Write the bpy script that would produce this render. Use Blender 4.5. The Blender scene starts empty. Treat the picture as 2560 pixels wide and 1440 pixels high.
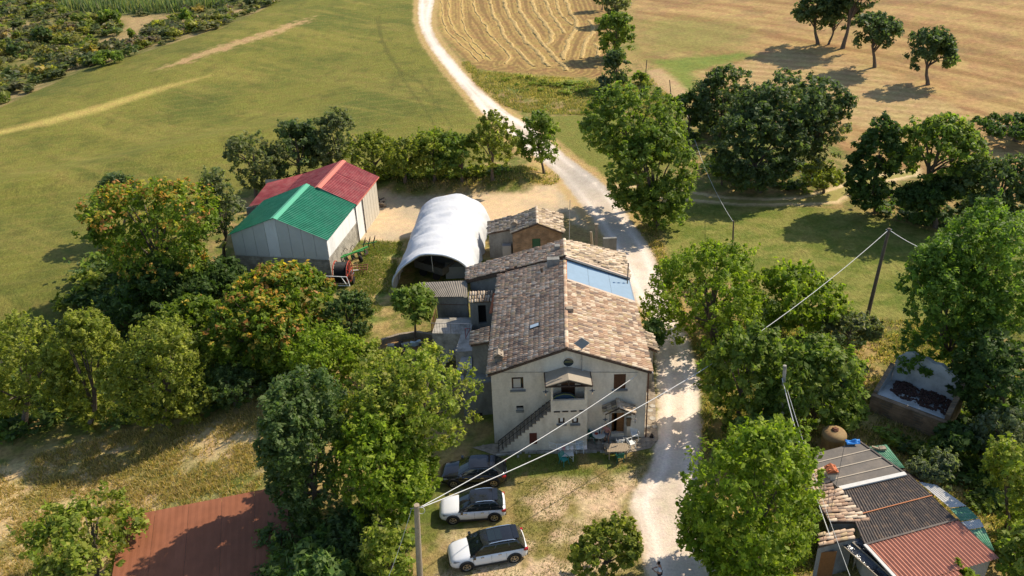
import bpy, bmesh, math, random
import numpy as np
from mathutils import Vector, Matrix
random.seed(7)
rng = np.random.default_rng(7)
S = bpy.context.scene
COL = S.collection
R = math.radians

# ------------------------------------------------------------------ camera, world, sun, exposure
PITCH, ROLL, HC, FPX = R(29.5), R(2.3), 39.0, 2133.0
cf = np.array([0, math.cos(PITCH), -math.sin(PITCH)])
r0 = np.array([1.0, 0, 0]); u0 = np.cross(r0, cf)
cr = math.cos(ROLL)*r0 - math.sin(ROLL)*u0
cu = math.cos(ROLL)*u0 + math.sin(ROLL)*r0
cam_d = bpy.data.cameras.new('camera'); cam = bpy.data.objects.new('camera', cam_d); COL.objects.link(cam)
cam_d.lens = 36*FPX/2560; cam_d.sensor_width = 36; cam_d.clip_end = 6000; cam_d.clip_start = 0.5
m = Matrix((( *[float(v) for v in (cr[0], cu[0], -cf[0])], 0), (*[float(v) for v in (cr[1], cu[1], -cf[1])], 0),
            (*[float(v) for v in (cr[2], cu[2], -cf[2])], HC), (0, 0, 0, 1)))
cam.matrix_world = m
S.camera = cam
SUN_EL, SUN_AZ = R(43.5), (0.885, 0.466)          # direction on the ground towards the sun
w = bpy.data.worlds.new("World"); S.world = w; w.use_nodes = True
nt = w.node_tree; bg = nt.nodes['Background']
sky = nt.nodes.new('ShaderNodeTexSky'); sky.sky_type = 'NISHITA'; sky.sun_disc = False
sky.sun_elevation = SUN_EL; sky.sun_rotation = math.atan2(SUN_AZ[0], SUN_AZ[1]); sky.altitude = 300
nt.links.new(sky.outputs[0], bg.inputs[0]); bg.inputs[1].default_value = 0.135
sl = bpy.data.lights.new('sun', 'SUN'); sl.energy = 4.5; sl.angle = R(0.53); sl.color = (1.0, 0.885, 0.71)
so = bpy.data.objects.new('sun', sl); COL.objects.link(so)
so.rotation_euler = Vector((-SUN_AZ[0]*math.cos(SUN_EL), -SUN_AZ[1]*math.cos(SUN_EL), -math.sin(SUN_EL))).to_track_quat('-Z', 'Y').to_euler()
S.view_settings.view_transform = 'Standard'; S.view_settings.look = 'None'
S.view_settings.exposure = 0.47; S.view_settings.gamma = 1; S.view_settings.use_curve_mapping = False
S.cycles.max_bounces = 5; S.cycles.diffuse_bounces = 3; S.cycles.transparent_max_bounces = 6

# ------------------------------------------------------------------ noise and terrain
def _hash(ix, iy, s):
    n = (ix.astype(np.int64)*374761393 + iy.astype(np.int64)*668265263 + s*982451653) & 0x7fffffff
    n = ((n ^ (n >> 13))*1274126177) & 0x7fffffff
    return ((n ^ (n >> 16)) & 0xffff)/65535.0
def vnoise(x, y, s=0):
    x = np.asarray(x, float); y = np.asarray(y, float)
    ix = np.floor(x); iy = np.floor(y); fx = x-ix; fy = y-iy
    fx = fx*fx*(3-2*fx); fy = fy*fy*(3-2*fy)
    a = _hash(ix, iy, s); b = _hash(ix+1, iy, s); c = _hash(ix, iy+1, s); d = _hash(ix+1, iy+1, s)
    return a+(b-a)*fx+(c-a)*fy+(a-b-c+d)*fx*fy
def fbm(x, y, s=0, o=4):
    t = 0; a = 0.5; n = 0
    for i in range(o):
        t = t+a*vnoise(x, y, s+i*17); n += a; a *= 0.55; x = x*2.03+3.1; y = y*2.03+1.7
    return t/n
def ss(a, b, x):
    t = np.clip((x-a)/(b-a), 0, 1); return t*t*(3-2*t)
def H(x, y):
    x = np.asarray(x, float); y = np.asarray(y, float)
    z = 0*x
    z = z - 3.4*ss(13, 32, -x)*(1-ss(58, 74, y))                     # bank falling away bottom left
    far = ss(82, 130, y)
    z = z + 5.0*ss(18, 110, x)*ss(88, 170, y)                        # hill on the right
    z = z + far*1.3*np.sin((x*0.55-y*0.35)*0.12)*ss(10, 60, -x)      # folds in the green field
    z = z - 5.0*ss(40, 120, -x)*ss(70, 150, y)
    # crest running through the left field
    d = (y-100-(x+60)*0.62)/7.0
    z = z + 1.5*np.exp(-d*d)*ss(15, 45, -x)
    z = z + 1.0*ss(90.5, 93.5, y)*(1-ss(96, 102, y))*ss(-20, -13, x)*(1-ss(1.5, 5.5, x))   # bank under the hedge
    z = z - 0.8*np.exp(-(((x-4-(y-120)*.1)/9)**2+((y-124)/6)**2))            # hollow by the road
    z = z - 1.4*ss(24, 40, x)*(1-ss(52, 62, y))
    z = z + 14*ss(230, 700, y) 
    return z
def ray(px, py):
    d = cf*FPX+cr*(px-1280)-cu*(py-720); return d/np.linalg.norm(d)
def G(px, py, z=None):
    """point of the terrain (or of the level z) seen at photo pixel px, py"""
    d = ray(px, py)
    if z is not None:
        t = (z-HC)/d[2]; return Vector((d[0]*t, d[1]*t, z))
    ts = np.linspace(25, 900, 3500)
    hh = H(d[0]*ts, d[1]*ts); zz = HC+d[2]*ts
    k = int(np.argmax(zz < hh)); a, b = ts[max(k-1, 0)], ts[k]
    for _ in range(18):
        mmid = (a+b)/2
        if HC+d[2]*mmid < float(H(d[0]*mmid, d[1]*mmid)): b = mmid
        else: a = mmid
    return Vector((d[0]*b, d[1]*b, float(H(d[0]*b, d[1]*b))))
def PY(px, py, y):
    d = ray(px, py); t = y/d[1]; return Vector((d[0]*t, y, HC+d[2]*t))
def scale_at(p):
    q = np.array(p)-np.array([0, 0, HC]); return FPX/float(q@cf)
def Hs(x, y): return float(H(x, y))

# ------------------------------------------------------------------ materials
MATS = {}
def mat(name, c=(0.5, 0.5, 0.5), rough=0.85, metal=0.0, n=None, n2=None, bump=None, attr=None, c2=None, spec=0.3, trans=0.0, objrand=0.0):
    """n=(scale, amount) tint noise, n2=(scale, stretchxyz) blend towards c2, bump=(scale, dist)"""
    if name in MATS: return MATS[name]
    mt = bpy.data.materials.new(name); mt.use_nodes = True; t = mt.node_tree; N = t.nodes; L = t.links
    b = N['Principled BSDF']; b.inputs['Roughness'].default_value = rough; b.inputs['Metallic'].default_value = metal
    b.inputs['Specular IOR Level'].default_value = spec
    if attr:
        a = N.new('ShaderNodeAttribute'); a.attribute_name = attr; out = a.outputs['Color']
    else:
        a = N.new('ShaderNodeRGB'); a.outputs[0].default_value = (*c, 1); out = a.outputs[0]
    tc = N.new('ShaderNodeTexCoord')
    pos = tc.outputs['Object']
    if c2 is not None:
        sc, lo, hi, stretch = n2
        mp = N.new('ShaderNodeMapping'); mp.inputs['Scale'].default_value = stretch; L.new(pos, mp.inputs[0])
        no = N.new('ShaderNodeTexNoise'); no.inputs['Scale'].default_value = sc; no.inputs['Detail'].default_value = 6; no.inputs['Roughness'].default_value = 0.65
        L.new(mp.outputs[0], no.inputs['Vector'])
        mr = N.new('ShaderNodeMapRange'); mr.inputs[1].default_value = lo; mr.inputs[2].default_value = hi; L.new(no.outputs[0], mr.inputs[0])
        mx = N.new('ShaderNodeMixRGB'); L.new(mr.outputs[0], mx.inputs[0]); L.new(out, mx.inputs[1]); mx.inputs[2].default_value = (*c2, 1); out = mx.outputs[0]
    if n:
        no = N.new('ShaderNodeTexNoise'); no.inputs['Scale'].default_value = n[0]; no.inputs['Detail'].default_value = 5; no.inputs['Roughness'].default_value = 0.7
        L.new(pos, no.inputs['Vector'])
        mr = N.new('ShaderNodeMapRange'); mr.inputs[1].default_value = 0.3; mr.inputs[2].default_value = 0.7; mr.inputs[3].default_value = 1-n[1]; mr.inputs[4].default_value = 1+n[1]
        L.new(no.outputs[0], mr.inputs[0])
        mx = N.new('ShaderNodeVectorMath'); mx.operation = 'SCALE'; L.new(out, mx.inputs[0]); L.new(mr.outputs[0], mx.inputs['Scale']); out = mx.outputs[0]
    L.new(out, b.inputs['Base Color'])
    if bump:
        no = N.new('ShaderNodeTexNoise'); no.inputs['Scale'].default_value = bump[0]; no.inputs['Detail'].default_value = 5; L.new(pos, no.inputs['Vector'])
        bp = N.new('ShaderNodeBump'); bp.inputs['Distance'].default_value = bump[1]; bp.inputs['Strength'].default_value = 1
        L.new(no.outputs[0], bp.inputs['Height']); L.new(bp.outputs[0], b.inputs['Normal'])
    if trans > 0:
        o = N['Material Output']; tr = N.new('ShaderNodeBsdfTranslucent'); 
        vm = N.new('ShaderNodeVectorMath'); vm.operation = 'MULTIPLY'; vm.inputs[1].default_value = (1.35, 1.45, 0.6)
        L.new(out, vm.inputs[0]); L.new(vm.outputs[0], tr.inputs[0])
        ms = N.new('ShaderNodeMixShader'); ms.inputs[0].default_value = trans
        L.new(b.outputs[0], ms.inputs[1]); L.new(tr.outputs[0], ms.inputs[2]); L.new(ms.outputs[0], o.inputs[0])
    MATS[name] = mt; return mt
mat('plaster', (0.72, 0.64, 0.52), 0.9, n=(6, 0.10), n2=(0.9, 0.45, 0.72, (1, 1, 0.45)), c2=(0.50, 0.43, 0.335), bump=(30, 0.01))
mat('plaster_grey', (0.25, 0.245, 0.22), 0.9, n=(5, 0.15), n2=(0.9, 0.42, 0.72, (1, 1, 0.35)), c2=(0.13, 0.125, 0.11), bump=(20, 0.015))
mat('concrete', (0.40, 0.37, 0.32), 0.9, n=(3, 0.15), n2=(1.1, 0.45, 0.65, (1, 1, 1)), c2=(0.2, 0.19, 0.16), bump=(25, 0.01))
mat('stone', (0.33, 0.27, 0.20), 0.9, n=(4, 0.2), n2=(2.2, 0.4, 0.7, (1, 1, 1)), c2=(0.19, 0.155, 0.115), bump=(14, 0.03))
mat('panel_white', (0.74, 0.74, 0.71), 0.75, n=(1.2, 0.05), n2=(0.9, 0.5, 0.8, (1, 1, 0.15)), c2=(0.5, 0.48, 0.43))
mat('panel_grey', (0.56, 0.56, 0.52), 0.8, n=(1.2, 0.05))
mat('panel_concrete', (0.50, 0.46, 0.38), 0.85, n=(3, 0.08), n2=(0.8, 0.5, 0.8, (1, 1, 0.2)), c2=(0.34, 0.31, 0.25))
mat('blockwork', (0.42, 0.38, 0.32), 0.9, n=(6, 0.12), bump=(12, 0.02))
mat('tile', attr='col', rough=0.9, n=(9, 0.25), bump=(40, 0.01))
mat('roof_deck', (0.10, 0.065, 0.045), 0.95, n=(5, 0.4), bump=(12, 0.04))
mat('green_metal', (0.02, 0.19, 0.105), 0.5, n=(0.8, 0.18), n2=(1.3, 0.48, 0.8, (1, 1, 1)), c2=(0.06, 0.24, 0.15), spec=0.3)
mat('green_ridge', (0.09, 0.36, 0.22), 0.5)
mat('red_metal', (0.33, 0.065, 0.065), 0.5, n=(0.8, 0.18), n2=(1.2, 0.42, 0.75, (1, 1, 1)), c2=(0.42, 0.15, 0.13), spec=0.3)
mat('red_ridge', (0.55, 0.17, 0.12), 0.5)
mat('blue_metal', (0.25, 0.36, 0.46), 0.6, n=(1.5, 0.06), spec=0.25)
mat('rust_sheet', (0.22, 0.078, 0.036), 0.75, n=(0.9, 0.13), n2=(0.8, 0.4, 0.75, (1, 0.3, 1)), c2=(0.27, 0.10, 0.05))
mat('terracotta_sheet', (0.47, 0.21, 0.14), 0.6, n=(2, 0.15))
mat('black_sheet', (0.05, 0.038, 0.032), 0.5, n=(3, 0.3), n2=(3, 0.5, 0.7, (1, 1, 1)), c2=(0.12, 0.075, 0.045), spec=0.5)
mat('felt', (0.145, 0.13, 0.115), 0.9, n=(2, 0.12), n2=(1.1, 0.45, 0.7, (1, 1, 1)), c2=(0.20, 0.17, 0.14))
mat('felt_seam', (0.42, 0.36, 0.28), 0.9)
mat('fibro', (0.27, 0.235, 0.19), 0.9, n=(3, 0.15), n2=(1.5, 0.45, 0.7, (1, 1, 1)), c2=(0.17, 0.15, 0.12))
mat('green_sheet', (0.10, 0.27, 0.16), 0.6, n=(2, 0.2), n2=(2.5, 0.5, 0.75, (1, 4, 1)), c2=(0.35, 0.42, 0.33))
mat('white_sheet', (0.58, 0.57, 0.54), 0.6, n=(2, 0.1), n2=(2, 0.5, 0.8, (1, 1, 1)), c2=(0.35, 0.33, 0.30))
mat('tarp', (0.56, 0.57, 0.585), 0.55, n=(1.2, 0.05), n2=(1.6, 0.5, 0.8, (1, .5, 1)), c2=(0.6, 0.6, 0.58), bump=(1.5, 0.07))
mat('tarp_edge', (0.55, 0.6, 0.66), 0.6)
mat('brown_wood', (0.10, 0.045, 0.022), 0.7, n=(8, 0.25))
mat('door_wood', (0.22, 0.10, 0.035), 0.6, n=(8, 0.2))
mat('grey_wood', (0.33, 0.26, 0.18), 0.85, n=(14, 0.25))
mat('dark_wood', (0.05, 0.035, 0.028), 0.8, n=(8, 0.3))
mat('pole_wood', (0.34, 0.285, 0.21), 0.85, n=(4, 0.15), n2=(4, 0.45, 0.7, (6, 6, 0.4)), c2=(0.22, 0.18, 0.13))
mat('pole_dark', (0.13, 0.10, 0.075), 0.9, n=(4, 0.25))
mat('black_iron', (0.018, 0.018, 0.02), 0.6)
mat('steel', (0.35, 0.35, 0.36), 0.4, 0.8)
mat('rusty_iron', (0.16, 0.065, 0.035), 0.8, n=(9, 0.4))
mat('red_iron', (0.38, 0.06, 0.035), 0.6, n=(5, 0.3))
mat('green_iron', (0.06, 0.30, 0.08), 0.5, n=(4, 0.2))
mat('white_plastic', (0.74, 0.74, 0.72), 0.45)
mat('pale_plastic', (0.5, 0.58, 0.62), 0.5)
mat('green_plastic', (0.02, 0.14, 0.10), 0.45)
mat('teal_plastic', (0.03, 0.22, 0.19), 0.45)
mat('blue_plastic', (0.03, 0.22, 0.62), 0.45)
mat('rubber', (0.015, 0.015, 0.016), 0.75)
mat('hose_black', (0.015, 0.016, 0.018), 0.45, spec=0.5)
mat('glass', (0.02, 0.03, 0.035), 0.06, spec=0.9)
mat('glass_car', (0.012, 0.018, 0.018), 0.05, spec=0.8)
mat('skylight_glass', (0.3, 0.38, 0.45), 0.15, spec=0.7)
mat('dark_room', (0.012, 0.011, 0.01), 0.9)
mat('curtain', (0.55, 0.5, 0.42), 0.8)
mat('cable', (0.62, 0.62, 0.60), 0.6)
mat('cable_dark', (0.05, 0.05, 0.05), 0.6)
mat('paint_white', (0.72, 0.73, 0.75), 0.22, spec=0.6)
mat('paint_black', (0.012, 0.013, 0.016), 0.15, spec=0.7)
mat('cladding', (0.025, 0.026, 0.028), 0.6)
mat('alloy', (0.45, 0.42, 0.37), 0.35, 0.8)
mat('lamp_red', (0.35, 0.01, 0.015), 0.2, spec=0.6)
mat('lamp_clear', (0.25, 0.27, 0.3), 0.15, spec=0.8)
mat('chrome', (0.7, 0.7, 0.72), 0.2, 0.9)
mat('skin', (0.42, 0.22, 0.14), 0.6)
mat('hair', (0.02, 0.013, 0.01), 0.7)
mat('shirt_white', (0.62, 0.66, 0.72), 0.85)
mat('shirt_pink', (0.42, 0.19, 0.18), 0.85)
mat('trousers', (0.025, 0.03, 0.045), 0.85)
mat('shorts', (0.10, 0.10, 0.13), 0.85)
mat('phone', (0.01, 0.01, 0.012), 0.2)
mat('tank_paint', (0.30, 0.20, 0.085), 0.75, n=(3, 0.2), n2=(1.6, 0.42, 0.68, (1, 1, 0.4)), c2=(0.20, 0.11, 0.05))
mat('orange_tile', (0.45, 0.14, 0.06), 0.8, n=(9, 0.3))
mat('plastic_film', (0.03, 0.033, 0.038), 0.16, spec=0.8, bump=(2.2, 0.22))
mat('rubble', (0.085, 0.045, 0.035), 0.95, n=(7, 0.5), bump=(9, 0.12))
mat('ruin_plaster', (0.55, 0.56, 0.55), 0.9, n=(2, 0.1), n2=(1, 0.45, 0.7, (1, 1, 1)), c2=(0.25, 0.25, 0.23))
mat('cloth', (0.6, 0.55, 0.56), 0.9); mat('cloth_red', (0.4, 0.08, 0.08), 0.9)
mat('leaf', attr='col', rough=0.55, spec=0.25, trans=0.52)
mat('bark', (0.13, 0.10, 0.075), 0.95, n=(6, 0.3), bump=(10, 0.05))
mat('straw', attr='col', rough=0.95, n=(9, 0.35), bump=(9, 0.2))
def brickmat(name, c1, c2, mo, bw, bh, soften=0.0):
    mt = bpy.data.materials.new(name); mt.use_nodes = True; t = mt.node_tree; N = t.nodes; L = t.links
    b = N['Principled BSDF']; b.inputs['Roughness'].default_value = 0.92; b.inputs['Specular IOR Level'].default_value = 0.2
    tc = N.new('ShaderNodeTexCoord'); sep = N.new('ShaderNodeSeparateXYZ'); L.new(tc.outputs['Object'], sep.inputs[0])
    ad = N.new('ShaderNodeMath'); ad.operation = 'ADD'; L.new(sep.outputs[0], ad.inputs[0]); L.new(sep.outputs[1], ad.inputs[1])
    cb = N.new('ShaderNodeCombineXYZ'); L.new(ad.outputs[0], cb.inputs[0]); L.new(sep.outputs[2], cb.inputs[1])
    nz = N.new('ShaderNodeTexNoise'); nz.inputs['Scale'].default_value = 3; L.new(tc.outputs['Object'], nz.inputs[0])
    ds = N.new('ShaderNodeVectorMath'); ds.operation = 'MULTIPLY_ADD'; L.new(nz.outputs[1], ds.inputs[0]); ds.inputs[1].default_value = (0.12, 0.08, 0); L.new(cb.outputs[0], ds.inputs[2])
    br = N.new('ShaderNodeTexBrick'); L.new(ds.outputs[0], br.inputs[0]); br.inputs['Color1'].default_value = (*c1, 1); br.inputs['Color2'].default_value = (*c2, 1); br.inputs['Mortar'].default_value = (*mo, 1)
    br.inputs['Scale'].default_value = 1; br.inputs['Mortar Size'].default_value = 0.016; br.inputs['Brick Width'].default_value = bw; br.inputs['Row Height'].default_value = bh
    n2 = N.new('ShaderNodeTexNoise'); n2.inputs['Scale'].default_value = 1.5; n2.inputs['Detail'].default_value = 6; L.new(tc.outputs['Object'], n2.inputs[0])
    mr = N.new('ShaderNodeMapRange'); mr.inputs[1].default_value = 0.3; mr.inputs[2].default_value = 0.7; mr.inputs[3].default_value = 0.6; mr.inputs[4].default_value = 1.35; L.new(n2.outputs[0], mr.inputs[0])
    sc = N.new('ShaderNodeVectorMath'); sc.operation = 'SCALE'; L.new(br.outputs[0], sc.inputs[0]); L.new(mr.outputs[0], sc.inputs['Scale']); L.new(sc.outputs[0], b.inputs[0])
    bp = N.new('ShaderNodeBump'); bp.inputs['Distance'].default_value = 0.02; bp.invert = True; L.new(br.outputs['Fac'], bp.inputs['Height']); L.new(bp.outputs[0], b.inputs['Normal'])
    MATS[name] = mt
brickmat('brick', (0.34, 0.19, 0.10), (0.22, 0.135, 0.08), (0.30, 0.235, 0.16), 0.27, 0.085)
brickmat('ruin_brick', (0.38, 0.25, 0.15), (0.27, 0.18, 0.11), (0.20, 0.165, 0.12), 0.30, 0.10)
brickmat('block', (0.40, 0.365, 0.30), (0.34, 0.31, 0.255), (0.27, 0.245, 0.2), 0.5, 0.22)

# ------------------------------------------------------------------ building helpers
def meta(o, label=None, cat=None, group=None, kind=None):
    if label: o['label'] = label
    if cat: o['category'] = cat
    if group: o['group'] = group
    if kind: o['kind'] = kind
    return o
def thing(name, label, cat, loc=(0, 0, 0), rz=0.0, group=None):
    o = bpy.data.objects.new(name, None); COL.objects.link(o); o.location = loc; o.rotation_euler = (0, 0, rz); o.empty_display_size = 0.3
    return meta(o, label, cat, group)
class MB:
    def __init__(s, wld=None):
        s.v = []; s.f = []; s.m = []; s.o = wld            # s.o: thing whose location is subtracted (world-space building)
    def add(s, vs, fs, mi=0):
        k = len(s.v)
        for p in vs: s.v.append(tuple(p))
        for f in fs: s.f.append(tuple(i+k for i in f)); s.m.append(mi)
        return s
    def quad(s, a, b, c, d, mi=0): return s.add([a, b, c, d], [(0, 1, 2, 3)], mi)
    def box(s, c, size, rz=0.0, mi=0, M=None, taper=1.0):
        hx, hy, hz = size[0]/2, size[1]/2, size[2]/2; vs = []
        for z in (-1, 1):
            k = taper if z > 0 else 1
            for x, y in ((-1, -1), (1, -1), (1, 1), (-1, 1)):
                p = Vector((x*hx*k, y*hy*k, z*hz))
                if M is not None: p = M @ p
                elif rz: p = Matrix.Rotation(rz, 3, 'Z') @ p
                vs.append(p+Vector(c))
        return s.add(vs, [(3, 2, 1, 0), (4, 5, 6, 7), (0, 1, 5, 4), (1, 2, 6, 5), (2, 3, 7, 6), (3, 0, 4, 7)], mi)
    def bar(s, a, b, wd, ht=None, mi=0):
        a = Vector(a); b = Vector(b); d = (b-a); L = d.length
        if L < 1e-6: return s
        q = d.to_track_quat('X', 'Z').to_matrix()
        return s.box((a+b)/2, (L, wd, ht or wd), M=q, mi=mi)
    def tube(s, pts, rad, n=6, mi=0, cap=True):
        pts = [Vector(p) for p in pts]; k = len(s.v)
        if not hasattr(rad, '__len__'): rad = [rad]*len(pts)
        for i, p in enumerate(pts):
            d = (pts[min(i+1, len(pts)-1)]-pts[max(i-1, 0)])
            if d.length < 1e-9: d = Vector((0, 0, 1))
            q = d.to_track_quat('Z', 'Y').to_matrix()
            for j in range(n):
                a = 2*math.pi*j/n; s.v.append(tuple(p+q @ Vector((math.cos(a)*rad[i], math.sin(a)*rad[i], 0))))
        for i in range(len(pts)-1):
            for j in range(n):
                a = k+i*n+j; b = k+i*n+(j+1) % n; s.f.append((a, b, b+n, a+n)); s.m.append(mi)
        if cap:
            s.f.append(tuple(k+j for j in reversed(range(n)))); s.m.append(mi)
            s.f.append(tuple(k+(len(pts)-1)*n+j for j in range(n))); s.m.append(mi)
        return s
    def lathe(s, c, prof, n=16, axis='Z', mi=0):
        """prof: (radius, height) list"""
        k = len(s.v); c = Vector(c)
        for r_, h in prof:
            for j in range(n):
                a = 2*math.pi*j/n; x, y = math.cos(a)*r_, math.sin(a)*r_
                p = {'Z': (x, y, h), 'Y': (x, h, y), 'X': (h, x, y)}[axis]
                s.v.append(tuple(c+Vector(p)))
        for i in range(len(prof)-1):
            for j in range(n):
                a = k+i*n+j; b = k+i*n+(j+1) % n; s.f.append((a, b, b+n, a+n)); s.m.append(mi)
        return s
    def prism(s, poly, z0, z1, mi=0, top=None):
        """poly: list of (x,y); z0/z1 numbers or lists"""
        n = len(poly); A = z0 if hasattr(z0, '__len__') else [z0]*n; B = z1 if hasattr(z1, '__len__') else [z1]*n
        vs = [(p[0], p[1], A[i]) for i, p in enumerate(poly)]+[(p[0], p[1], B[i]) for i, p in enumerate(poly)]
        s.add(vs, [(i, (i+1) % n, (i+1) % n+n, i+n) for i in range(n)], mi)
        s.add(vs, [tuple(range(n, 2*n)), tuple(reversed(range(n)))], mi if top is None else top)
        return s
    def slab(s, a, b, c, d, th, mi=0):
        """quad with thickness th downwards along z"""
        up = [Vector(p) for p in (a, b, c, d)]; dn = [p-Vector((0, 0, th)) for p in up]
        return s.add(up+dn, [(0, 1, 2, 3), (7, 6, 5, 4), (0, 4, 5, 1), (1, 5, 6, 2), (2, 6, 7, 3), (3, 7, 4, 0)], mi)
    def grid(s, P00, P10, P01, P11, nu, nv, hfun, mi=0):
        """bilinear grid with offset hfun(u,v) along the normal"""
        P00, P10, P01, P11 = map(Vector, (P00, P10, P01, P11)); nrm = ((P10-P00).cross(P01-P00)).normalized()
        if nrm.z < 0: nrm = -nrm
        k = len(s.v)
        for j in range(nv+1):
            v = j/nv
            for i in range(nu+1):
                u = i/nu; p = P00.lerp(P10, u).lerp(P01.lerp(P11, u), v)+nrm*hfun(u, v); s.v.append(tuple(p))
        for j in range(nv):
            for i in range(nu):
                a = k+j*(nu+1)+i; s.f.append((a, a+1, a+nu+2, a+nu+1)); s.m.append(mi)
        return s
    def build(s, name, mats, parent=None, smooth=False, col=None):
        me = bpy.data.meshes.new(name)
        off = Vector((0, 0, 0))
        if s.o is not None: off = s.o.location.copy()
        vs = [(p[0]-off.x, p[1]-off.y, p[2]-off.z) for p in s.v]
        me.from_pydata(vs, [], s.f)
        if not isinstance(mats, (list, tuple)): mats = [mats]
        for mm in mats: me.materials.append(MATS[mm] if isinstance(mm, str) else mm)
        if len(mats) > 1: me.polygons.foreach_set('material_index', s.m)
        if smooth: me.polygons.foreach_set('use_smooth', [True]*len(s.f))
        if col is not None:
            a = me.color_attributes.new('col', 'FLOAT_COLOR', 'POINT'); a.data.foreach_set('color', np.asarray(col, np.float32).ravel())
        me.update()
        o = bpy.data.objects.new(name, me); COL.objects.link(o)
        if parent is not None: o.parent = parent
        elif s.o is not None: o.location = off
        return o
def mkobj(name, me, parent=None, loc=None):
    o = bpy.data.objects.new(name, me); COL.objects.link(o)
    if parent is not None: o.parent = parent
    if loc is not None: o.location = loc
    return o
def copy_tree(o, parent=None, **kw):
    c = o.copy(); COL.objects.link(c); c.parent = parent
    if parent is not None: c.matrix_parent_inverse = o.matrix_parent_inverse
    for ch in list(o.children): copy_tree(ch, c)
    return c
def np_mesh(name, V, F, matname, cols=None, smooth=False):
    """fast mesh from numpy: V (n,3), F (m,4)"""
    me = bpy.data.meshes.new(name); n, mF = len(V), len(F); k = F.shape[1]
    me.vertices.add(n); me.vertices.foreach_set('co', np.ascontiguousarray(V, np.float32).ravel())
    me.loops.add(mF*k); me.loops.foreach_set('vertex_index', np.ascontiguousarray(F, np.int32).ravel())
    me.polygons.add(mF); me.polygons.foreach_set('loop_start', np.arange(0, mF*k, k, dtype=np.int32))
    me.polygons.foreach_set('loop_total', np.full(mF, k, np.int32))
    if smooth: me.polygons.foreach_set('use_smooth', np.ones(mF, bool))
    if cols is not None:
        a = me.color_attributes.new('col', 'FLOAT_COLOR', 'POINT')
        c4 = np.ones((n, 4), np.float32); c4[:, :3] = cols; a.data.foreach_set('color', c4.ravel())
    me.materials.append(MATS[matname]); me.update(calc_edges=True); return me

# ------------------------------------------------------------------ ground: one terrain cut into its fields, roads and yards
def px(poly, z=None): return np.array([[*G(a, b, z)[:2]] for a, b in poly])
def sdf(poly, X, Y, margin=14.0):
    out = np.full(X.shape, -margin)
    sel = (X > poly[:, 0].min()-margin) & (X < poly[:, 0].max()+margin) & (Y > poly[:, 1].min()-margin) & (Y < poly[:, 1].max()+margin)
    x = X[sel]; y = Y[sel]; d = np.full(x.shape, 1e9); ins = np.zeros(x.shape, bool); n = len(poly)
    for i in range(n):
        ax, ay = poly[i]; bx, by = poly[(i+1) % n]; ex, ey = bx-ax, by-ay
        t = np.clip(((x-ax)*ex+(y-ay)*ey)/(ex*ex+ey*ey+1e-12), 0, 1)
        d = np.minimum(d, (x-ax-t*ex)**2+(y-ay-t*ey)**2)
        c = ((ay > y) != (by > y)) & (x < (bx-ax)*(y-ay)/(by-ay+1e-12)+ax); ins ^= c
    dd = np.sqrt(d); out[sel] = np.clip(np.where(ins, dd, -dd), -margin, margin); return out
def smoothline(pts, k=3):
    p = np.array(pts, float)
    for _ in range(k):
        q = [p[0]]
        for i in range(len(p)-1): q += [p[i]*.75+p[i+1]*.25, p[i]*.25+p[i+1]*.75]
        q.append(p[-1]); p = np.array(q)
    return p
ROAD_L = [(1050, -60), (1047, 0), (1045, 50), (1062, 100), (1110, 165), (1160, 225), (1215, 290), (1270, 338), (1330, 388), (1385, 425), (1430, 480), (1480, 545), (1510, 590), (1530, 640), (1562, 700), (1592, 760), (1622, 800), (1640, 860), (1645, 960), (1642, 1050), (1636, 1140), (1620, 1185), (1590, 1220), (1575, 1270), (1600, 1330), (1612, 1390), (1620, 1440), (1640, 1640)]
ROAD_R = [(1090, -60), (1086, 0), (1075, 50), (1087, 95), (1132, 150), (1192, 220), (1252, 268), (1302, 300), (1372, 350), (1420, 395), (1500, 450), (1545, 500), (1580, 560), (1622, 610), (1652, 680), (1675, 760), (1705, 820), (1732, 880), (1748, 950), (1752, 1010), (1752, 1100), (1750, 1200), (1762, 1300), (1790, 1440), (1840, 1640)]
rl = smoothline(px(ROAD_L), 2); rr = smoothline(px(ROAD_R), 2)
P = {}
P['road'] = np.vstack([rl, rr[::-1]])
P['scrub'] = px([(-400, 430), (0, 268), (60, 240), (130, 210), (200, 178), (330, 140), (430, 108), (560, 68), (640, 32), (700, 0), (760, -60), (760, -190), (-400, -190)])
P['field'] = px([(-400, 430), (0, 268), (60, 240), (130, 210), (200, 178), (330, 140), (430, 108), (560, 68), (640, 32), (700, 0), (760, -60), (1035, -60), (1034, 0), (1032, 55), (1050, 108), (1098, 172), (1148, 235), (1200, 300), (1240, 345), (1270, 395), (1100, 420), (900, 430), (700, 455), (560, 500), (500, 600), (420, 700), (250, 740), (130, 830), (0, 858), (-400, 960)])
P['stubble'] = px([(1098, -60), (1092, 40), (1102, 80), (1150, 140), (1195, 175), (1260, 182), (1330, 186), (1420, 192), (1490, 196), (1530, 185), (1525, 100), (1520, 0), (1520, -60)])
P['hollow'] = px([(1205, 178), (1330, 188), (1490, 200), (1530, 215), (1500, 248), (1400, 250), (1320, 243), (1270, 222)])
P['verge'] = px([(1104, 90), (1150, 140), (1205, 178), (1320, 243), (1500, 250), (1530, 215), (1620, 190), (1700, 260), (1640, 300), (1500, 290), (1330, 285), (1250, 262), (1190, 212)])
P['meadow_tri'] = px([(1345, 292), (1500, 285), (1640, 300), (1700, 400), (1560, 470), (1510, 440), (1460, 405), (1400, 375)])
P['brown'] = px([(1575, -60), (1585, 60), (1600, 150), (1640, 175), (1700, 240), (1800, 300), (2050, 330), (2130, 400), (2300, 440), (2450, 470), (2900, 560), (3000, 200), (2900, -60)])
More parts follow.
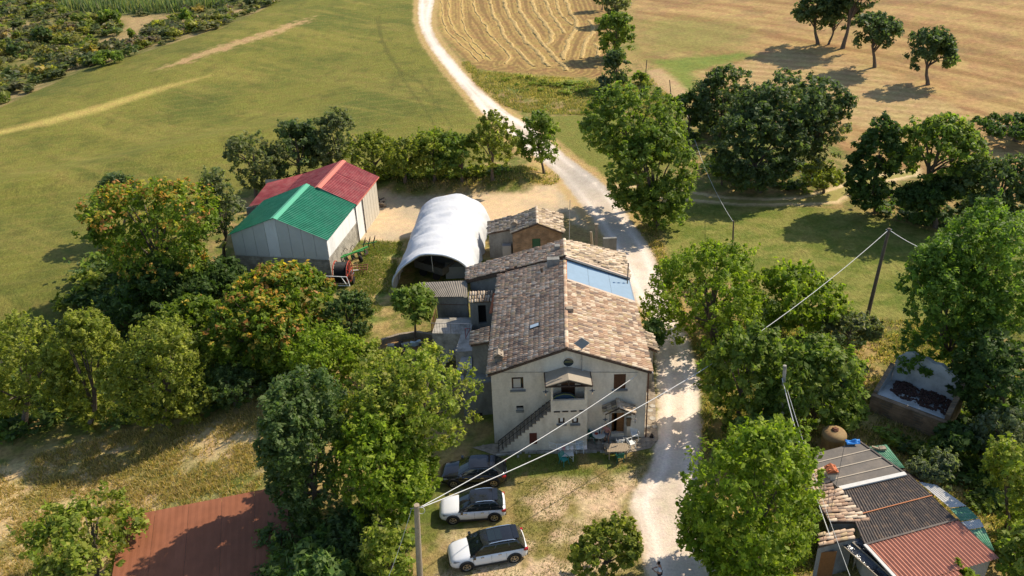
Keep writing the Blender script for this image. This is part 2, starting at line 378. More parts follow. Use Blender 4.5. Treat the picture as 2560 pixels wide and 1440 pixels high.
P['brown_green'] = px([(1590, 50), (1700, 45), (1850, 60), (1880, 90), (1830, 120), (1760, 135), (1600, 140)])
P['green_strip'] = px([(1620, 152), (1750, 140), (1850, 130), (1900, 140), (1790, 165), (1740, 180), (1750, 225), (1720, 245), (1690, 215), (1660, 175)])
P['tan_patch'] = px([(1610, 178), (1650, 172), (1700, 208), (1725, 235), (1680, 250), (1640, 215)])
P['straw_patch'] = px([(1740, 185), (1830, 165), (1950, 125), (2060, 140), (2180, 165), (2280, 215), (2400, 275), (2430, 330), (2330, 340), (2120, 310), (2000, 260)])
P['meadow'] = px([(1660, 508), (1760, 506), (1900, 512), (2060, 520), (2150, 530), (2300, 570), (2420, 600), (2600, 640), (2700, 800), (2420, 830), (2230, 800), (2150, 795), (2060, 760), (1950, 720), (1830, 680), (1700, 700), (1672, 640), (1655, 570)])
P['track'] = px([(1540, 462), (1620, 466), (1700, 474), (1800, 490), (1900, 496), (2000, 492), (2080, 470), (2160, 440), (2300, 420), (2300, 440), (2180, 462), (2130, 490), (2100, 508), (2000, 514), (1850, 514), (1700, 500), (1600, 492), (1545, 490)])
P['yard'] = px([(945, 476), (1000, 486), (1100, 490), (1300, 478), (1390, 462), (1420, 425), (1470, 440), (1530, 490), (1560, 600), (1500, 585), (1430, 560), (1415, 530), (1300, 545), (1220, 560), (1020, 595), (960, 605), (925, 604), (895, 600), (905, 560)])
P['parking'] = px([(1270, 1200), (1400, 1190), (1540, 1185), (1640, 1150), (1660, 1300), (1640, 1440), (1640, 1700), (1080, 1700), (1090, 1440), (1120, 1330), (1270, 1330), (1280, 1260)])
P['lawn'] = px([(1190, 1150), (1300, 1140), (1480, 1135), (1600, 1132), (1632, 1130), (1618, 1160), (1560, 1182), (1460, 1195), (1380, 1190), (1290, 1200), (1200, 1200)])
P['side_grass'] = px([(930, 600), (1010, 605), (990, 700), (950, 790), (920, 850), (840, 850), (830, 760), (870, 700)])
P['slope'] = px([(-300, 1260), (0, 1160), (300, 1080), (540, 1040), (740, 950), (800, 960), (720, 1100), (640, 1240), (600, 1700), (-300, 1700)])
P['slope_green'] = px([(420, 1180), (520, 1160), (640, 1180), (650, 1230), (560, 1260), (440, 1280)])
P['dirt_bl'] = px([(950, 850), (1080, 835), (1090, 880), (1000, 900), (950, 890)])
P['field_bare'] = px([(400, 172), (470, 140), (560, 112), (680, 75), (780, 42), (770, 52), (690, 84), (600, 112), (500, 145), (440, 165)])
P['scrub_path'] = px([(200, 40), (300, 42), (460, 38), (640, 18), (630, 26), (520, 40), (390, 48), (350, 75), (345, 105), (250, 108), (245, 102), (310, 92), (320, 60), (300, 48), (210, 46)])
P['reeds'] = px([(150, 30), (180, 0), (200, -60), (640, -60), (600, 10), (480, 30), (300, 36)])
P['crest'] = px([(-60, 345), (0, 326), (120, 296), (250, 262), (380, 222), (500, 195), (520, 190), (400, 228), (260, 276), (120, 312), (0, 336), (-60, 352)])
NX = np.concatenate([-np.geomspace(2500, 150, 14), np.linspace(-145, -62, 110), np.linspace(-61.5, -34, 70), np.linspace(-33.7, 42, 340), np.linspace(42.4, 75, 85), np.linspace(75.6, 140, 80), np.geomspace(146, 2500, 14)])
NY = np.concatenate([-np.geomspace(2000, 10, 10), np.linspace(0, 28, 12), np.linspace(28.3, 66, 165), np.linspace(66.3, 100, 120), np.linspace(100.3, 140, 118), np.linspace(140.5, 235, 125), np.geomspace(240, 3500, 26)])
XX, YY = np.meshgrid(NX, NY)
ZZ = H(XX, YY)
n1 = fbm(XX*0.9, YY*0.9, 1, 5); n2 = fbm(XX*0.22, YY*0.22, 5, 4); n3 = fbm(XX*3.1, YY*3.1, 9, 3); n4 = fbm(XX*0.06, YY*0.06, 12, 4)
D = {k: sdf(p, XX, YY) for k, p in P.items()}
def lerp(a, b, t): return a+(b-a)*t[..., None]
def c3(*c): return np.array(c)
gr = c3(0.125, 0.15, 0.032); st = c3(0.36, 0.26, 0.115); dr = c3(0.24, 0.175, 0.10)
Cc = lerp(gr+0*XX[..., None], st, ss(0.35, 0.62, n2*0.5+n1*0.5))
Cc = lerp(Cc, c3(0.16, 0.12, 0.065), 0.5*ss(0.5, 0.75, n3))
def put(key, colr, blur, amp=0.5, k=1.0):
    global Cc
    wgt = ss(-blur, blur, D[key]+(n1-0.5)*2*amp+(n3-0.5)*amp*0.7)*k
    Cc = lerp(Cc, colr, wgt); return wgt
# rotate coordinates for rows
fld = lerp(c3(0.17, 0.168, 0.036)+0*XX[..., None], c3(0.108, 0.125, 0.028), ss(0.35, 0.7, n4))
fld = lerp(fld, c3(0.235, 0.205, 0.055), ss(0.5, 0.8, fbm((XX*.83-YY*.55)*0.05, (XX*.55+YY*.83)*0.35, 31, 4))*0.8)
dl = np.abs(np.sin((XX*.30-YY*.95+1.5*n2)*2*math.pi/4.6)); fld = lerp(fld, c3(0.22, 0.19, 0.06), 0.32*ss(.86, 1, dl))
fld = lerp(fld, c3(0.215, 0.18, 0.055), .5*ss(.58, .8, fbm((XX*.83-YY*.55)*.12, (XX*.55+YY*.83)*1.1, 91, 4)))
fld = lerp(fld, c3(0.08, 0.09, 0.022), 0.45*ss(0.5, 0.8, fbm(XX*0.5, YY*0.35, 77, 4)))
put('field', fld, 0.6, 0.8)
put('crest', c3(0.42, 0.33, 0.11), 1.2, 0.4, 0.95)
put('field_bare', c3(0.42, 0.28, 0.15), 1.0, 2.0, 0.9)
def line(pts, wd, colr, k=0.7, amp=0.2, noisek=0):
    global Cc
    p = px(pts); out = np.full(XX.shape, 1e9)
    sel = (XX > p[:, 0].min()-5) & (XX < p[:, 0].max()+5) & (YY > p[:, 1].min()-5) & (YY < p[:, 1].max()+5)
    x = XX[sel]; y = YY[sel]; d = np.full(x.shape, 1e9)
    for i in range(len(p)-1):
        ax, ay = p[i]; ex, ey = p[i+1]-p[i]; t = np.clip(((x-ax)*ex+(y-ay)*ey)/(ex*ex+ey*ey), 0, 1); d = np.minimum(d, np.hypot(x-ax-t*ex, y-ay-t*ey))
    out[sel] = d; Cc = lerp(Cc, colr, k*(1-ss(wd*.5, wd*1.1, out+(n1-.5)*amp*2)))
for off in (0, 34):
    line([(948-off*.3, 40), (952, 90), (972-off*.2, 130), (1000, 180), (1010+off, 200), (1030+off*1.2, 230), (1062+off*1.1, 270), (1090+off*1.2, 320)], 0.35, c3(0.09, 0.09, 0.025), 0.4)
put('scrub', lerp(c3(0.14, 0.14, 0.045)+0*XX[..., None], c3(0.30, 0.23, 0.12), ss(0.4, 0.7, n2)), 0.6, 0.8)
put('scrub_path', c3(0.36, 0.26, 0.14), 1.5, 1.5)
put('reeds', c3(0.14, 0.17, 0.07), 1.5, 1.0)
sx = (XX*0.97+YY*0.22)
stb = lerp(c3(0.27, 0.185, 0.085)+0*XX[..., None], c3(0.42, 0.30, 0.12), ss(0.55, 0.85, 0.5+0.5*np.sin(sx*1.15+6*n2))*0.6+0.3*ss(.4, .7, n1))
put('verge', lerp(c3(0.16, 0.17, 0.05)+0*XX[..., None], c3(0.30, 0.22, 0.11), ss(0.4, 0.65, n1)), 0.8, 0.8)
WR = [[(540, 0), (560, 80), (650, 200), (700, 300), (800, 390), (830, 430), (790, 480)], [(660, 0), (690, 90), (740, 180), (780, 270), (850, 350), (930, 430), (1000, 500)], [(780, 0), (800, 100), (860, 180), (900, 260), (960, 320), (1050, 410), (1120, 500)], [(880, 0), (900, 90), (960, 160), (1010, 250), (1060, 320), (1130, 400), (1200, 470), (1250, 530)],
      [(990, 0), (1010, 90), (1080, 170), (1130, 230), (1150, 290), (1100, 340)], [(1080, 0), (1120, 100), (1180, 170), (1230, 250)], [(1160, 0), (1190, 80), (1230, 140), (1300, 190)], [(1240, 0), (1270, 80), (1340, 190), (1300, 250), (1250, 330), (1220, 450)], [(1430, 150), (1450, 220), (1400, 300), (1350, 440)], [(1470, 330), (1490, 380), (1480, 440)],
      [(310, -30), (310, 120), (350, 240), (430, 310), (520, 390), (590, 460)], [(370, -30), (370, 150), (420, 240), (520, 330), (620, 440)], [(460, 0), (470, 200), (560, 330), (680, 450)]]
dW = np.full(XX.shape, 99.0); sb = D['stubble'] > -3; xw, yw = XX[sb], YY[sb]; dd_ = np.full(xw.shape, 99.0)
for ln in WR:
    pw = np.array([G(1000+a/3, b/3 if b > 0 else -8)[:2] for a, b in ln])
    for i in range(len(pw)-1):
        e = pw[i+1]-pw[i]; tt = np.clip(((xw-pw[i][0])*e[0]+(yw-pw[i][1])*e[1])/(e@e), 0, 1); dd_ = np.minimum(dd_, np.hypot(xw-pw[i][0]-tt*e[0], yw-pw[i][1]-tt*e[1]))
dW[sb] = dd_
strp = 0.5+0.5*np.cos((dW+(n1-.5)*.5)*2*math.pi/1.05)
stb = lerp(c3(0.22, 0.14, 0.06)+0*XX[..., None], c3(0.36, 0.245, 0.095), ss(.35, .9, strp*.7+.5*(n3-.3)))
stb = lerp(stb, c3(0.46, 0.32, 0.125), ss(.9, .25, dW+(n3-.5)*.9)*.9)
put('stubble', stb, 1.0, 0.8)
put('hollow', lerp(c3(0.12, 0.17, 0.04)+0*XX[..., None], c3(0.34, 0.30, 0.06), ss(0.45, 0.7, n2)), 1.2, 1.2)
put('meadow_tri', lerp(c3(0.15, 0.17, 0.035)+0*XX[..., None], c3(0.20, 0.19, 0.05), n1), 0.6, 0.5)
brn = lerp(c3(0.27, 0.165, 0.072)+0*XX[..., None], c3(0.41, 0.275, 0.125), ss(0.3, 0.7, fbm((XX*.8+YY*.6)*0.5, (YY*.8-XX*.6)*0.06, 41, 4)))
brn = lerp(brn, c3(0.21, 0.14, 0.075), 0.5*ss(0.45, 0.75, n2))
put('brown', brn, 1.2, 1.0)
put('brown_green', c3(0.21, 0.20, 0.06), 6, 3.0, 0.75)
put('green_strip', c3(0.15, 0.20, 0.04), 1.8, 1.5, 0.9)
put('tan_patch', c3(0.42, 0.30, 0.17), 1.0, 0.6)
rows = 0.5+0.5*np.sin((XX*0.5+YY*0.87)*2.6)
put('straw_patch', lerp(c3(0.30, 0.21, 0.10)+0*XX[..., None], c3(0.46, 0.33, 0.17), rows*0.6+0.4*n1), 2.0, 2.0, 0.9)
mdw = lerp(c3(0.13, 0.16, 0.03)+0*XX[..., None], c3(0.22, 0.215, 0.06), ss(0.35, 0.7, fbm(XX*0.5, YY*0.8, 61, 4)))
mdw = lerp(mdw, c3(0.25, 0.22, 0.08), 0.4*ss(0.55, 0.8, n3))
put('meadow', mdw, 0.6, 0.5)
put('slope', lerp(c3(0.56, 0.42, 0.24)+0*XX[..., None], c3(0.19, 0.18, 0.055), ss(0.42, 0.66, n2*0.6+n1*0.4)), 1.0, 1.0)
put('slope_green', c3(0.14, 0.19, 0.035), 1.5, 1.6, 0.8)
put('side_grass', lerp(c3(0.14, 0.19, 0.04)+0*XX[..., None], c3(0.44, 0.32, 0.16), ss(0.42, 0.62, n1*.6+n2*.4)), 0.6, 0.5)
pk = lerp(c3(0.58, 0.43, 0.30)+0*XX[..., None], c3(0.24, 0.20, 0.075), ss(0.40, 0.58, n2*0.45+n1*0.55))
pk = lerp(pk, c3(0.14, 0.15, 0.035), 0.5*ss(0.55, 0.7, n2))
put('parking', pk, 0.8, 0.6)
wl = put('lawn', lerp(c3(0.15, 0.18, 0.04)+0*XX[..., None], c3(0.27, 0.20, 0.09), ss(0.45, 0.7, n1)), 0.4, 0.4)
put('dirt_bl', c3(0.34, 0.22, 0.12), 0.6, 0.4, 0.8)
trk = lerp(c3(0.50, 0.38, 0.24)+0*XX[..., None], c3(0.25, 0.22, 0.08), ss(0.55, 0.65, 1-np.abs(D['track']/1.6-0.75)+0.3*(n1-.5)))
put('track', trk*1.2, 0.5, 0.3)
put('yard', lerp(c3(0.62, 0.46, 0.31)+0*XX[..., None], c3(0.44, 0.36, 0.27), ss(0.35, 0.7, n2)), 0.6, 0.6)
# verge beside the road, then the road itself with paler wheel tracks
dR = D['road']
vg = (1-ss(0.8, 1.6, -dR+(n1-.5)))*(YY > 60)*(XX < 40)
Cc = lerp(Cc, c3(0.46, 0.32, 0.15), 0.75*vg)
rd = lerp(c3(0.78, 0.66, 0.56)+0*XX[..., None], c3(0.48, 0.40, 0.31), ss(0.35, 0.75, n2)*0.6+0.35*n3)
rd = lerp(rd, c3(0.34, 0.28, 0.2), .35*ss(.6, .8, n1))
rw = np.clip(dR, 0, 3)
wear = np.exp(-((rw-0.85)/0.3)**2)
rd = lerp(rd, c3(0.84, 0.74, 0.66), 0.7*wear)
midr = ss(1.45, 1.75, rw+.3*(n1-.5)); rd = lerp(rd, c3(0.55, 0.46, 0.35), .55*midr*ss(.35, .65, n1))
jn = np.exp(-(((XX-9.5)/5)**2+((YY-95)/6.5)**2)); rd = lerp(rd, c3(0.36, 0.33, 0.30), 0.8*jn*ss(.2, .5, n1+.1))
rwgt = ss(-0.25, 0.25, dR+(n1-.5)*0.5+(n3-.5)*0.25); Cc = lerp(Cc, rd*c3(.97, .98, 1.08), rwgt)
Cc = Cc*(0.86+0.28*n3)[..., None]*c3(1.0, .98, .86)
# field-specific bits of grass height for bump
V = np.stack([XX, YY, ZZ], -1).reshape(-1, 3)
ny, nx = XX.shape
ii = np.arange(ny*nx).reshape(ny, nx)
Q = np.stack([ii[:-1, :-1], ii[:-1, 1:], ii[1:, 1:], ii[1:, :-1]], -1)
def fc(a): return (a[:-1, :-1]+a[1:, 1:]+a[:-1, 1:]+a[1:, :-1])/4
order = ['road', 'yard', 'track', 'parking', 'lawn', 'slope', 'meadow', 'meadow_tri', 'stubble', 'hollow', 'brown', 'scrub', 'field']
names = {'road': 'road', 'yard': 'yard', 'track': 'path', 'parking': 'parking_ground', 'lawn': 'lawn', 'slope': 'slope', 'meadow': 'meadow', 'meadow_tri': 'meadow', 'stubble': 'stubble_field', 'hollow': 'hollow', 'brown': 'brown_field', 'scrub': 'scrubland', 'field': 'green_field'}
cls = np.full(Q.shape[:2], -1)
for i, k in reversed(list(enumerate(order))): cls[fc(D[k]) > 0] = i
def groundmat(name, fine, bumpd, stretch=(1, 1, 1), amp=0.22):
    mt = bpy.data.materials.new(name); mt.use_nodes = True; t = mt.node_tree; N = t.nodes; L = t.links
    b = N['Principled BSDF']; b.inputs['Roughness'].default_value = 0.95; b.inputs['Specular IOR Level'].default_value = 0.12
    a = N.new('ShaderNodeAttribute'); a.attribute_name = 'col'; tc = N.new('ShaderNodeTexCoord')
    mp = N.new('ShaderNodeMapping'); mp.inputs['Scale'].default_value = stretch; L.new(tc.outputs['Object'], mp.inputs[0])
    no = N.new('ShaderNodeTexNoise'); no.inputs['Scale'].default_value = fine; no.inputs['Detail'].default_value = 7; no.inputs['Roughness'].default_value = 0.72; L.new(mp.outputs[0], no.inputs[0])
    mr = N.new('ShaderNodeMapRange'); mr.inputs[1].default_value = 0.32; mr.inputs[2].default_value = 0.68; mr.inputs[3].default_value = 1-amp; mr.inputs[4].default_value = 1+amp; L.new(no.outputs[0], mr.inputs[0])
    sc = N.new('ShaderNodeVectorMath'); sc.operation = 'SCALE'; L.new(a.outputs[0], sc.inputs[0]); L.new(mr.outputs[0], sc.inputs['Scale'])
    n5 = N.new('ShaderNodeTexNoise'); n5.inputs['Scale'].default_value = fine*0.3; n5.inputs['Detail'].default_value = 6; L.new(mp.outputs[0], n5.inputs[0])
    hs = N.new('ShaderNodeHueSaturation'); m2 = N.new('ShaderNodeMapRange'); m2.inputs[1].default_value = 0.3; m2.inputs[2].default_value = 0.7; m2.inputs[3].default_value = 0.485; m2.inputs[4].default_value = 0.515
    L.new(n5.outputs[0], m2.inputs[0]); L.new(m2.outputs[0], hs.inputs['Hue']); L.new(sc.outputs[0], hs.inputs['Color']); L.new(hs.outputs[0], b.inputs[0])
    bp = N.new('ShaderNodeBump'); bp.inputs['Distance'].default_value = bumpd; L.new(no.outputs[0], bp.inputs['Height']); L.new(bp.outputs[0], b.inputs['Normal'])
    MATS[name] = mt
groundmat('soil_grass', 3.0, 0.16, amp=0.34)
groundmat('crop_grass', 3.2, 0.2, (1.0, 0.7, 1), amp=0.25)
groundmat('gravel', 6.0, 0.05, amp=0.17)
groundmat('tilled', 1.6, 0.10, (1, 1, 1), amp=0.22)
gm = {'road': 'gravel', 'yard': 'gravel', 'path': 'gravel', 'parking_ground': 'soil_grass', 'lawn': 'crop_grass', 'slope': 'soil_grass', 'meadow': 'crop_grass', 'stubble_field': 'tilled', 'hollow': 'soil_grass', 'brown_field': 'tilled', 'scrubland': 'soil_grass', 'green_field': 'crop_grass', 'ground': 'soil_grass'}
Cflat = Cc.reshape(-1, 3)
for i in [-1]+list(range(len(order))):
    fm = Q[cls == i]
    if len(fm) == 0: continue
    used, inv = np.unique(fm.ravel(), return_inverse=True)
    nm = 'ground' if i < 0 else names[order[i]]
    me = np_mesh(nm, V[used], inv.reshape(-1, 4), gm[nm], Cflat[used], smooth=True)
    meta(mkobj(nm, me), kind='structure')
print('ground', len(V))

# ------------------------------------------------------------------ clay tiles
PAL_WARM = [(0.46, 0.34, 0.245), (0.40, 0.27, 0.185), (0.54, 0.43, 0.33), (0.34, 0.23, 0.165), (0.24, 0.18, 0.145), (0.58, 0.49, 0.38), (0.42, 0.32, 0.20)]
PAL_GREY = [(0.48, 0.385, 0.285), (0.41, 0.32, 0.23), (0.56, 0.46, 0.36), (0.31, 0.24, 0.18), (0.20, 0.165, 0.13), (0.60, 0.51, 0.40), (0.43, 0.34, 0.21)]
PAL_LEFT = [(0.52, 0.38, 0.275), (0.46, 0.33, 0.235), (0.60, 0.48, 0.37), (0.40, 0.27, 0.19), (0.28, 0.21, 0.165), (0.64, 0.54, 0.43), (0.48, 0.37, 0.24)]  # left slope tiles coloured lighter to make up for the grazing sun there
def _warm(p, k): return [(a*1.0*k, b*.97*k, c*.92*k) for a, b, c in p]
PAL_WARM, PAL_GREY, PAL_LEFT = _warm(PAL_WARM, .94), _warm(PAL_GREY, .98), [(a*1.14, b*1.04, c*.95) for a, b, c in PAL_LEFT]
def tile_shape(L=0.46, r=0.105, n=4):
    vs = []; 
    for x, rr, dz in ((0, r*0.82, 0.005), (L, r, 0.035)):
        for k in range(n+1):
            a = math.pi*k/n; vs.append((x, math.cos(a)*rr, math.sin(a)*rr*0.85+dz))
    fs = [(k, k+1, n+2+k, n+1+k) for k in range(n)]
    fs.append(tuple(range(n+1, 2*n+2)))                       # closed lower end, dark mortar
    return np.array(vs), fs
TV, TF = tile_shape()
TILE_ME = {}
def tile_mesh(ci, pal, pid):
    k = (pid, ci)
    if k not in TILE_ME:
        c = pal[ci]; me = bpy.data.meshes.new('tile'); me.from_pydata([tuple(v) for v in TV], [], TF); me.materials.append(MATS['tile'])
        a = me.color_attributes.new('col', 'FLOAT_COLOR', 'POINT'); a.data.foreach_set('color', np.tile(np.array([*c, 1], np.float32), len(TV)))
        me.polygons.foreach_set('use_smooth', [True]*(len(TF)-1)+[False]); me.update(); TILE_ME[k] = me
    return TILE_ME[k]
def tile_places(P00, P10, P01, P11, pu=0.235, course=0.36, wild=1.0, holes=0.0):
    """tile frames over a roof slope: P00-P10 ridge edge, P01-P11 eave edge"""
    P00, P10, P01, P11 = map(Vector, (P00, P10, P01, P11)); out = []
    W = max((P10-P00).length, (P11-P01).length); Ls = ((P01-P00).length+(P11-P10).length)/2
    nc = max(1, int(W/pu)); nr = max(1, int(Ls/course))
    for i in range(nc):
        for j in range(nr):
            if random.random() < holes: continue
            u = (i+0.5)/nc; v = j/nr
            p = P00.lerp(P10, u).lerp(P01.lerp(P11, u), v); e = P01.lerp(P11, u)-P00.lerp(P10, u); d = e.normalized()
            a = (P10-P00).normalized(); n_ = a.cross(d).normalized()
            if n_.z < 0: n_ = -n_
            d = (Matrix.Rotation(random.gauss(0, 0.045*wild), 3, n_) @ d); y = n_.cross(d)
            p = p+a*random.gauss(0, 0.012*wild)+d*random.gauss(0, 0.02*wild)+n_*(0.015+random.random()*0.02*wild)
            out.append((p, d, y, n_))
    return out
def lay_tiles(t, slopes, individual=300, patch=None):
    """slopes: list of (places, pal, pid). nearest `individual` tiles become parts, the rest one joined part"""
    allp = [(p, pal, pid) for places, pal, pid in slopes for p in places]
    allp.sort(key=lambda q: q[0][0].y+0.15*abs(q[0][0].x-3)*0)
    VV = []; FF = []; CC = []; k = 0
    for idx, ((p, d, y, n_), pal, pid) in enumerate(allp):
        q = vnoise(p.x*0.9, p.y*0.9, 3); ci = random.choices(range(7), weights=[3, 3, 2, 2, 1.2+3*float(q > .6), 2, 1.5])[0]
        if idx < individual:
            o = mkobj('tile', tile_mesh(ci, pal, pid), t); Mx = Matrix.Identity(4)
            for r_ in range(3): Mx[r_][0] = d[r_]; Mx[r_][1] = y[r_]; Mx[r_][2] = n_[r_]; Mx[r_][3] = p[r_]-t.location[r_]
            o.matrix_local = Mx
        else:
            B = np.array([d, y, n_]); w_ = TV @ B+np.array(p); VV.append(w_)
            FF += [tuple(a+k for a in f) for f in TF]; k += len(TV)
            CC.append(np.tile(np.array(pal[ci])*(0.85+0.3*random.random()), (len(TV), 1)))
    if VV:
        mb = MB(t); mb.v = [tuple(v) for v in np.vstack(VV)]; mb.f = FF; mb.m = [0]*len(FF)
        c = np.ones((k, 4)); c[:, :3] = np.vstack(CC)
        o = mb.build('roof_tiles', 'tile', t, True, c); meta(o, kind='stuff')
def ridge_row(t, a, b, pal=PAL_WARM, name='ridge_tile', L=0.42, mx=60):
    a = Vector(a); b = Vector(b); n = max(1, int((b-a).length/0.38)); d = (b-a).normalized(); y = Vector((0, 0, 1)).cross(d).normalized(); nn = d.cross(y)
    for i in range(n):
        p = a.lerp(b, i/n); o = mkobj(name, tile_mesh(random.randrange(7), pal, 'w' if pal is PAL_WARM else 'g'), t); Mx = Matrix.Identity(4)
        for r_ in range(3): Mx[r_][0] = d[r_]; Mx[r_][1] = y[r_]*1.35; Mx[r_][2] = nn[r_]*1.1; Mx[r_][3] = p[r_]-t.location[r_]+(0.03 if r_ == 2 else 0)
        o.matrix_local = Mx
def corr(t, name, P00, P10, P01, P11, pitch, amp, matname, nv=6, kind='sin', sag=0.0, label=None, th=0.02):
    W = (Vector(P10)-Vector(P00)).length; n = max(2, int(W/pitch)); per = 4 if kind == 'sin' else 6
    nu = n*per
    def h(u, v):
        f = (u*n) % 1.0
        if kind == 'sin': a = amp*math.sin(2*math.pi*f)
        else: a = amp if f < 0.34 else (-amp if f > 0.5 else amp*(1-2*(f-0.34)/0.16))
        return a+0.03-sag*math.sin(u*7+v*3)*0.02
    mb = MB(t); mb.grid(P00, P10, P01, P11, nu, nv, h); o = mb.build(name, matname, t)
    if label: o['label'] = label
    return o
def wall_open(mb, a, b, z0, z1, ops, depth=0.25, mi=0, inner=None, out=None):
    """vertical wall from a=(x,y) to b=(x,y); ops: (s0,s1,h0,h1) in metres along the wall; recess jambs go inward"""
    a = Vector((*a, 0)); b = Vector((*b, 0)); d = (b-a); L = d.length; d.normalize(); nrm = Vector((-d.y, d.x, 0))
    us = sorted({0, L, *[o[0] for o in ops], *[o[1] for o in ops]}); hs = sorted({z0, z1, *[o[2] for o in ops], *[o[3] for o in ops]})
    def Pt(u, h, k=0): q = a+d*u+nrm*k; return (q.x, q.y, h)
    for i in range(len(us)-1):
        for j in range(len(hs)-1):
            cu_, ch = (us[i]+us[i+1])/2, (hs[j]+hs[j+1])/2
            if any(o[0] < cu_ < o[1] and o[2] < ch < o[3] for o in ops): continue
            mb.quad(Pt(us[i], hs[j]), Pt(us[i+1], hs[j]), Pt(us[i+1], hs[j+1]), Pt(us[i], hs[j+1]), mi)
    for o in ops:
        s0, s1, h0, h1 = o[:4]
        for p, q in (((s0, h0), (s1, h0)), ((s1, h0), (s1, h1)), ((s1, h1), (s0, h1)), ((s0, h1), (s0, h0))):
            mb.quad(Pt(*p), Pt(*q), Pt(*q, depth), Pt(*p, depth), mi)

# ------------------------------------------------------------------ farmhouse
YF = 46.9
hs_ = thing('farmhouse', 'long plastered stone farmhouse with sagging clay tile roof and outside stair', 'house', (3.6, YF, 0))
FL, FR_ = (-1.65, YF), (8.86, YF)
R0, R1 = Vector((3.42, YF-0.25, 7.88)), Vector((4.25, 59.8, 7.75))
L0, L1 = Vector((-1.85, YF-0.25, 6.02)), Vector((-1.05, 60.6, 5.95))
E0, E1 = Vector((9.1, YF-0.25, 5.72)), Vector((9.35, 59.6, 5.66))
def xf(p, y=YF): return PY(*p, y)
# openings on the facade
def op(px0, px1, py0, py1, y=YF):
    a = PY(px0, py1, y); b = PY(px1, py0, y); return (a.x, b.x, a.z, b.z)
wL = op(1280, 1308, 937, 974.5); wR = op(1534, 1565, 934.5, 973); vent = op(1291, 1308.5, 1014, 1024.5); dr_ = op(1528, 1562, 1031, 1084)
balc_door = op(1403, 1438, 955, 1000)
wL = (*wL[:3], min(wL[3], 5.57)); wR = (*wR[:3], min(wR[3], 5.57)); print('openings', wL, wR, balc_door)
mb = MB(hs_)
x0 = FL[0]
ops = [(o[0]-x0, o[1]-x0, max(o[2], 0.0), o[3]) for o in (wL, wR, vent, dr_, balc_door)]
zl, zr = 5.95, 5.64
wall_open(mb, FL, FR_, -1.5, 5.6, ops, 0.28)
apex = (3.42, YF, 7.78)
mb.add([(x0, YF, 5.6), (8.86, YF, 5.6), (8.86, YF, zr), apex, (x0, YF, zl)], [(0, 1, 2, 3, 4)])
mb.quad((8.86, YF, -1), (9.2, 63.4, -1), (9.2, 63.4, 5.6), (8.86, YF, 5.64))
mb.quad((x0, YF, -1), (x0, YF, 5.95), (-0.9, 61.5, 5.9), (-0.9, 61.5, -1))
mb.add([(9.2, 63.4, -1), (-3.5, 64, -1), (-3.5, 64, 4.8), (4.4, 62.2, 7.9), (9.2, 63.4, 5.7)], [(0, 1, 2, 3, 4)])
mb.build('wall', 'plaster', hs_)
# rear wing wall facing the camera, in grey render
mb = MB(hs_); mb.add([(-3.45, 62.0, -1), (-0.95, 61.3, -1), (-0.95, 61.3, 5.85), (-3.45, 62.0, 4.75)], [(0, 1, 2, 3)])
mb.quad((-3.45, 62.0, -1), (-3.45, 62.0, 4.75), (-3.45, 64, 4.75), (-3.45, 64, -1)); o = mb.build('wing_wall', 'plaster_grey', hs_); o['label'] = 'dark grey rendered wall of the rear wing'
# roof decks
B0, B1 = Vector((4.28, 59.3, 8.12)), Vector((4.42, 62.4, 7.98))
BE0, BE1 = Vector((9.4, 59.3, 6.02)), Vector((9.45, 63.7, 5.9))
BL0, BL1 = Vector((-3.75, 61.95, 4.85)), Vector((-3.7, 64.2, 4.85)); 
mb = MB(hs_)
mb.slab(R0, R1, E1, E0, 0.16); mb.slab(L0, L1, R1, R0, 0.16)
mb.slab(B0, B1, BE1, BE0, 0.42)
mb.add([B0, BL0, BL1, B1], [(0, 1, 2, 3)]); mb.add([B0, BL0, BL0-Vector((0, 0, .3)), B0-Vector((0, 0, .45))], [(0, 1, 2, 3)])
ex = [Vector((-1.7, 52.75, 6.0)), Vector((-1.75, 50.7, 6.0)), Vector((-3.15, 51.5, 5.25)), Vector((-3.1, 53.3, 5.25))]
mb.slab(*ex, 0.12)
mb.build('roof', 'roof_deck', hs_)
def lp(a, b, t): return a.lerp(b, t)
RT = 0.72; # split near the blue sheet (56.0)
fb = (56.0-YF)/(59.7-YF)
slopes = []
slopes.append((tile_places(R0, lp(R0, R1, fb), E0, lp(E0, E1, fb)), PAL_WARM, 'w'))
slopes.append((tile_places(R0, lp(R0, R1, .62), L0, lp(L0, L1, .62)), PAL_LEFT, 'l'))
slopes.append((tile_places(lp(R0, R1, .62), R1, lp(L0, L1, .62), L1, wild=1.6), PAL_LEFT, 'l'))
slopes.append((tile_places(B0, B1, BE0, BE1, wild=2.4, holes=0.03), PAL_GREY, 'g'))
slopes.append((tile_places(B0, B1, BL0, BL1, wild=2.4, holes=0.02), PAL_LEFT, 'l'))
slopes.append((tile_places(ex[0], ex[1], ex[3], ex[2]), PAL_WARM, 'w'))
lay_tiles(hs_, slopes, 240)
ridge_row(hs_, R0+Vector((0, 0, .05)), lp(R0, R1, .96)+Vector((0, 0, .05))); ridge_row(hs_, B0, B1, PAL_GREY)
# mortar bands along the step
mat('mortar', (0.52, 0.40, 0.31), 0.9, n=(7, .2))
mb = MB(hs_); mb.bar(B0+Vector((0, -.1, -.02)), BE0+Vector((0, -.1, -.02)), 0.22, 0.16); mb.build('mortar_band', 'mortar', hs_); mb = MB(hs_); mb.bar(lp(R0, R1, fb)+Vector((.1, 0, .06)), lp(E0, E1, fb)+Vector((0, 0, .06)), 0.22, 0.12)
mb.build('mortar_band', mat('mortar', (0.52, 0.40, 0.31), 0.9, n=(7, .2)), hs_)
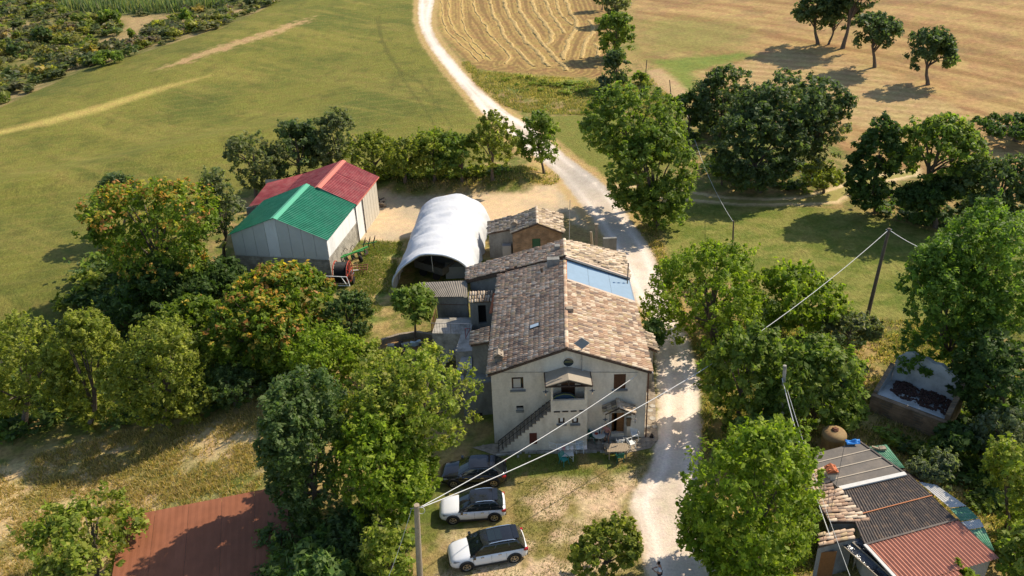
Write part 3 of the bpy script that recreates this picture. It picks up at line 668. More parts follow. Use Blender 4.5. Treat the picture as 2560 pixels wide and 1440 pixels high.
# blue corrugated sheets
for i in range(3):
    a = i/3; b = (i+1)/3-0.003
    q0 = lp(R0, R1, fb+.012); q1 = R1; e0 = lp(E0, E1, fb+.012); e1 = E1
    corr(hs_, 'roof_sheet', lp(q0, e0, .02+a*.98)+Vector((0, 0, .06)), lp(q1, e1, .02+a*.98)+Vector((0, 0, .06)), lp(q0, e0, .02+b*.98)+Vector((0, 0, .06)), lp(q1, e1, .02+b*.98)+Vector((0, 0, .06)), 0.24, 0.032, 'blue_metal', 2, label='blue corrugated metal sheet')
mb = MB(hs_); mb.bar(lp(R0, R1, fb)+Vector((.06, 0, .12)), R1+Vector((.06, 0, .12)), 0.2, 0.05); mb.build('flashing', mat('rust_flash', (.45, .17, .07), .7), hs_)
# skylight
mb = MB(hs_); c = G(1329, 823, 6.8); nrm = (R1-R0).cross(L0-R0).normalized()
if nrm.z < 0: nrm = -nrm
dd = (L0-R0).normalized(); aa = (R1-R0).normalized()
t_ = (c.x-R0.x)/(L0.x-R0.x); c = R0+(L0-R0)*t_+aa*((c.y-YF)); 
Mq = Matrix((dd, aa, nrm)).transposed()
mb.box(c+nrm*0.12, (0.75, 0.5, 0.12), M=Mq); f = mb.build('skylight', 'cladding', hs_)
mb = MB(hs_); mb.box(c+nrm*0.19, (0.62, 0.38, 0.02), M=Mq); mb.build('pane', 'skylight_glass', f)
# chimneys
def roof_z(x, y):
    v = (y-R0.y)/(R1.y-R0.y); rx = R0.x+(R1.x-R0.x)*v; lx = L0.x+(L1.x-L0.x)*v; exx = E0.x+(E1.x-E0.x)*v
    return 7.85+(5.98-7.85)*(rx-x)/(rx-lx) if x < rx else 7.85+(5.7-7.85)*(x-rx)/(exx-rx)
def chimney(t, c, sz, h, cap=True, mt='plaster_grey', lab=None):
    mb = MB(t); mb.box((c[0], c[1], c[2]+h/2), (*sz, h)); o = mb.build('chimney', mt, t)
    if lab: o['label'] = lab
    if cap:
        mb = MB(t); mb.box((c[0], c[1], c[2]+h+0.04), (sz[0]+.14, sz[1]+.14, .07)); mb.build('cap', 'stone', o)
        mb = MB(t)
        for s in (-1, 1): mb.slab((c[0], c[1]-sz[1]/2-.1, c[2]+h+.42), (c[0], c[1]+sz[1]/2+.1, c[2]+h+.42), (c[0]+s*(sz[0]/2+.1), c[1]+sz[1]/2+.1, c[2]+h+.18), (c[0]+s*(sz[0]/2+.1), c[1]-sz[1]/2-.1, c[2]+h+.18), .05)
        for s in (-1, 1): mb.box((c[0], c[1]+s*(sz[1]/2-.04), c[2]+h+.2), (sz[0], .08, .3))
        mb.build('tile_hood', 'orange_tile' if mt == 'plaster' else 'stone', o)
    return o
chimney(hs_, (3.3, 59.0, 7.2), (0.95, 0.5), 0.95, False, lab='low square chimney block on the left slope')
chimney(hs_, (3.75, 61.0, 7.5), (0.42, 0.42), 0.75, False)
chimney(hs_, (-1.1, 47.9, 5.9), (0.5, 0.5), 0.75, True, lab='small chimney with tile hood at the front left corner')
mb = MB(hs_); mb.tube([(2.4, 58.4, 7.2), (2.35, 58.3, 7.75)], .12, 8); mb.build('flue', 'pole_dark', hs_)
mb = MB(hs_); mb.box((4.0, 51.5, 7.85), (.5, .35, .5)); mb.build('vent_stack', 'stone', hs_)
# small annex on the road side
ax = [G(1586, 757, 3.9), G(1600, 762, 3.3)]
mb = MB(hs_); mb.prism([(9.2, 52.6), (10.3, 52.6), (10.4, 54.6), (9.25, 54.6)], -1, [4.0, 3.3, 3.3, 4.0]); mb.build('annex_wall', 'plaster_grey', hs_)
mb = MB(hs_); mb.slab((9.2, 52.45, 4.2), (9.25, 54.75, 4.2), (10.6, 54.75, 3.4), (10.55, 52.45, 3.4), .1); o = mb.build('annex_roof', 'roof_deck', hs_)
tmp = tile_places((9.2, 52.45, 4.22), (9.25, 54.75, 4.22), (10.55, 52.45, 3.42), (10.6, 54.75, 3.42), wild=2.5)
lay_tiles(hs_, [(tmp, PAL_GREY, 'g')], 0)
# eaves: gutters
mb = MB(hs_); mb.tube([E0+Vector((.05, 0, -.1)), E1+Vector((.05, 0, -.1))], .07, 8); mb.build('gutter', 'steel', hs_)
mb = MB(hs_); mb.tube([L0+Vector((-.05, 0, -.1)), lp(L0, L1, .28)+Vector((-.05, 0, -.1))], .07, 8); mb.build('gutter', 'steel', hs_)
mb = MB(hs_); mb.tube([(8.93, YF-.06, 5.5), (8.97, YF-.06, 0)], .05, 6); mb.build('downpipe', mat('copper', (.12, .05, .03), .5), hs_)
# windows
def window(t, o, y, inner=None, shutters=None, sill=True, depth=0.2):
    x0, x1, z0, z1 = o; mb = MB(t); wd = 0.06; yy = y+depth
    mb.box(((x0+x1)/2, yy, z0+wd/2), (x1-x0, .06, wd)); mb.box(((x0+x1)/2, yy, z1-wd/2), (x1-x0, .06, wd))
    mb.box((x0+wd/2, yy, (z0+z1)/2), (wd, .055, z1-z0)); mb.box((x1-wd/2, yy, (z0+z1)/2), (wd, .055, z1-z0)); mb.box(((x0+x1)/2, yy, (z0+z1)/2), (wd, .05, z1-z0-.1))
    f = mb.build('window', 'brown_wood', t)
    mb = MB(t); mb.box(((x0+x1)/2, yy+.05, (z0+z1)/2), (x1-x0, .02, z1-z0)); mb.build('pane', 'glass', f)
    if inner: mb = MB(t); mb.box((x0+(x1-x0)*.45, yy-.045, z0+(z1-z0)*.42), ((x1-x0)*.62, .015, (z1-z0)*.7)); mb.build('curtain', 'curtain', f)
    if sill: mb = MB(t); mb.box(((x0+x1)/2, y-.05, z0-.045), (x1-x0+.26, .26, .085)); mb.build('sill', 'plaster_grey', f)
    if shutters:
        for s in (0, 1):
            mb = MB(t); xa = x0+(x1-x0)*s/2; xb = xa+(x1-x0)/2
            for k in range(9): mb.box(((xa+xb)/2, y+.04, z0+(k+.5)*(z1-z0)/9), (xb-xa-.02, .04, (z1-z0)/9-.02))
            mb.box(((xa+xb)/2, y+.07, (z0+z1)/2), (xb-xa-.01, .03, z1-z0)); mb.build('shutter', 'brown_wood', f)
    return f
window(hs_, wL, YF, inner=True); window(hs_, wR, YF, shutters=True)
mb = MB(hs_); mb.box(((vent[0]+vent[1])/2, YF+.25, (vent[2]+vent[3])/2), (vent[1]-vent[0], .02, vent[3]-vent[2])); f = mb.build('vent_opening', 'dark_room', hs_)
mb = MB(hs_); mb.box(((vent[0]+vent[1])/2, YF-.04, vent[2]-.1), (vent[1]-vent[0]+.04, .14, .16)); mb.build('sill', 'plaster_grey', f)
# balcony door in the wall
mb = MB(hs_); mb.box(((balc_door[0]+balc_door[1])/2, YF+.2, (balc_door[2]+balc_door[3])/2), (balc_door[1]-balc_door[0], .05, balc_door[3]-balc_door[2])); mb.build('balcony_door', 'brown_wood', hs_)
# round window
rc = PY(1421, 905, YF); mb = MB(hs_)
mb.lathe((rc.x, YF-.02, rc.z), [(.34, .05), (.40, .05), (.40, -.03), (.34, -.03), (.34, .3)], 24, 'Y'); f = mb.build('round_window', 'plaster', hs_, True)
mb = MB(hs_); mb.lathe((rc.x, YF-.012, rc.z), [(0.0, 0), (.345, 0)], 24, 'Y'); mb.build('pane', 'glass', f)
mb = MB(hs_); mb.box((rc.x, YF-.03, rc.z+.08), (.5, .02, .05)); mb.box((rc.x, YF-.03, rc.z-.02), (.62, .02, .03)); mb.build('glazing_bar', mat('olive_bar', (.22, .2, .08), .6), f)
# front door: dark opening, one leaf open
dx0, dx1, dz0, dz1 = dr_; dz0 = 0
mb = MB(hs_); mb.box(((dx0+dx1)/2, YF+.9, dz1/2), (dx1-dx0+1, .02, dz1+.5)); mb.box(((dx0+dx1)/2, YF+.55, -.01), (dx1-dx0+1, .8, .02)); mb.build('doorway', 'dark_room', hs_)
mb = MB(hs_); mb.box((dx1-.25, YF+.24, dz1/2), (.5, .05, dz1-.02)); 
for k in range(3): mb.box((dx1-.25, YF+.205, .4+k*.62), (.34, .02, .45))
mb.build('door_leaf', 'door_wood', hs_)
mb = MB(hs_); Mr = Matrix.Rotation(R(60), 3, 'Z'); mb.box((dx0+.14, YF+.42, dz1/2), (.5, .05, dz1-.04), rz=R(62)); mb.build('door_leaf', 'door_wood', hs_)
mb = MB(hs_); mb.box(((dx0+dx1)/2, YF-.18, .07), (1.5, .35, .14)); mb.build('doorstep', 'concrete', hs_)
mb = MB(hs_)
for s, xx in ((-1, dx0-.09), (1, dx1+.09)): mb.box((xx, YF-.012, dz1/2+.02), (.18, .03, dz1+.04))
mb.box(((dx0+dx1)/2, YF-.012, dz1+.09), (dx1-dx0+.36, .035, .18)); mb.build('door_frame', 'concrete', hs_)
# mailbox
a = PY(1571.5, 1056, YF-.08); mb = MB(hs_); mb.box((a.x, YF-.08, a.z), (.26, .14, .6), taper=1.15); mb.box((a.x, YF-.09, a.z+.33), (.36, .18, .07)); mb.box((a.x, YF-.02, a.z+.62), (.36, .04, .12))
o = mb.build('mailbox', mat('mailbox_brown', (.14, .09, .045), .6), hs_)
# cable along the facade
mb = MB(hs_); a = PY(1240, 931, YF-.03); b = PY(1420, 930, YF-.03); c = PY(1595, 931, YF-.03); mb.tube([a, b, c], .011, 5); mb.build('facade_cable', 'cable_dark', hs_)

# porch block with balcony, stair
YP = 45.85
pxl, pxr = PY(1377, 1020, YP).x, PY(1468, 1060, YP).x
zb = PY(1420, 1028, YP).z; zt0 = PY(1420, 1002, YP).z; zt1 = PY(1420, 967, YP).z
mb = MB(hs_)
w1 = op(1396, 1411.5, 1044.5, 1059, YP); w2 = op(1430, 1445.5, 1044.5, 1059, YP); ht = op(1324, 1342, 1082, 1109, YP)
sx0 = PY(1250, 1112, YP).x
bo = op(1382, 1462, 965.5, 1002, YP)
wall_open(mb, (pxl, YP), (pxr, YP), -.8, zt1+.06, [(w1[0]-pxl, w1[1]-pxl, w1[2], w1[3]), (w2[0]-pxl, w2[1]-pxl, w2[2], w2[3]), (bo[0]-pxl, bo[1]-pxl, bo[2], bo[3])], .16)
mb.quad((pxr, YP, -.8), (pxr, YF-.003, -.8), (pxr, YF-.003, zt1+.06), (pxr, YP, zt1+.06))
mb.quad((pxl, YP, zb), (pxl, YP, zt0), (pxl, YF-.003, zt0), (pxl, YF-.003, zb))
mb.quad((pxl, YP, zb+.05), (pxr, YP, zb+.05), (pxr, YF-.003, zb+.05), (pxl, YF-.003, zb+.05))
for x in (pxl+.08, pxr-.08): mb.box((x, YP+.08, (zt0+zt1)/2+.02), (.155, .155, zt1-zt0))
o = mb.build('porch_wall', 'plaster', hs_)
for w_ in (w1, w2):
    f = window(hs_, w_, YP, sill=True, depth=.1)
    mb = MB(hs_); mb.box(((w_[0]+w_[1])/2, YP+.05, (w_[2]+w_[3])/2+.08), ((w_[1]-w_[0])*.45, .02, (w_[3]-w_[2])*.75)); mb.build('curtain', 'panel_white', f)
n4_ = 4; wv = (pxr-pxl-.2)/n4_
for k in range(n4_): mb = MB(hs_); mb.box((pxl+.15+wv*(k+.45), YP-.02, zb), (wv*.72, .05, .09)); mb.build('corbel', 'dark_wood', hs_)
# blue boat-like cover and bench on the balcony
t = thing('folded_boat', 'dark blue hull shaped cover lying on its side on the balcony', 'boat', (pxl+.9, YP+.45, zb+.1)); mb = MB(t)
prof = [(-1.0, .0), (-.95, .32), (-.6, .62), (0, .78), (.5, .72), (.85, .5), (1.0, .1)]
k = []
for s, y in ((0, .18), (1, -.16)): k += [(t.location.x+a*.85, t.location.y+y, t.location.z+.35+b*(1 if s else .9)) for a, b in prof]
n7 = len(prof)
mb.add(k, [(i, i+1, i+1+n7, i+n7) for i in range(n7-1)]+[tuple(range(n7)), tuple(reversed(range(n7, 2*n7)))]); mb.build('hull', mat('boat_blue', (.025, .055, .10), .5), t)
mb = MB(t); mb.tube([k[i] for i in range(n7, 2*n7)], .025, 5); mb.build('rim', mat('boat_trim', (.18, .22, .06), .6), t)
# hatch
mb = MB(hs_); mb.box(((ht[0]+ht[1])/2, YP-.02, (ht[2]+ht[3])/2), (ht[1]-ht[0], .05, ht[3]-ht[2])); mb.build('hatch_door', mat('hatch_red', (.11, .03, .02), .7), hs_)
# stair: solid flight below steps
NS = 14; top = zb+.02; mb = MB(hs_)
for k in range(NS):
    xa = sx0+(pxl-sx0)*k/NS; xb = sx0+(pxl-sx0)*(k+1)/NS; zz = top*(k+1)/NS
    mb.box(((xa+xb)/2, (YP+YF)/2-.002, zz/2-.4), (xb-xa, YF-YP-.006, zz+.8))
o = mb.build('stair_flank', 'plaster', hs_)
for k in range(NS):
    xa = sx0+(pxl-sx0)*k/NS; xb = sx0+(pxl-sx0)*(k+1)/NS; zz = top*(k+1)/NS
    mb = MB(hs_); mb.box(((xa+xb)/2-.02, (YP+YF)/2-.03, zz+.02), (xb-xa+.05, YF-YP+.04, .05)); mb.build('step', 'stone', hs_)
rl_ = thing('stair_railing', 'black iron railing climbing the outside stair of the farmhouse', 'railing', (sx0, YP, 0)); mb = MB(rl_)
a = Vector((sx0-.1, YP+.04, 1.0)); b = Vector((pxl, YP+.04, top+.95)); mb.tube([a, b], .025, 6); mb.build('handrail', 'black_iron', rl_)
mb = MB(rl_); mb.tube([a-Vector((0, 0, .45)), b-Vector((0, 0, .45))], .018, 5); mb.build('mid_rail', 'black_iron', rl_)
for k in range(15):
    p = a.lerp(b, k/14); mb = MB(rl_); mb.tube([p, p-Vector((0, 0, .92))], .017, 5); mb.build('baluster', 'black_iron', rl_)
# porch canopy
zA = PY(1422, 949, YP-.5).z; zAb = zA
YC = YP-.5; exl, exr = PY(1364, 966, YC), PY(1481, 963, YC); xm = PY(1422, 949, YC).x
for s, e in ((-1, exl), (1, exr)):
    mb = MB(hs_); mb.slab((xm, YC, zA), (xm, YF-.003, zA), (e.x, YF-.003, e.z), (e.x, YC, e.z), .07); mb.build('canopy_roof', mat('slate_beige', (.33, .28, .21), .7, n=(2, .12)), hs_)
    mb = MB(hs_); mb.bar((xm, YC+.03, zA-.09), (e.x, YC+.03, e.z-.09), .06, .16); mb.build('fascia', 'dark_wood', hs_)
    mb = MB(hs_); mb.tube([(e.x, YC-.05, e.z-.03), (e.x, YF, e.z-.03)], .05, 6); mb.build('gutter', 'dark_wood', hs_)
mb = MB(hs_); mb.bar((exl.x+.1, YC+.1, exl.z-.1), (exr.x-.1, YC+.1, exr.z-.1), .1, .1); mb.bar((xm, YC+.1, exl.z-.1), (xm, YC+.1, zA-.1), .1, .1); mb.build('tie_beam', 'dark_wood', hs_)
# door canopy with tiles
YD = YF-1.05; am = PY(1548, 1022, YD); al = PY(1513.6, 1036, YD); ar = PY(1589, 1036, YD)
mb = MB(hs_)
for e in (al, ar): mb.slab((am.x, YD, am.z), (am.x, YF-.004, am.z+.02), (e.x, YF-.004, e.z), (e.x, YD, e.z), .06)
mb.build('door_canopy', 'dark_wood', hs_)
sl2 = []
for e in (al, ar): sl2.append((tile_places((am.x, YD, am.z), (am.x, YF-.1, am.z), (e.x, YD, e.z), (e.x, YF-.1, e.z), pu=.21, course=.33), PAL_GREY, 'g'))
lay_tiles(hs_, sl2, 60); ridge_row(hs_, (am.x, YD, am.z+.05), (am.x, YF-.1, am.z+.05), PAL_GREY)
mb = MB(hs_)
for e in (al, ar): mb.bar((e.x*.93+am.x*.07, YD+.08, e.z-.08), (e.x*.93+am.x*.07, YF, e.z-.6), .07)
mb.build('canopy_bracket', 'dark_wood', hs_)
# hanging ornaments on both canopies
def ornament(p, lab, mt):
    t = thing('wind_chime', lab, 'ornament', p, 0, 'metal ornaments hanging from the canopies'); mb = MB(t)
    mb.tube([p, p-Vector((0, 0, .25))], .012, 5); mb.build('cord', 'black_iron', t)
    mb = MB(t); c = p-Vector((0, 0, .38)); mb.box(c, (.34, .03, .05)); mb.box(c, (.05, .03, .26)); mb.lathe(c, [(.09, -.02), (.09, .02)], 8, 'Y'); mb.build('cross', mt, t)
    mb = MB(t); mb.tube([c-Vector((0, 0, .12)), c-Vector((0, 0, .32))], [.05, .02], 6); mb.build('bell', 'chrome', t)
ornament(Vector((exl.x, YC, exl.z-.05)), 'blue metal ornament hanging from the left corner of the balcony canopy', 'boat_blue')
ornament(Vector((exr.x, YC, exr.z-.05)), 'blue metal ornament hanging from the right corner of the balcony canopy', 'boat_blue')
ornament(Vector((al.x, YD, al.z-.05)), 'blue cross ornament hanging from the left corner of the door canopy', 'boat_blue')
ornament(Vector((ar.x, YD, ar.z-.05)), 'pale metal ornament hanging from the right corner of the door canopy', 'chrome')
# aerial
t = thing('grid_aerial', 'square grid antenna on a tall mast in front of the gable', 'antenna', PY(1454, 930, YF-.12)); b = t.location.copy(); tp = PY(1453, 846, YF-.12)
mb = MB(t); mb.tube([b, (b.x, b.y, tp.z)], .03, 6); mb.build('mast', 'steel', t)
mb = MB(t); c = Vector((b.x, b.y-.08, PY(1454, 857, YF-.12).z)); s = .5
q = [c+Vector(v) for v in ((-s, 0, .02), (0, .12, .36), (s, 0, .02), (0, -.12, -.34))]
for i in range(4): mb.bar(q[i], q[(i+1) % 4], .03)
for i in range(1, 9):
    f = i/9; mb.bar(q[0].lerp(q[1], f), q[3].lerp(q[2], f), .012)
    mb.bar(q[1].lerp(q[2], f), q[0].lerp(q[3], f), .012)
mb.quad(*[p+Vector((0, .015, 0)) for p in q]); mb.build('grid_dish', mat('dish_grey', (.34, .34, .33), .6), t)
mb = MB(t); mb.box((b.x, YF-.07, b.z), (.24, .12, .22)); mb.box((b.x, YF-.07, b.z+.9), (.1, .14, .06)); mb.build('bracket', 'panel_grey', t)

# extension wall (left, under the lower roof tongue)
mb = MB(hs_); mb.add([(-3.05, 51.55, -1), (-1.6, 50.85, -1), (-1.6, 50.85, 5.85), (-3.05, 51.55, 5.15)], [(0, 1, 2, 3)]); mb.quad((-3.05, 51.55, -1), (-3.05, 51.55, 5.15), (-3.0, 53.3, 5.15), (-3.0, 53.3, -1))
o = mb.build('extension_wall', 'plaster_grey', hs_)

# ------------------------------------------------------------------ rear outbuildings left of the house
def gq(pts, z): return [G(a, b, z) for a, b in pts]
t = thing('raised_terrace', 'pale concrete roof terrace with railing left of the farmhouse', 'terrace', (*G(1130, 830, 2.4)[:2], 0))
a = gq([(1080, 833), (1092, 795), (1186, 793), (1175, 835)], 2.6)
mb = MB(t); mb.prism([p[:2] for p in reversed(a)], -1, 2.6); mb.build('terrace_block', 'concrete', t)
b = gq([(1138, 880), (1152, 836), (1240, 815), (1236, 870), (1160, 880)], 2.55)
mb = MB(t); mb.prism([p[:2] for p in reversed(b)], -1, 2.585); mb.build('walkway', 'concrete', t)
b = gq([(1142, 925), (1156, 884), (1180, 884), (1180, 925)], 2.1)
mb = MB(t); mb.prism([p[:2] for p in reversed(b)], -1, 2.1); mb.build('landing', 'concrete', t)
for (p, q, lab) in (((a[0]), a[3], 'front'), (a[0], a[1], 'side')):
    mb = MB(t); mt_ = 'steel' if lab == 'front' else 'rusty_iron'; p = Vector(p); q = Vector(q); up = Vector((0, 0, .95))
    mb.tube([p+up, q+up], .022, 5)
    for k in range(15): r_ = p.lerp(q, k/14); mb.tube([r_, r_+up], .012 if k % 7 else .022, 4)
    mb.build('railing', mt_, t)
c = a[3]; d = G(1104, 890, .6)
for k in range(9):
    p = Vector(c).lerp(Vector((d.x, d.y-.2, 0.2)), k/9); mb = MB(t); mb.box((p.x-.1, p.y-.35, p.z-.15), (.42, .62, .10)); mb.build('step', 'concrete', t)
mb = MB(t); mb.tube([Vector(c)+Vector((-.3, -.7, .95)), Vector(c)+Vector((.1, -.75, 1.0)), Vector(c)+Vector((-.25, -1.4, .6))], .03, 5); mb.tube([Vector(c)+Vector((-.3, -.7, -.2)), Vector(c)+Vector((-.3, -.7, .95))], .03, 5); mb.build('handrail', mat('rail_red', (.22, .05, .05), .6), t)
# low slab roof by the wall
t = thing('lower_roof', 'grey flat concrete roof in the shade beside the house corner', 'roof', (*G(1195, 935, 2.9)[:2], 0))
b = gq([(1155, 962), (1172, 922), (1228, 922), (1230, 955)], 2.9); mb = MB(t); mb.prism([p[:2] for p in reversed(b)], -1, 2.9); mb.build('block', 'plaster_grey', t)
a2 = gq([(1143, 948), (1145, 939), (1159, 939), (1158, 948)], 3.3); mb = MB(t); mb.slab(*a2, .12); mb.build('cap_slab', 'concrete', t)
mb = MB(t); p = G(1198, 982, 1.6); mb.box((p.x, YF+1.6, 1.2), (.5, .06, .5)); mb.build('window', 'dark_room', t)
# little room with tiled lean-to
t = thing('stair_room', 'little rendered room with a lean-to tile roof and dark doorway', 'outbuilding', (*G(1200, 800, 2.6)[:2], 2.6))
ra = gq([(1171, 756), (1173, 740), (1234, 737), (1230, 753)], 4.75); yb = G(1200, 803, 2.6).y; yt = ra[0].y+.15
mb = MB(t); X0, X1 = ra[0].x+.1, ra[3].x-.05
wall_open(mb, (X0, yt), (X1, yt), 2.0, 4.65, [(.62, 1.25, 2.6, 4.35)], .3); mb.quad((X0, yt, 2), (X0, yt, 4.65), (X0, yt+1.5, 4.8), (X0, yt+1.5, 2)); mb.quad((X1, yt, 2), (X1, yt+1.5, 2), (X1, yt+1.5, 4.8), (X1, yt, 4.65))
mb.build('wall', 'plaster_grey', t)
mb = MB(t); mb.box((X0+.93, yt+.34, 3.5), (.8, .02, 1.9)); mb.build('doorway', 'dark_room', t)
rb = [ra[0], ra[1]+Vector((0, 0, .35)), ra[2]+Vector((0, 0, .35)), ra[3]]
mb = MB(t); mb.slab(*rb, .08); mb.build('roof', 'roof_deck', t)
lay_tiles(t, [(tile_places(rb[1]+Vector((0, 0, .01)), rb[2]+Vector((0, 0, .01)), rb[0]+Vector((0, 0, .01)), rb[3]+Vector((0, 0, .01)), pu=.2, course=.34), PAL_GREY, 'g')], 60)
# red clay gutter stack
t = thing('tile_rack', 'tilted rack of bright orange clay tiles against the farmhouse eave', 'rack', G(1235, 758, 4.9)); p0, p1 = G(1240, 733, 5.3), G(1230, 783, 4.9)
for i in range(2):
    for j in range(5):
        mb = MB(t); f0, f1 = j/5, (j+.95)/5; off = Vector(((i-.5)*.24, 0, 0)); mb.bar(p0.lerp(p1, f0)+off, p0.lerp(p1, f1)+off, .2, .07); mb.build('tile', 'orange_tile', t)
# grey sheet shed
t = thing('sheet_shed', 'low shed with grey fibre cement sheet roof between tunnel tent and farmhouse', 'shed', (*G(1120, 790, 0)[:2], 0))
ra = [G(1047, 707, 4.5), G(1168, 702, 4.7), G(1170, 742, 4.2), G(1080, 743, 4.1)]
for i in range(4):
    a, b = i/4, (i+1)/4-.004
    corr(t, 'roof_sheet', ra[0].lerp(ra[1], a), ra[0].lerp(ra[1], b), ra[3].lerp(ra[2], a), ra[3].lerp(ra[2], b), .18, .02, 'fibro', 2)
w0, w1_ = ra[3]+Vector((.3, .25, 0)), ra[2]+Vector((-.1, .25, 0))
mb = MB(t); mb.prism([(w0.x, w0.y), (w1_.x, w1_.y), (w1_.x, ra[1].y-.2), (w0.x, ra[0].y-.2)], -1, [3.95, 4.0, 4.4, 4.3]); mb.build('wall', 'plaster_grey', t)
mb = MB(t); mb.tube([(w0.x, w0.y-.03, 3.3), (w1_.x, w1_.y-.03, 3.3)], .02, 4); mb.build('pipe', 'rusty_iron', t)

# ------------------------------------------------------------------ brick outbuilding behind
t = thing('brick_outbuilding', 'small brick outbuilding with green door and rough tiled gable roof', 'outbuilding', (2.6, 74.2, 0))
r0_, r1_ = Vector((2.65, 73.2, 4.45)), Vector((2.75, 77.2, 4.35)); e0_, e1_ = Vector((5.1, 73.3, 3.3)), Vector((5.25, 77.7, 3.25)); l0_, l1_ = Vector((0.15, 73.5, 3.4)), Vector((0.2, 77.2, 3.4)); k0_, k1_ = Vector((-2.15, 74.9, 2.75)), Vector((-2.1, 77.6, 2.75))
do = op(1331, 1351, 596, 622, 73.6)
mb = MB(t); wall_open(mb, (0.25, 73.6), (4.95, 73.6), -1, 3.2, [(do[0]-.25, do[1]-.25, do[2], min(do[3], 3.15))], .15)
mb.add([(0.25, 73.6, 3.2), (4.95, 73.6, 3.2), (4.95, 73.6, 3.25), (2.65, 73.6, 4.35), (.25, 73.6, 3.3)], [(0, 1, 2, 3, 4)]); mb.quad((4.95, 73.6, -1), (5.0, 77.4, -1), (5, 77.4, 3.2), (4.95, 73.6, 3.25)); mb.quad((.25, 73.6, -1), (.25, 73.6, 3.3), (.25, 77, 3.3), (.25, 77, -1)); mb.quad((5, 77.4, -1), (-2, 77.4, -1), (-2, 77.4, 2.7), (5, 77.4, 3.2))
mb.build('wall', 'brick', t)
mb = MB(t); mb.quad((-2.05, 75.2, -1), (.24, 74.6, -1), (.24, 74.6, 3.25), (-2.05, 75.2, 2.65)); mb.quad((-2.05, 75.2, -1), (-2.05, 75.2, 2.65), (-2, 77.4, 2.65), (-2, 77.4, -1)); o = mb.build('lean_to_wall', 'plaster_grey', t)
mb = MB(t); mb.box(((do[0]+do[1])/2, 73.74, (do[2]+do[3])/2), (do[1]-do[0], .05, do[3]-do[2])); mb.build('door', mat('door_green', (.035, .10, .055), .7, n=(6, .2)), t)
mb = MB(t); mb.slab(r0_, r1_, e1_, e0_, .12); mb.slab(r0_, l0_, l1_, r1_, .12); mb.slab(Vector((.15, 74.4, 3.4)), k0_, k1_, Vector((.2, 77.4, 3.4)), .1); mb.build('roof', 'roof_deck', t)
lay_tiles(t, [(tile_places(r0_, r1_, e0_, e1_, wild=2.2, holes=.03), PAL_GREY, 'g'), (tile_places(r0_, r1_, l0_, l1_, wild=2.2), PAL_GREY, 'g'), (tile_places((.15, 74.4, 3.42), (.2, 77.4, 3.42), k0_, k1_, wild=2), PAL_GREY, 'g')], 60)
ridge_row(t, r0_, r1_, PAL_GREY)
chimney(t, (.45, 74.6, 3.1), (.45, .45), .75, True, 'plaster_grey')
mb = MB(t); mb.box((-.35, 74.35, .75), (.85, .6, 2.1)); mb.build('closet', mat('closet_grey', (.3, .29, .27), .8), t)
# wall fragment and leaning plank behind the house
t = thing('garden_wall', 'low grey wall stub behind the farmhouse roof corner', 'wall', (*G(1520, 645, 0)[:2], 0)); mb = MB(t); p = t.location; mb.box((p.x, p.y-1.0, 1.2), (1.3, .3, 3.0)); mb.build('wall', 'plaster_grey', t)
t = thing('leaning_beam', 'weathered wooden beam leaning up behind the farmhouse roof', 'beam', G(1486, 628, 2.0)); a = G(1486, 630, 3.2); b = G(1469, 583, 3.6); mb = MB(t); mb.bar((a.x, a.y+1, 2), (b.x, b.y-3, 5.2), .2, .12); mb.build('beam', 'grey_wood', t)
t = thing('stone_post', 'short pale post standing behind the farmhouse roof', 'post', (*G(1490, 640, 0)[:2], 0)); p = t.location; mb = MB(t); mb.box((p.x, p.y, 1.7), (.25, .25, 3.4)); mb.box((p.x, p.y, 3.45), (.36, .36, .1)); mb.build('post', 'stone', t)

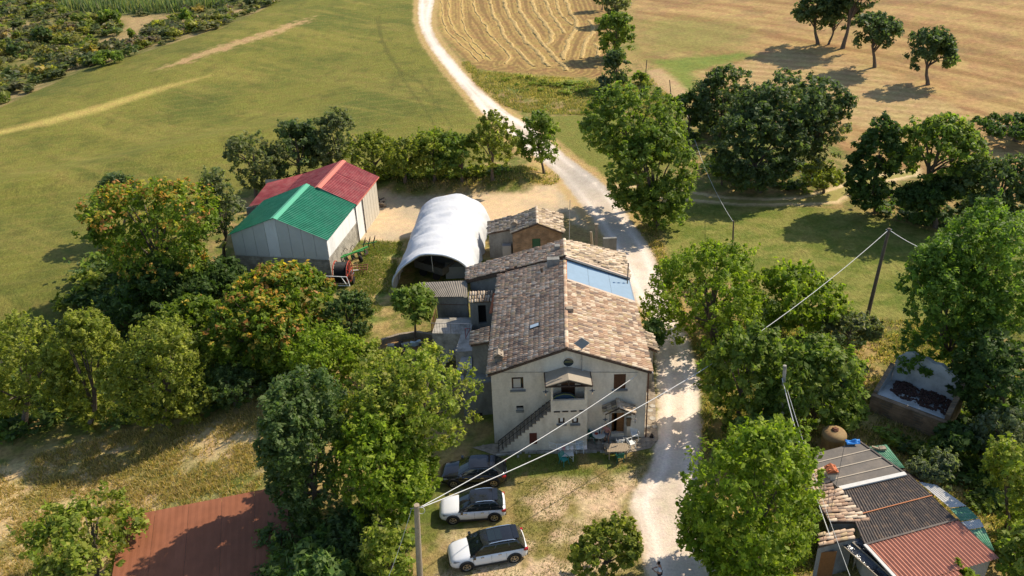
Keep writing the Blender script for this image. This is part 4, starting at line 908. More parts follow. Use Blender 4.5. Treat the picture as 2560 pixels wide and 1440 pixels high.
# ------------------------------------------------------------------ barn: green shed and red shed
def barn():
    A = Vector((-17.25, 72.3, 0)); ax = Vector((.19, .982, 0)).normalized(); lf = Vector((-ax.y, ax.x, 0))
    def W(l, d, z): p = A+lf*l+ax*d; return Vector((p.x, p.y, z))
    t = thing('green_shed', 'white panel farm shed with bright green corrugated gable roof', 'shed', A)
    w_, d_ = 9.6, 8.0; ez, rz = 4.25, 6.2
    mb = MB(t)
    mb.quad(W(w_, 0, 2.0), W(0, 0, 2.0), W(0, 0, ez), W(w_, 0, ez)); mb.add([W(w_, 0, ez), W(0, 0, ez), W(w_/2, 0, rz-.05)], [(0, 1, 2)])
    o = mb.build('gable_panel', 'panel_grey', t)
    # individual gable panels with their joints
    for i in range(8):
        l0, l1 = w_*i/8+.02, w_*(i+1)/8-.02
        def top(l): return ez+(rz-ez)*(1-abs(l-w_/2)/(w_/2))-.06
        mb = MB(t); pts = [(l0, 2.06), (l1, 2.06), (l1, top(l1))]+([(w_/2, top(w_/2))] if l0 < w_/2 < l1 else [])+[(l0, top(l0))]
        fr = [W(l, -.05, z) for l, z in pts]; bk = [W(l, -.003, z) for l, z in pts]; n = len(pts)
        mb.add(fr+bk, [tuple(range(n))]+[(j, j+n, (j+1) % n+n, (j+1) % n) for j in range(n)])
        o = mb.build('panel', 'panel_white' if i in (4,) else 'panel_grey', t)
    mb = MB(t); mb.quad(W(w_, 0, -1), W(0, 0, -1), W(0, 0, 2.0), W(w_, 0, 2.0)); mb.quad(W(0, 0, -1), W(0, d_, -1), W(0, d_, 2.2), W(0, 0, 2.2)); mb.quad(W(w_, 0, -1), W(w_, 0, ez), W(w_, d_, ez), W(w_, d_, -1)); mb.build('base_wall', 'block', t)
    mb = MB(t); mb.bar(W(w_, -.03, 2.0), W(0, -.03, 2.0), .06, .05); mb.build('base_trim', 'panel_grey', t)
    mb = MB(t); mb.quad(W(-.03, 0, 2.2), W(-.03, d_, 2.2), W(-.03, d_, ez), W(-.03, 0, ez)); mb.quad(W(-.03, 0, 2.2), W(0, 0, 2.2), W(0, d_, 2.2), W(-.03, d_, 2.2)); mb.build('side_panel', 'panel_white', t)
    ov = .25
    for s in (-1, 1):
        l = -ov if s < 0 else w_+ov
        z_e = ez-ov*(rz-ez)/(w_/2)
        corr(t, 'roof_slope', W(w_/2, -.3, rz), W(w_/2, d_, rz), W(l, -.3, z_e), W(l, d_, z_e), .28, .038, 'green_metal', 3, 'trap')
    mb = MB(t)
    for s in (-1, 1): mb.slab(W(w_/2, -.32, rz+.09), W(w_/2, d_+.02, rz+.09), W(w_/2+s*.38, d_+.02, rz-.07), W(w_/2+s*.38, -.32, rz-.07), .02)
    mb.build('ridge_cap', 'green_ridge', t)
    mb = MB(t); mb.tube([W(-.28, d_-.1, ez-.1), W(-.1, d_-.1, ez-.35), W(-.1, d_-.1, 0)], .06, 6); mb.build('downpipe', mat('pipe_brown', (.06, .045, .045), .5), t)
    # red shed
    t2 = thing('red_shed', 'larger pale concrete shed with dark red corrugated roof behind the green one', 'shed', W(0, d_, 0))
    D0, D1 = d_+.02, d_+7.1; w2 = 8.6; z2, r2 = 4.32, 5.95; rl2 = 3.6
    mb = MB(t2); wl2 = [(0, D0+2.1), (0, D1)]
    mb.quad(W(.0, D0+2.1, -1), W(0, D1, -1), W(0, D1, z2), W(0, D0+2.1, z2)); mb.quad(W(0, D1, -1), W(13, D1, -1), W(13, D1, z2-.8), W(0, D1, z2))
    mb.quad(W(w2, D0, -1), W(w2, D0, z2), W(0, D0, z2), W(0, D0, -1)); mb.add([W(0, D0, z2), W(w2, D0, z2), W(rl2, D0, r2-.05)], [(0, 1, 2)])
    mb.build('wall', 'panel_concrete', t2)
    for i in range(6):
        a = D0+2.15+(D1-D0-2.2)*i/6; b = a+(D1-D0-2.2)/6-.05; mb = MB(t2); mb.quad(W(-.03, a, -.5), W(-.03, b, -.5), W(-.03, b, z2-.05), W(-.03, a, z2-.05)); mb.quad(W(-.03, a, -.5), W(-.03, a, z2-.05), W(0, a, z2-.05), W(0, a, -.5)); mb.build('panel', 'panel_concrete', t2)
    mb = MB(t2); mb.quad(W(-.02, D0, -1), W(-.02, D0+2.06, -1), W(-.02, D0+2.06, z2), W(-.02, D0, z2)); o = mb.build('sliding_door', 'panel_white', t2); 
    ov = .3; sl = (r2-z2)/(rl2)
    corr(t2, 'roof_slope', W(rl2, D0-.15, r2), W(rl2, D1+.25, r2), W(-ov, D0-.15, z2-ov*sl), W(-ov, D1+.25, z2-ov*sl), .28, .038, 'red_metal', 3, 'trap')
    lk = w2-.2; zk = r2-(lk-rl2)*.36
    corr(t2, 'roof_slope', W(rl2, D0-.15, r2), W(rl2, D1+.25, r2), W(lk, D0-.15, zk), W(lk, D1+.25, zk), .28, .038, 'red_metal', 3, 'trap')
    q = [W(lk, D1+.25, zk), W(lk, D0-.3, zk), G(622, 517, 3.7), G(668, 459, 4.0)]
    corr(t2, 'lean_to_roof', q[1], q[0], q[2], q[3], .28, .038, 'red_metal', 3, 'trap')
    mb = MB(t2)
    for s in (-1, 1): mb.slab(W(rl2, D0-.2, r2+.09), W(rl2, D1+.3, r2+.09), W(rl2+s*.38, D1+.3, r2-.06), W(rl2+s*.38, D0-.2, r2-.06), .02)
    mb.build('ridge_cap', 'red_ridge', t2)
    mb = MB(t2); mb.bar(q[2]-Vector((0, 0, 2.3)), q[1]-Vector((0, 0, 2.3)), .2, 4.4); mb.build('lean_to_wall', 'plaster_grey', t2)
    mb = MB(t2); mb.tube([W(-.28, D0+2.0, z2-.12), W(-.12, D0+2.05, z2-.4), W(-.1, D0+2.05, 0)], .05, 6); mb.build('downpipe', 'pipe_brown', t2)
    mb = MB(t2); mb.bar(W(-ov, D0-.15, z2-.16), W(-ov, D1+.25, z2-.16), .1, .1); mb.build('gutter', 'red_ridge', t2)
barn()

# ------------------------------------------------------------------ white tunnel tent
t = thing('tunnel_tent', 'open white tarpaulin tunnel shelter between barn and farmhouse', 'tent', (-7.2, 68.5, 0))
FA, FB_, BA, BB = Vector((-10.95, 68.4, 0)), Vector((-3.4, 68.9, 0)), Vector((-9.75, 82.2, 0)), Vector((-2.1, 82.6, 0))
HT = 3.9; NA, ND = 28, 42; mb = MB(t); 
def tp_(u, v):
    a = FA.lerp(BA, v); b = FB_.lerp(BB, v); c = (a+b)/2; ang = math.pi*(1-u)
    rib = abs(math.sin(v*math.pi*9)); sag = (0.03*rib)*(math.sin(ang)**.5 if math.sin(ang) > 0 else 0)
    k = (1-sag*.9); ca = math.cos(ang); sa = math.sin(ang)
    ca = math.copysign(abs(ca)**.9, ca); sa = max(sa, 0)**.86
    wr = 0.05*(vnoise(u*9, v*26, 4)-.5)*2
    p = c+(b-a)/2*ca*(k+wr)+Vector((0, 0, HT*sa*(k+wr)+.02)); return p
vs = [tp_(i/NA, j/ND) for j in range(ND+1) for i in range(NA+1)]
fs = [(j*(NA+1)+i, j*(NA+1)+i+1, (j+1)*(NA+1)+i+1, (j+1)*(NA+1)+i) for j in range(ND) for i in range(NA)]
mb.add(vs, fs); mb.build('cover', 'tarp', t, True)
for j in range(7):
    mb = MB(t); v = j/6; mb.tube([tp_(i/14, v)*1.0-Vector((0, 0, .06))+((FA.lerp(BA, v)+FB_.lerp(BB, v))/2-tp_(i/14, v))*.015 for i in range(15)], .035, 5); mb.build('hoop', 'steel', t)
mb = MB(t); mb.tube([tp_(i/28, 0)+Vector((0, -.03, 0)) for i in range(29)], .09, 6); mb.build('front_edge', 'tarp_edge', t, True)
mb = MB(t); mb.tube([tp_(.5, 0), tp_(.5, 0)-Vector((0, -.4, 2.0))], .02, 4); mb.build('hanging_rope', 'cable', t)
t = thing('grain_trailer', 'dark grey open box trailer parked inside the tunnel tent', 'trailer', (-7.3, 72.2, 0)); 
mb = MB(t); Mz = R(-35)
c = Vector((-7.3, 72.2, .8)); mb.box(c, (3.4, 1.9, .12), rz=Mz); Rz = Matrix.Rotation(Mz, 3, 'Z')
for s in (-1, 1): mb.box(c+Rz @ Vector((0, s*.95, .35)), (3.4, .06, .7), rz=Mz); mb.box(c+Rz @ Vector((s*1.7, 0, .35)), (.06, 1.9, .7), rz=Mz)
mb.build('box', mat('trailer_grey', (.11, .11, .10), .7, n=(3, .2)), t)
for a in (-.8, .8):
    for s in (-1, 1): mb = MB(t); q = c+Rz @ Vector((a, s*.8, -.4)); mb.lathe(q, [(0, -.1), (.38, -.1), (.38, .1), (0, .1)], 14, 'Y'); mb.build('wheel', 'rubber', t)
t = thing('white_crate', 'pale boxy cabinet standing at the mouth of the tunnel tent', 'cabinet', (*G(1140, 698, 0)[:2], 0)); p = t.location; mb = MB(t); mb.box((p.x, p.y+.6, .6), (1.9, .9, 1.2)); mb.box((p.x, p.y+.6, 1.22), (2.0, 1.0, .06)); mb.build('body', mat('cab_grey', (.22, .25, .26), .6), t)

# ------------------------------------------------------------------ rust red roof bottom left
t = thing('rust_roof_barn', 'low shed with broad rust brown sheet roof beside the dry slope', 'shed', (-20, 38, -2))
q0, q1, q2 = G(640, 1230, .4), G(300, 1303, .2), G(735, 1335, .4)
ax = (q1-q0).normalized(); d1 = Vector((ax.y, -ax.x, 0)); 
if d1.y > 0: d1 = -d1
A0 = q0+Vector((1.9, .5, .05)); W_ = 10.3; L_ = 9.5; ax = (q1-q0); ax.z = 0; ax.normalize(); d1 = Vector((ax.y, -ax.x, 0)); d1 = -d1 if d1.y > 0 else d1
d1 = (d1+ax*-.0).normalized()
for i in range(5):
    l0, l1 = W_*i/5, W_*(i+1)/5-.015
    for j in range(2):
        a0, a1 = L_*j/2, L_*(j+1)/2-.01
        z = lambda d: .55-d*.06
        mb = MB(t); nu = 10
        mb.grid(A0+ax*l0+Vector((0, 0, z(0)*0+.0))+d1*a0+Vector((0, 0, -a0*.06)), A0+ax*l1+d1*a0+Vector((0, 0, -a0*.06)), A0+ax*l0+d1*a1+Vector((0, 0, -a1*.06-.03)), A0+ax*l1+d1*a1+Vector((0, 0, -a1*.06-.03)), nu, 3, lambda u, v: .012 if int(u*10+.5) % 2 else 0)
        mb.build('roof_sheet', 'rust_sheet', t)
mb = MB(t); c0 = A0+ax*.4+d1*.4; pts = [A0+ax*.3+d1*.3, A0+ax*(W_-.3)+d1*.3, A0+ax*(W_-.3)+d1*(L_-.3), A0+ax*.3+d1*(L_-.3)]
mb.prism([p[:2] for p in pts], -5, [p.z-.12-(.0 if i < 2 else .6) for i, p in enumerate(pts)]); mb.build('wall', 'blockwork', t)

# ------------------------------------------------------------------ ruin on the right
t = thing('ruined_room', 'roofless ruined brick room with bluish plaster walls and rubble floor', 'ruin', (28, 48, -1))
zf = 1.3
fl = G(2178, 988, zf); br_ = G(2335, 1047, zf); bl = G(2248, 945, zf); tr_ = G(2370, 1000, zf)
nrm = (br_-fl).normalized(); bk = Vector((-nrm.y, nrm.x, 0))
if bk.y < 0: bk = -bk
Wd = 5.2; Dp = 3.2
def RU(u, v, z): p = fl+nrm*u+bk*v; return Vector((p.x, p.y, z))
mb = MB(t); mb.prism([RU(0, 0, 0)[:2], RU(Wd, 0, 0)[:2], RU(Wd, .35, 0)[:2], RU(0, .35, 0)[:2]], -3, zf); mb.prism([RU(0, .36, 0)[:2], RU(.3, .36, 0)[:2], RU(.3, Dp, 0)[:2], RU(0, Dp, 0)[:2]], -3, [zf+.15, zf+.15, zf+1.1, zf+1.1])
mb.prism([RU(Wd-.32, .36, 0)[:2], RU(Wd, .36, 0)[:2], RU(Wd, Dp+.3, 0)[:2], RU(Wd-.32, Dp+.3, 0)[:2]], -3, [zf+.5, zf+.4, zf+2.0, zf+2.2]); mb.build('brick_wall', 'ruin_brick', t)
mb = MB(t); n = 9; vs = []; 
hts = [1.6, 2.2, 2.5, 2.3, 2.4, 2.2, 2.3, 2.0, 1.9, 2.1]
for i in range(10): vs += [RU(.31+(Wd-.64)*i/9, Dp, -2), RU(.31+(Wd-.64)*i/9, Dp, zf+hts[i]), RU(.31+(Wd-.64)*i/9, Dp+.35, zf+hts[i]), RU(.31+(Wd-.64)*i/9, Dp+.35, -2)]
for i in range(9): k = i*4; mb_f = [(k, k+4, k+5, k+1), (k+1, k+5, k+6, k+2), (k+2, k+6, k+7, k+3)]; mb.add([], []); mb.f += [tuple(mb_f[0]), tuple(mb_f[1]), tuple(mb_f[2])]; mb.m += [0, 0, 0]
mb.v = [tuple(v) for v in vs]; mb.build('plaster_wall', 'ruin_plaster', t)
mb = MB(t); mb.quad(RU(.31, .36, zf+.03), RU(Wd-.33, .36, zf+.03), RU(Wd-.33, Dp-.01, zf-.35), RU(.31, Dp-.01, zf-.35)); mb.quad(RU(.301, .36, zf-.5), RU(.301, .36, zf+.14), RU(.301, Dp, zf+1.08), RU(.301, Dp, zf-.5)); mb.build('floor', 'ruin_plaster', t)
mb = MB(t); k = 0
for i in range(420):
    u = random.uniform(.75, Wd-.4); v = random.uniform(1.0, Dp-.1); 
    if v < 1.0+.8*max(0, 1.6-u): continue
    mb.box(RU(u, v, zf-.2+.18*vnoise(u*2, v*2, 5)+random.random()*.08), (random.uniform(.08, .3), random.uniform(.06, .2), random.uniform(.04, .12)), M=Matrix.Rotation(random.random()*3, 3, 'Z') @ Matrix.Rotation(random.uniform(-.5, .5), 3, 'X'))
o = mb.build('rubble', 'rubble', t); meta(o, kind='stuff')

# ------------------------------------------------------------------ sheds bottom right
t = thing('patchwork_shed', 'jumble of low sheds with felt black brown and terracotta sheet roofs', 'shed', (21, 38, 0))
z1 = 2.75
A_, B_, C_, D_ = G(2010, 1140, z1), G(2150, 1105, z1), G(2262, 1185, z1), G(2098, 1222, z1)
mb = MB(t); mb.slab(A_, B_, C_, D_, .1); mb.build('felt_roof', 'felt', t)
for k in range(1, 4):
    f = k/4; mb = MB(t); mb.bar(A_.lerp(D_, f)+Vector((0, 0, .03)), B_.lerp(C_, f)+Vector((0, 0, .03)), .07, .03); mb.build('seam', 'felt_seam', t)
mb = MB(t); mb.bar(D_+Vector((0, -.05, .08)), C_+Vector((0, -.05, .08)), .28, .1); mb.build('white_flashing', 'white_sheet', t)
mb = MB(t); mb.bar(B_, C_+Vector((.05, 0, 0)), .12, .12); mb.build('edge_beam', 'black_sheet', t)
E_, F__, G_, H_ = G(2104, 1228, 2.72), G(2272, 1184, 2.72), G(2392, 1298, 2.5), G(2160, 1358, 2.5)
Em, Fm = E_.lerp(H_, .5), F__.lerp(G_, .5)
for i in range(6):
    a, b = i/6, (i+1)/6-.002
    corr(t, 'black_sheet', E_.lerp(F__, a), E_.lerp(F__, b), Em.lerp(Fm, a), Em.lerp(Fm, b), .13, .022, 'black_sheet', 2)
    corr(t, 'black_sheet', Em.lerp(Fm, a)-Vector((0, 0, .03)), Em.lerp(Fm, b)-Vector((0, 0, .03)), H_.lerp(G_, a)-Vector((0, 0, .03)), H_.lerp(G_, b)-Vector((0, 0, .03)), .13, .022, 'black_sheet', 2)
mb = MB(t); mb.bar(Em+Vector((0, 0, .04)), Fm+Vector((0, 0, .04)), .06, .02); mb.build('rust_lap', 'rust_flash', t)
I_, J_, K_ = G(2166, 1362, 2.45), G(2394, 1300, 2.45), G(2498, 1396, 2.3); Lx = I_+(K_-J_)*1.55; Kx = J_+(K_-J_)*1.0; L2 = I_+(K_-J_)*1.0
corr(t, 'terracotta_roof', I_, J_, L2, Kx, .23, .045, 'terracotta_sheet', 4)
corr(t, 'terracotta_roof', L2-Vector((0, 0, .02)), L2.lerp(Kx, .55)-Vector((0, 0, .02)), Lx, Lx+(J_-I_)*.55, .23, .045, 'terracotta_sheet', 3)
mb = MB(t); mb.bar(I_+Vector((0, 0, .06)), J_+Vector((0, 0, .06)), .12, .06); mb.build('ridge_strip', 'black_sheet', t)
mb = MB(t); mb.bar(I_+Vector((-.1, 0, .03)), Lx+Vector((-.1, 0, .03)), .18, .08); mb.build('white_edge', 'white_sheet', t)
mb = MB(t); mb.prism([p[:2] for p in (A_+Vector((.3, -.2, 0)), D_+Vector((.2, 0, 0)), H_+Vector((.2, 0, 0)), I_+(K_-J_)*.95+Vector((.3, 0, 0)), K_+Vector((-.3, .2, 0)), G_+Vector((-.3, 0, 0)), C_+Vector((-.2, 0, 0)), B_+Vector((-.2, -.2, 0)))], -3, 2.1); mb.build('wall', 'blockwork', t)
# side sheets
zz = 2.05
for pts, mt_ in (([(2172, 1118), (2216, 1112), (2262, 1170), (2238, 1172)], 'green_sheet'), ([(2296, 1205), (2340, 1213), (2416, 1266), (2374, 1270)], 'white_sheet'), ([(2374, 1272), (2418, 1268), (2446, 1296), (2402, 1304)], 'green_sheet'), ([(2402, 1306), (2448, 1298), (2460, 1318), (2422, 1325)], 'white_sheet'), ([(2424, 1327), (2461, 1320), (2486, 1378), (2470, 1372)], 'green_sheet')):
    q = [G(a, b, zz) for a, b in pts]; corr(t, 'side_sheet', q[0], q[1], q[3], q[2], .16, .02, mt_, 2)
mb = MB(t); q = [G(a, b, zz) for a, b in ((2180, 1122), (2212, 1118), (2255, 1168), (2410, 1268), (2455, 1310), (2480, 1376), (2400, 1310), (2300, 1210))]
for i in range(7): mb.bar(q[i]-Vector((0, 0, .12)), q[i+1]-Vector((0, 0, .12)), .1)
mb.build('purlin', 'dark_wood', t)
mb = MB(t); p = G(2205, 1124, 2.1); mb.box(p+Vector((0, 0, .12)), (.42, .32, .14)); mb.build('weight_block', 'stone', t); mb = MB(t); p = G(2188, 1122, 2.1); mb.bar(p+Vector((-.2, .1, .1)), p+Vector((.25, -.2, .1)), .12); mb.build('plank', 'grey_wood', t)
# tiled parts
q = [G(2030, 1236, 2.95), G(2095, 1222, 2.95), G(2174, 1306, 2.5), G(2075, 1306, 2.5)]
mb = MB(t); mb.slab(*q, .1); mb.build('tiled_roof', 'roof_deck', t)
q2 = [G(2045, 1332, 2.9), G(2128, 1322, 2.9), G(2135, 1345, 2.6), G(2045, 1368, 2.6)]
mb = MB(t); mb.slab(*q2, .1); mb.build('tiled_roof', 'roof_deck', t)
q3 = [G(2005, 1180, 2.95), G(2060, 1168, 2.95), G(2085, 1225, 2.75), G(2030, 1232, 2.75)]
lay_tiles(t, [(tile_places(q[0], q[3], q[1], q[2], pu=.24, wild=1.4), PAL_WARM, 'w'), (tile_places(q2[0], q2[3], q2[1], q2[2], pu=.26, wild=1.5), PAL_WARM, 'w'), (tile_places(q3[0], q3[3], q3[1], q3[2], wild=1.4), PAL_WARM, 'w')], 300)
mb = MB(t); qq = [q[3]+Vector((0, 0, -.12)), q[2]+Vector((0, 0, -.12))]; mb.quad(qq[0], qq[1], qq[1]-Vector((0, 0, 3)), qq[0]-Vector((0, 0, 3))); mb.quad(q2[3]-Vector((0, 0, .1)), q2[2]-Vector((0, 0, .1)), q2[2]-Vector((0, 0, 3)), q2[3]-Vector((0, 0, 3))); mb.build('front_wall', 'plaster_grey', t)
mb = MB(t); p = q2[3].lerp(q2[2], .25); mb.box((p.x+.1, p.y-.04, 1.0), (1.0, .06, 2.2)); mb.build('door', 'door_wood', t)
p = G(2075, 1195, 2.75); c = chimney(t, (p.x, p.y, 2.7), (.5, .45), .55, True, 'plaster'); 
# plastic film canopy
t = thing('film_canopy', 'sloping frame canopy covered with shiny dark plastic film', 'canopy', (*G(2170, 1400, 1.8)[:2], 0))
a, b = G(2088, 1348, 2.3), G(2150, 1345, 2.3); dr2 = (G(2260, 1440, 2.0)-G(2150, 1345, 2.3)); c_, d_2 = a+dr2*1.4, b+dr2*1.4
for i in range(2):
    f0, f1 = i/2+.02, (i+1)/2-.02; mb = MB(t); mb.grid(a.lerp(b, f0), a.lerp(b, f1), c_.lerp(d_2, f0), c_.lerp(d_2, f1), 10, 40, lambda u, v: -.07*math.sin(math.pi*u)+.05*(vnoise(u*3.5, v*22, 8+i)-.5)*2); mb.build('film', 'plastic_film', t, True)
for f in (0, .5, 1): mb = MB(t); mb.bar(a.lerp(b, f)+Vector((0, 0, .02)), c_.lerp(d_2, f)+Vector((0, 0, .02)), .05, .06); mb.build('batten', 'pole_wood', t)
for f in (0, 1): mb = MB(t); p = a.lerp(b, f); mb.tube([p, (p.x, p.y, -1.5)], .05, 5); mb.build('post', 'pole_wood', t)
# tank
tk = G(2088, 1075, 3.0); t = thing('water_tank', 'rusty ochre upright cylindrical tank with domed top behind the sheds', 'tank', (tk.x, tk.y, 0)); mb = MB(t)
mb.lathe((tk.x, tk.y, 0), [(.74, -1.5), (.74, 2.45), (.78, 2.5), (.79, 2.62), (.76, 2.75), (.66, 2.88), (.45, 2.97), (.0, 3.02)], 28); mb.build('shell', 'tank_paint', t, True)
mb = MB(t); mb.lathe((tk.x, tk.y, 3.0), [(.22, -.02), (.22, .07), (.13, .09), (.13, .17), (0, .18)], 14); mb.build('valve', 'rusty_iron', t)
for k in range(5): a_ = k*1.256; mb = MB(t); mb.box((tk.x+math.cos(a_)*.18, tk.y+math.sin(a_)*.18, 3.1), (.05, .05, .06)); mb.build('bolt', 'rusty_iron', t)
bt = G(2130, 1106, 2.9); t = thing('blue_tarpaulin', 'crumpled bright blue tarpaulin on the far edge of the felt roof', 'tarpaulin', bt); mb = MB(t)
mb.grid(bt+Vector((-.45, .2, .02)), bt+Vector((.5, .2, .02)), bt+Vector((-.4, -.2, .02)), bt+Vector((.45, -.2, .02)), 14, 7, lambda u, v: .28*vnoise(u*6, v*4, 3)*math.sin(math.pi*v)*1.0); mb.build('sheet', 'blue_plastic', t)

# ------------------------------------------------------------------ trees
KINDS = {
 'bright': dict(l=.125, pal=[(0.181, 0.260, 0.020), (0.242, 0.321, 0.028), (0.128, 0.192, 0.016), (0.302, 0.355, 0.045), (0.099, 0.150, 0.013)], sh=.9, dens=1.0, clus=.16),
 'light': dict(l=.12, pal=[(0.222, 0.284, 0.040), (0.289, 0.331, 0.046), (0.153, 0.205, 0.026), (0.357, 0.347, 0.079), (0.119, 0.158, 0.024)], sh=.8, dens=.8, clus=.13),
 'oak': dict(l=.17, pal=[(0.081, 0.121, 0.043), (0.107, 0.153, 0.050), (0.057, 0.088, 0.035), (0.133, 0.170, 0.068)], sh=.25, dens=1.1, clus=.15),
 'green': dict(l=.17, pal=[(0.138, 0.203, 0.032), (0.187, 0.254, 0.040), (0.089, 0.135, 0.023), (0.237, 0.279, 0.057)], sh=.4, dens=1.1, clus=.14),
 'dark': dict(l=.12, pal=[(0.081, 0.133, 0.034), (0.057, 0.094, 0.026), (0.114, 0.172, 0.052), (0.163, 0.211, 0.078)], sh=.8, dens=1.1, clus=.12),
 'bush': dict(l=.12, pal=[(0.213, 0.250, 0.039), (0.279, 0.305, 0.048), (0.149, 0.179, 0.028), (0.352, 0.358, 0.068), (0.111, 0.143, 0.024)], sh=.9, dens=1.1, clus=.11),
 'olive': dict(l=.11, pal=[(0.157, 0.194, 0.103), (0.206, 0.230, 0.133), (0.109, 0.140, 0.073)], sh=1.1, dens=.9, clus=.12),
 'grey': dict(l=.13, pal=[(0.133, 0.164, 0.058), (0.172, 0.194, 0.078), (0.094, 0.120, 0.046), (0.234, 0.239, 0.117)], sh=.6, dens=1.0, clus=.12),
 'ailanthus': dict(l=.16, pal=[(0.148, 0.211, 0.025), (0.193, 0.258, 0.031), (0.097, 0.149, 0.019)], sh=.5, dens=1.05, clus=.12, acc=[(.60, .33, .07), (.58, .42, .07), (.55, .27, .09), (.42, .38, .05)]),
 'acacia': dict(l=.13, pal=[(0.119, 0.203, 0.030), (0.155, 0.245, 0.035), (0.082, 0.144, 0.024), (0.201, 0.270, 0.047)], sh=.7, dens=1.0, clus=.13),
 'fig': dict(l=.19, pal=[(0.094, 0.164, 0.036), (0.140, 0.224, 0.051), (0.062, 0.113, 0.029), (0.203, 0.269, 0.086)], sh=.4, dens=1.1, clus=.16),
 'ivy': dict(l=.17, pal=[(0.049, 0.088, 0.022), (0.073, 0.125, 0.030), (0.097, 0.147, 0.037)], sh=.2, dens=1.2, clus=.13),
}
def leaf_cloud(hw, hd, hz, kind, l=None, cap=30000, dens=1.0, seed=None, flatb=0.55, hollow=.72, acc_amt=.16, per=30, minc=14):
    K = KINDS[kind]; g = np.random.default_rng(seed if seed is not None else rng.integers(1 << 30))
    l = (l or K['l'])*.82
    Rm = (hw*hz*hd)**(1/3)
    n = int(min(cap*1.12, 5.6*math.pi*hw*max(hz, hd)/(l*l)*K['dens']*dens*.9)); nc = max(minc, n//per)
    # cluster centres on a lumpy shell
    d = g.normal(size=(nc, 3)); d /= np.linalg.norm(d, axis=1)[:, None]; d[:, 2] = np.where(d[:, 2] < -flatb, -d[:, 2]*.6, d[:, 2])
    vs = g.normal(size=(7, 3))*2.2; ph = g.uniform(0, 6.28, 7)
    lob = 1+.26*np.mean(np.sin(d @ vs.T*1.5+ph), axis=1)*2.0*.7
    rr = np.where(g.random(nc) < hollow, g.uniform(.80, 1.0, nc), g.uniform(.25, .85, nc))*lob
    rr = np.clip(rr, .15, 1.12)
    nl_ = 5+int(Rm*1.1); ld = g.normal(size=(nl_, 3)); ld /= np.linalg.norm(ld, axis=1)[:, None]; ld[:, 2] = np.where(ld[:, 2] < -flatb*.8, -ld[:, 2], ld[:, 2]); lr = g.uniform(.42, .66, nl_); ll_ = g.uniform(.40, .62, nl_)
    li = g.integers(0, nl_, nc); dv_ = d+ld[li]*.75+np.array([0, 0, .12]); dv_ /= np.linalg.norm(dv_, axis=1)[:, None]
    core = g.random(nc) < .22
    C = np.where(core[:, None], d*rr[:, None]*.85, ld[li]*ll_[li][:, None]+dv_*(lr[li]*np.minimum(rr, 1.0))[:, None])
    cr_ = Rm*min(max(math.sqrt(4.2/nc)*K['clus']/.13, .085), .5)*g.uniform(.65, 1.3, nc)
    C = C*np.array([max(hw-.25, hw*.85), max(hd-.25, hd*.85), max(hz-.25, hz*.85)])
    ci = np.repeat(np.arange(nc), per); N_ = len(ci)
    q = g.normal(size=(N_, 3)); q /= (np.linalg.norm(q, axis=1)[:, None]+1e-9); q *= (g.random(N_)**.5)[:, None]
    P_ = C[ci]+q*cr_[ci][:, None]*np.array([1, 1, .75])
    sd = d[ci]*.5+np.array([0, 0, .8]); sd /= np.linalg.norm(sd, axis=1)[:, None]
    shf = g.lognormal(0, .5, nc)[ci]; t_ = g.random(N_)**1.7*K['sh']*shf; t_ = np.minimum(t_, 1.7); P_ += sd*(t_*cr_[ci]*1.3)[:, None]-q*(t_*.55*cr_[ci])[:, None]
    nr = q*.5+d[ci]*.35+np.array([0, 0, .55])+g.normal(size=(N_, 3))*.55; nr /= np.linalg.norm(nr, axis=1)[:, None]
    a = np.cross(nr, g.normal(size=(N_, 3))); a /= np.linalg.norm(a, axis=1)[:, None]; b = np.cross(nr, a)
    s1 = l*np.minimum(g.lognormal(0, .42, N_), 1.9); s2 = s1*g.uniform(.42, .65, N_)
    V_ = np.stack([P_+a*s1[:, None], P_+b*s2[:, None], P_-a*s1[:, None], P_-b*s2[:, None]], 1).reshape(-1, 3)
    pal = np.array(K['pal']); pc = g.integers(0, len(pal), nc)[ci]; pl = g.integers(0, len(pal), N_)
    col = pal[pc]*.55+pal[pl]*.45; col *= 1.1*g.uniform(.75, 1.25, N_)[:, None]*(g.uniform(.82, 1.18, nc)[ci])[:, None]
    if 'acc' in K:
        up = (d[:, 2] > -.15) & (rr > .78) & (g.random(nc) < acc_amt*2.7)
        hot = up[ci] & (np.linalg.norm(q*np.array([1, 1, 1]), axis=1) > .35) & (g.random(N_) < .62) & (q[:, 2] > -.25)
        ac = np.array(K['acc']); col[hot] = ac[g.integers(0, len(ac), nc)[ci]][hot]*g.uniform(.7, 1.15, hot.sum())[:, None]
    return V_, np.repeat(col, 4, 0), C
def leaf_mesh(name, V_, col):
    return np_mesh(name, V_, np.arange(len(V_)).reshape(-1, 4), 'leaf', col)
def trunk_mesh(t, base, c, hw, hz, C, r, nl=9, lean=0):
    """tapered trunk and limbs, local to t (t at base)"""
    mb = MB(); top = Vector((c.x, c.y, max(c.z-hz*.35, base.z+.4)))-base; mid = top*.5+Vector((random.uniform(-.2, .2), random.uniform(-.2, .2), 0))
    mb.tube([Vector((0, 0, -.3)), mid*.4, mid, top, Vector(top)+Vector((0, 0, hz*.7))], [r*1.25, r, r*.8, r*.6, r*.15], 7)
    cc = c-base; idx = np.argsort(-np.linalg.norm(C, axis=1))[:max(len(C)//2, nl)]; idx = np.random.default_rng(3).permutation(idx)[:nl]
    for i in idx:
        e = cc+Vector(C[i])*.93; s = top*random.uniform(.65, 1.0) if e.z > top.z*.9 else top*.75; m_ = s.lerp(e, .5)+Vector((0, 0, .12*(e-s).length)); mb.tube([s, m_, e], [r*.42, r*.25, r*.07], 5)
    return mb.build('trunk', 'bark', t)
NT = [0]
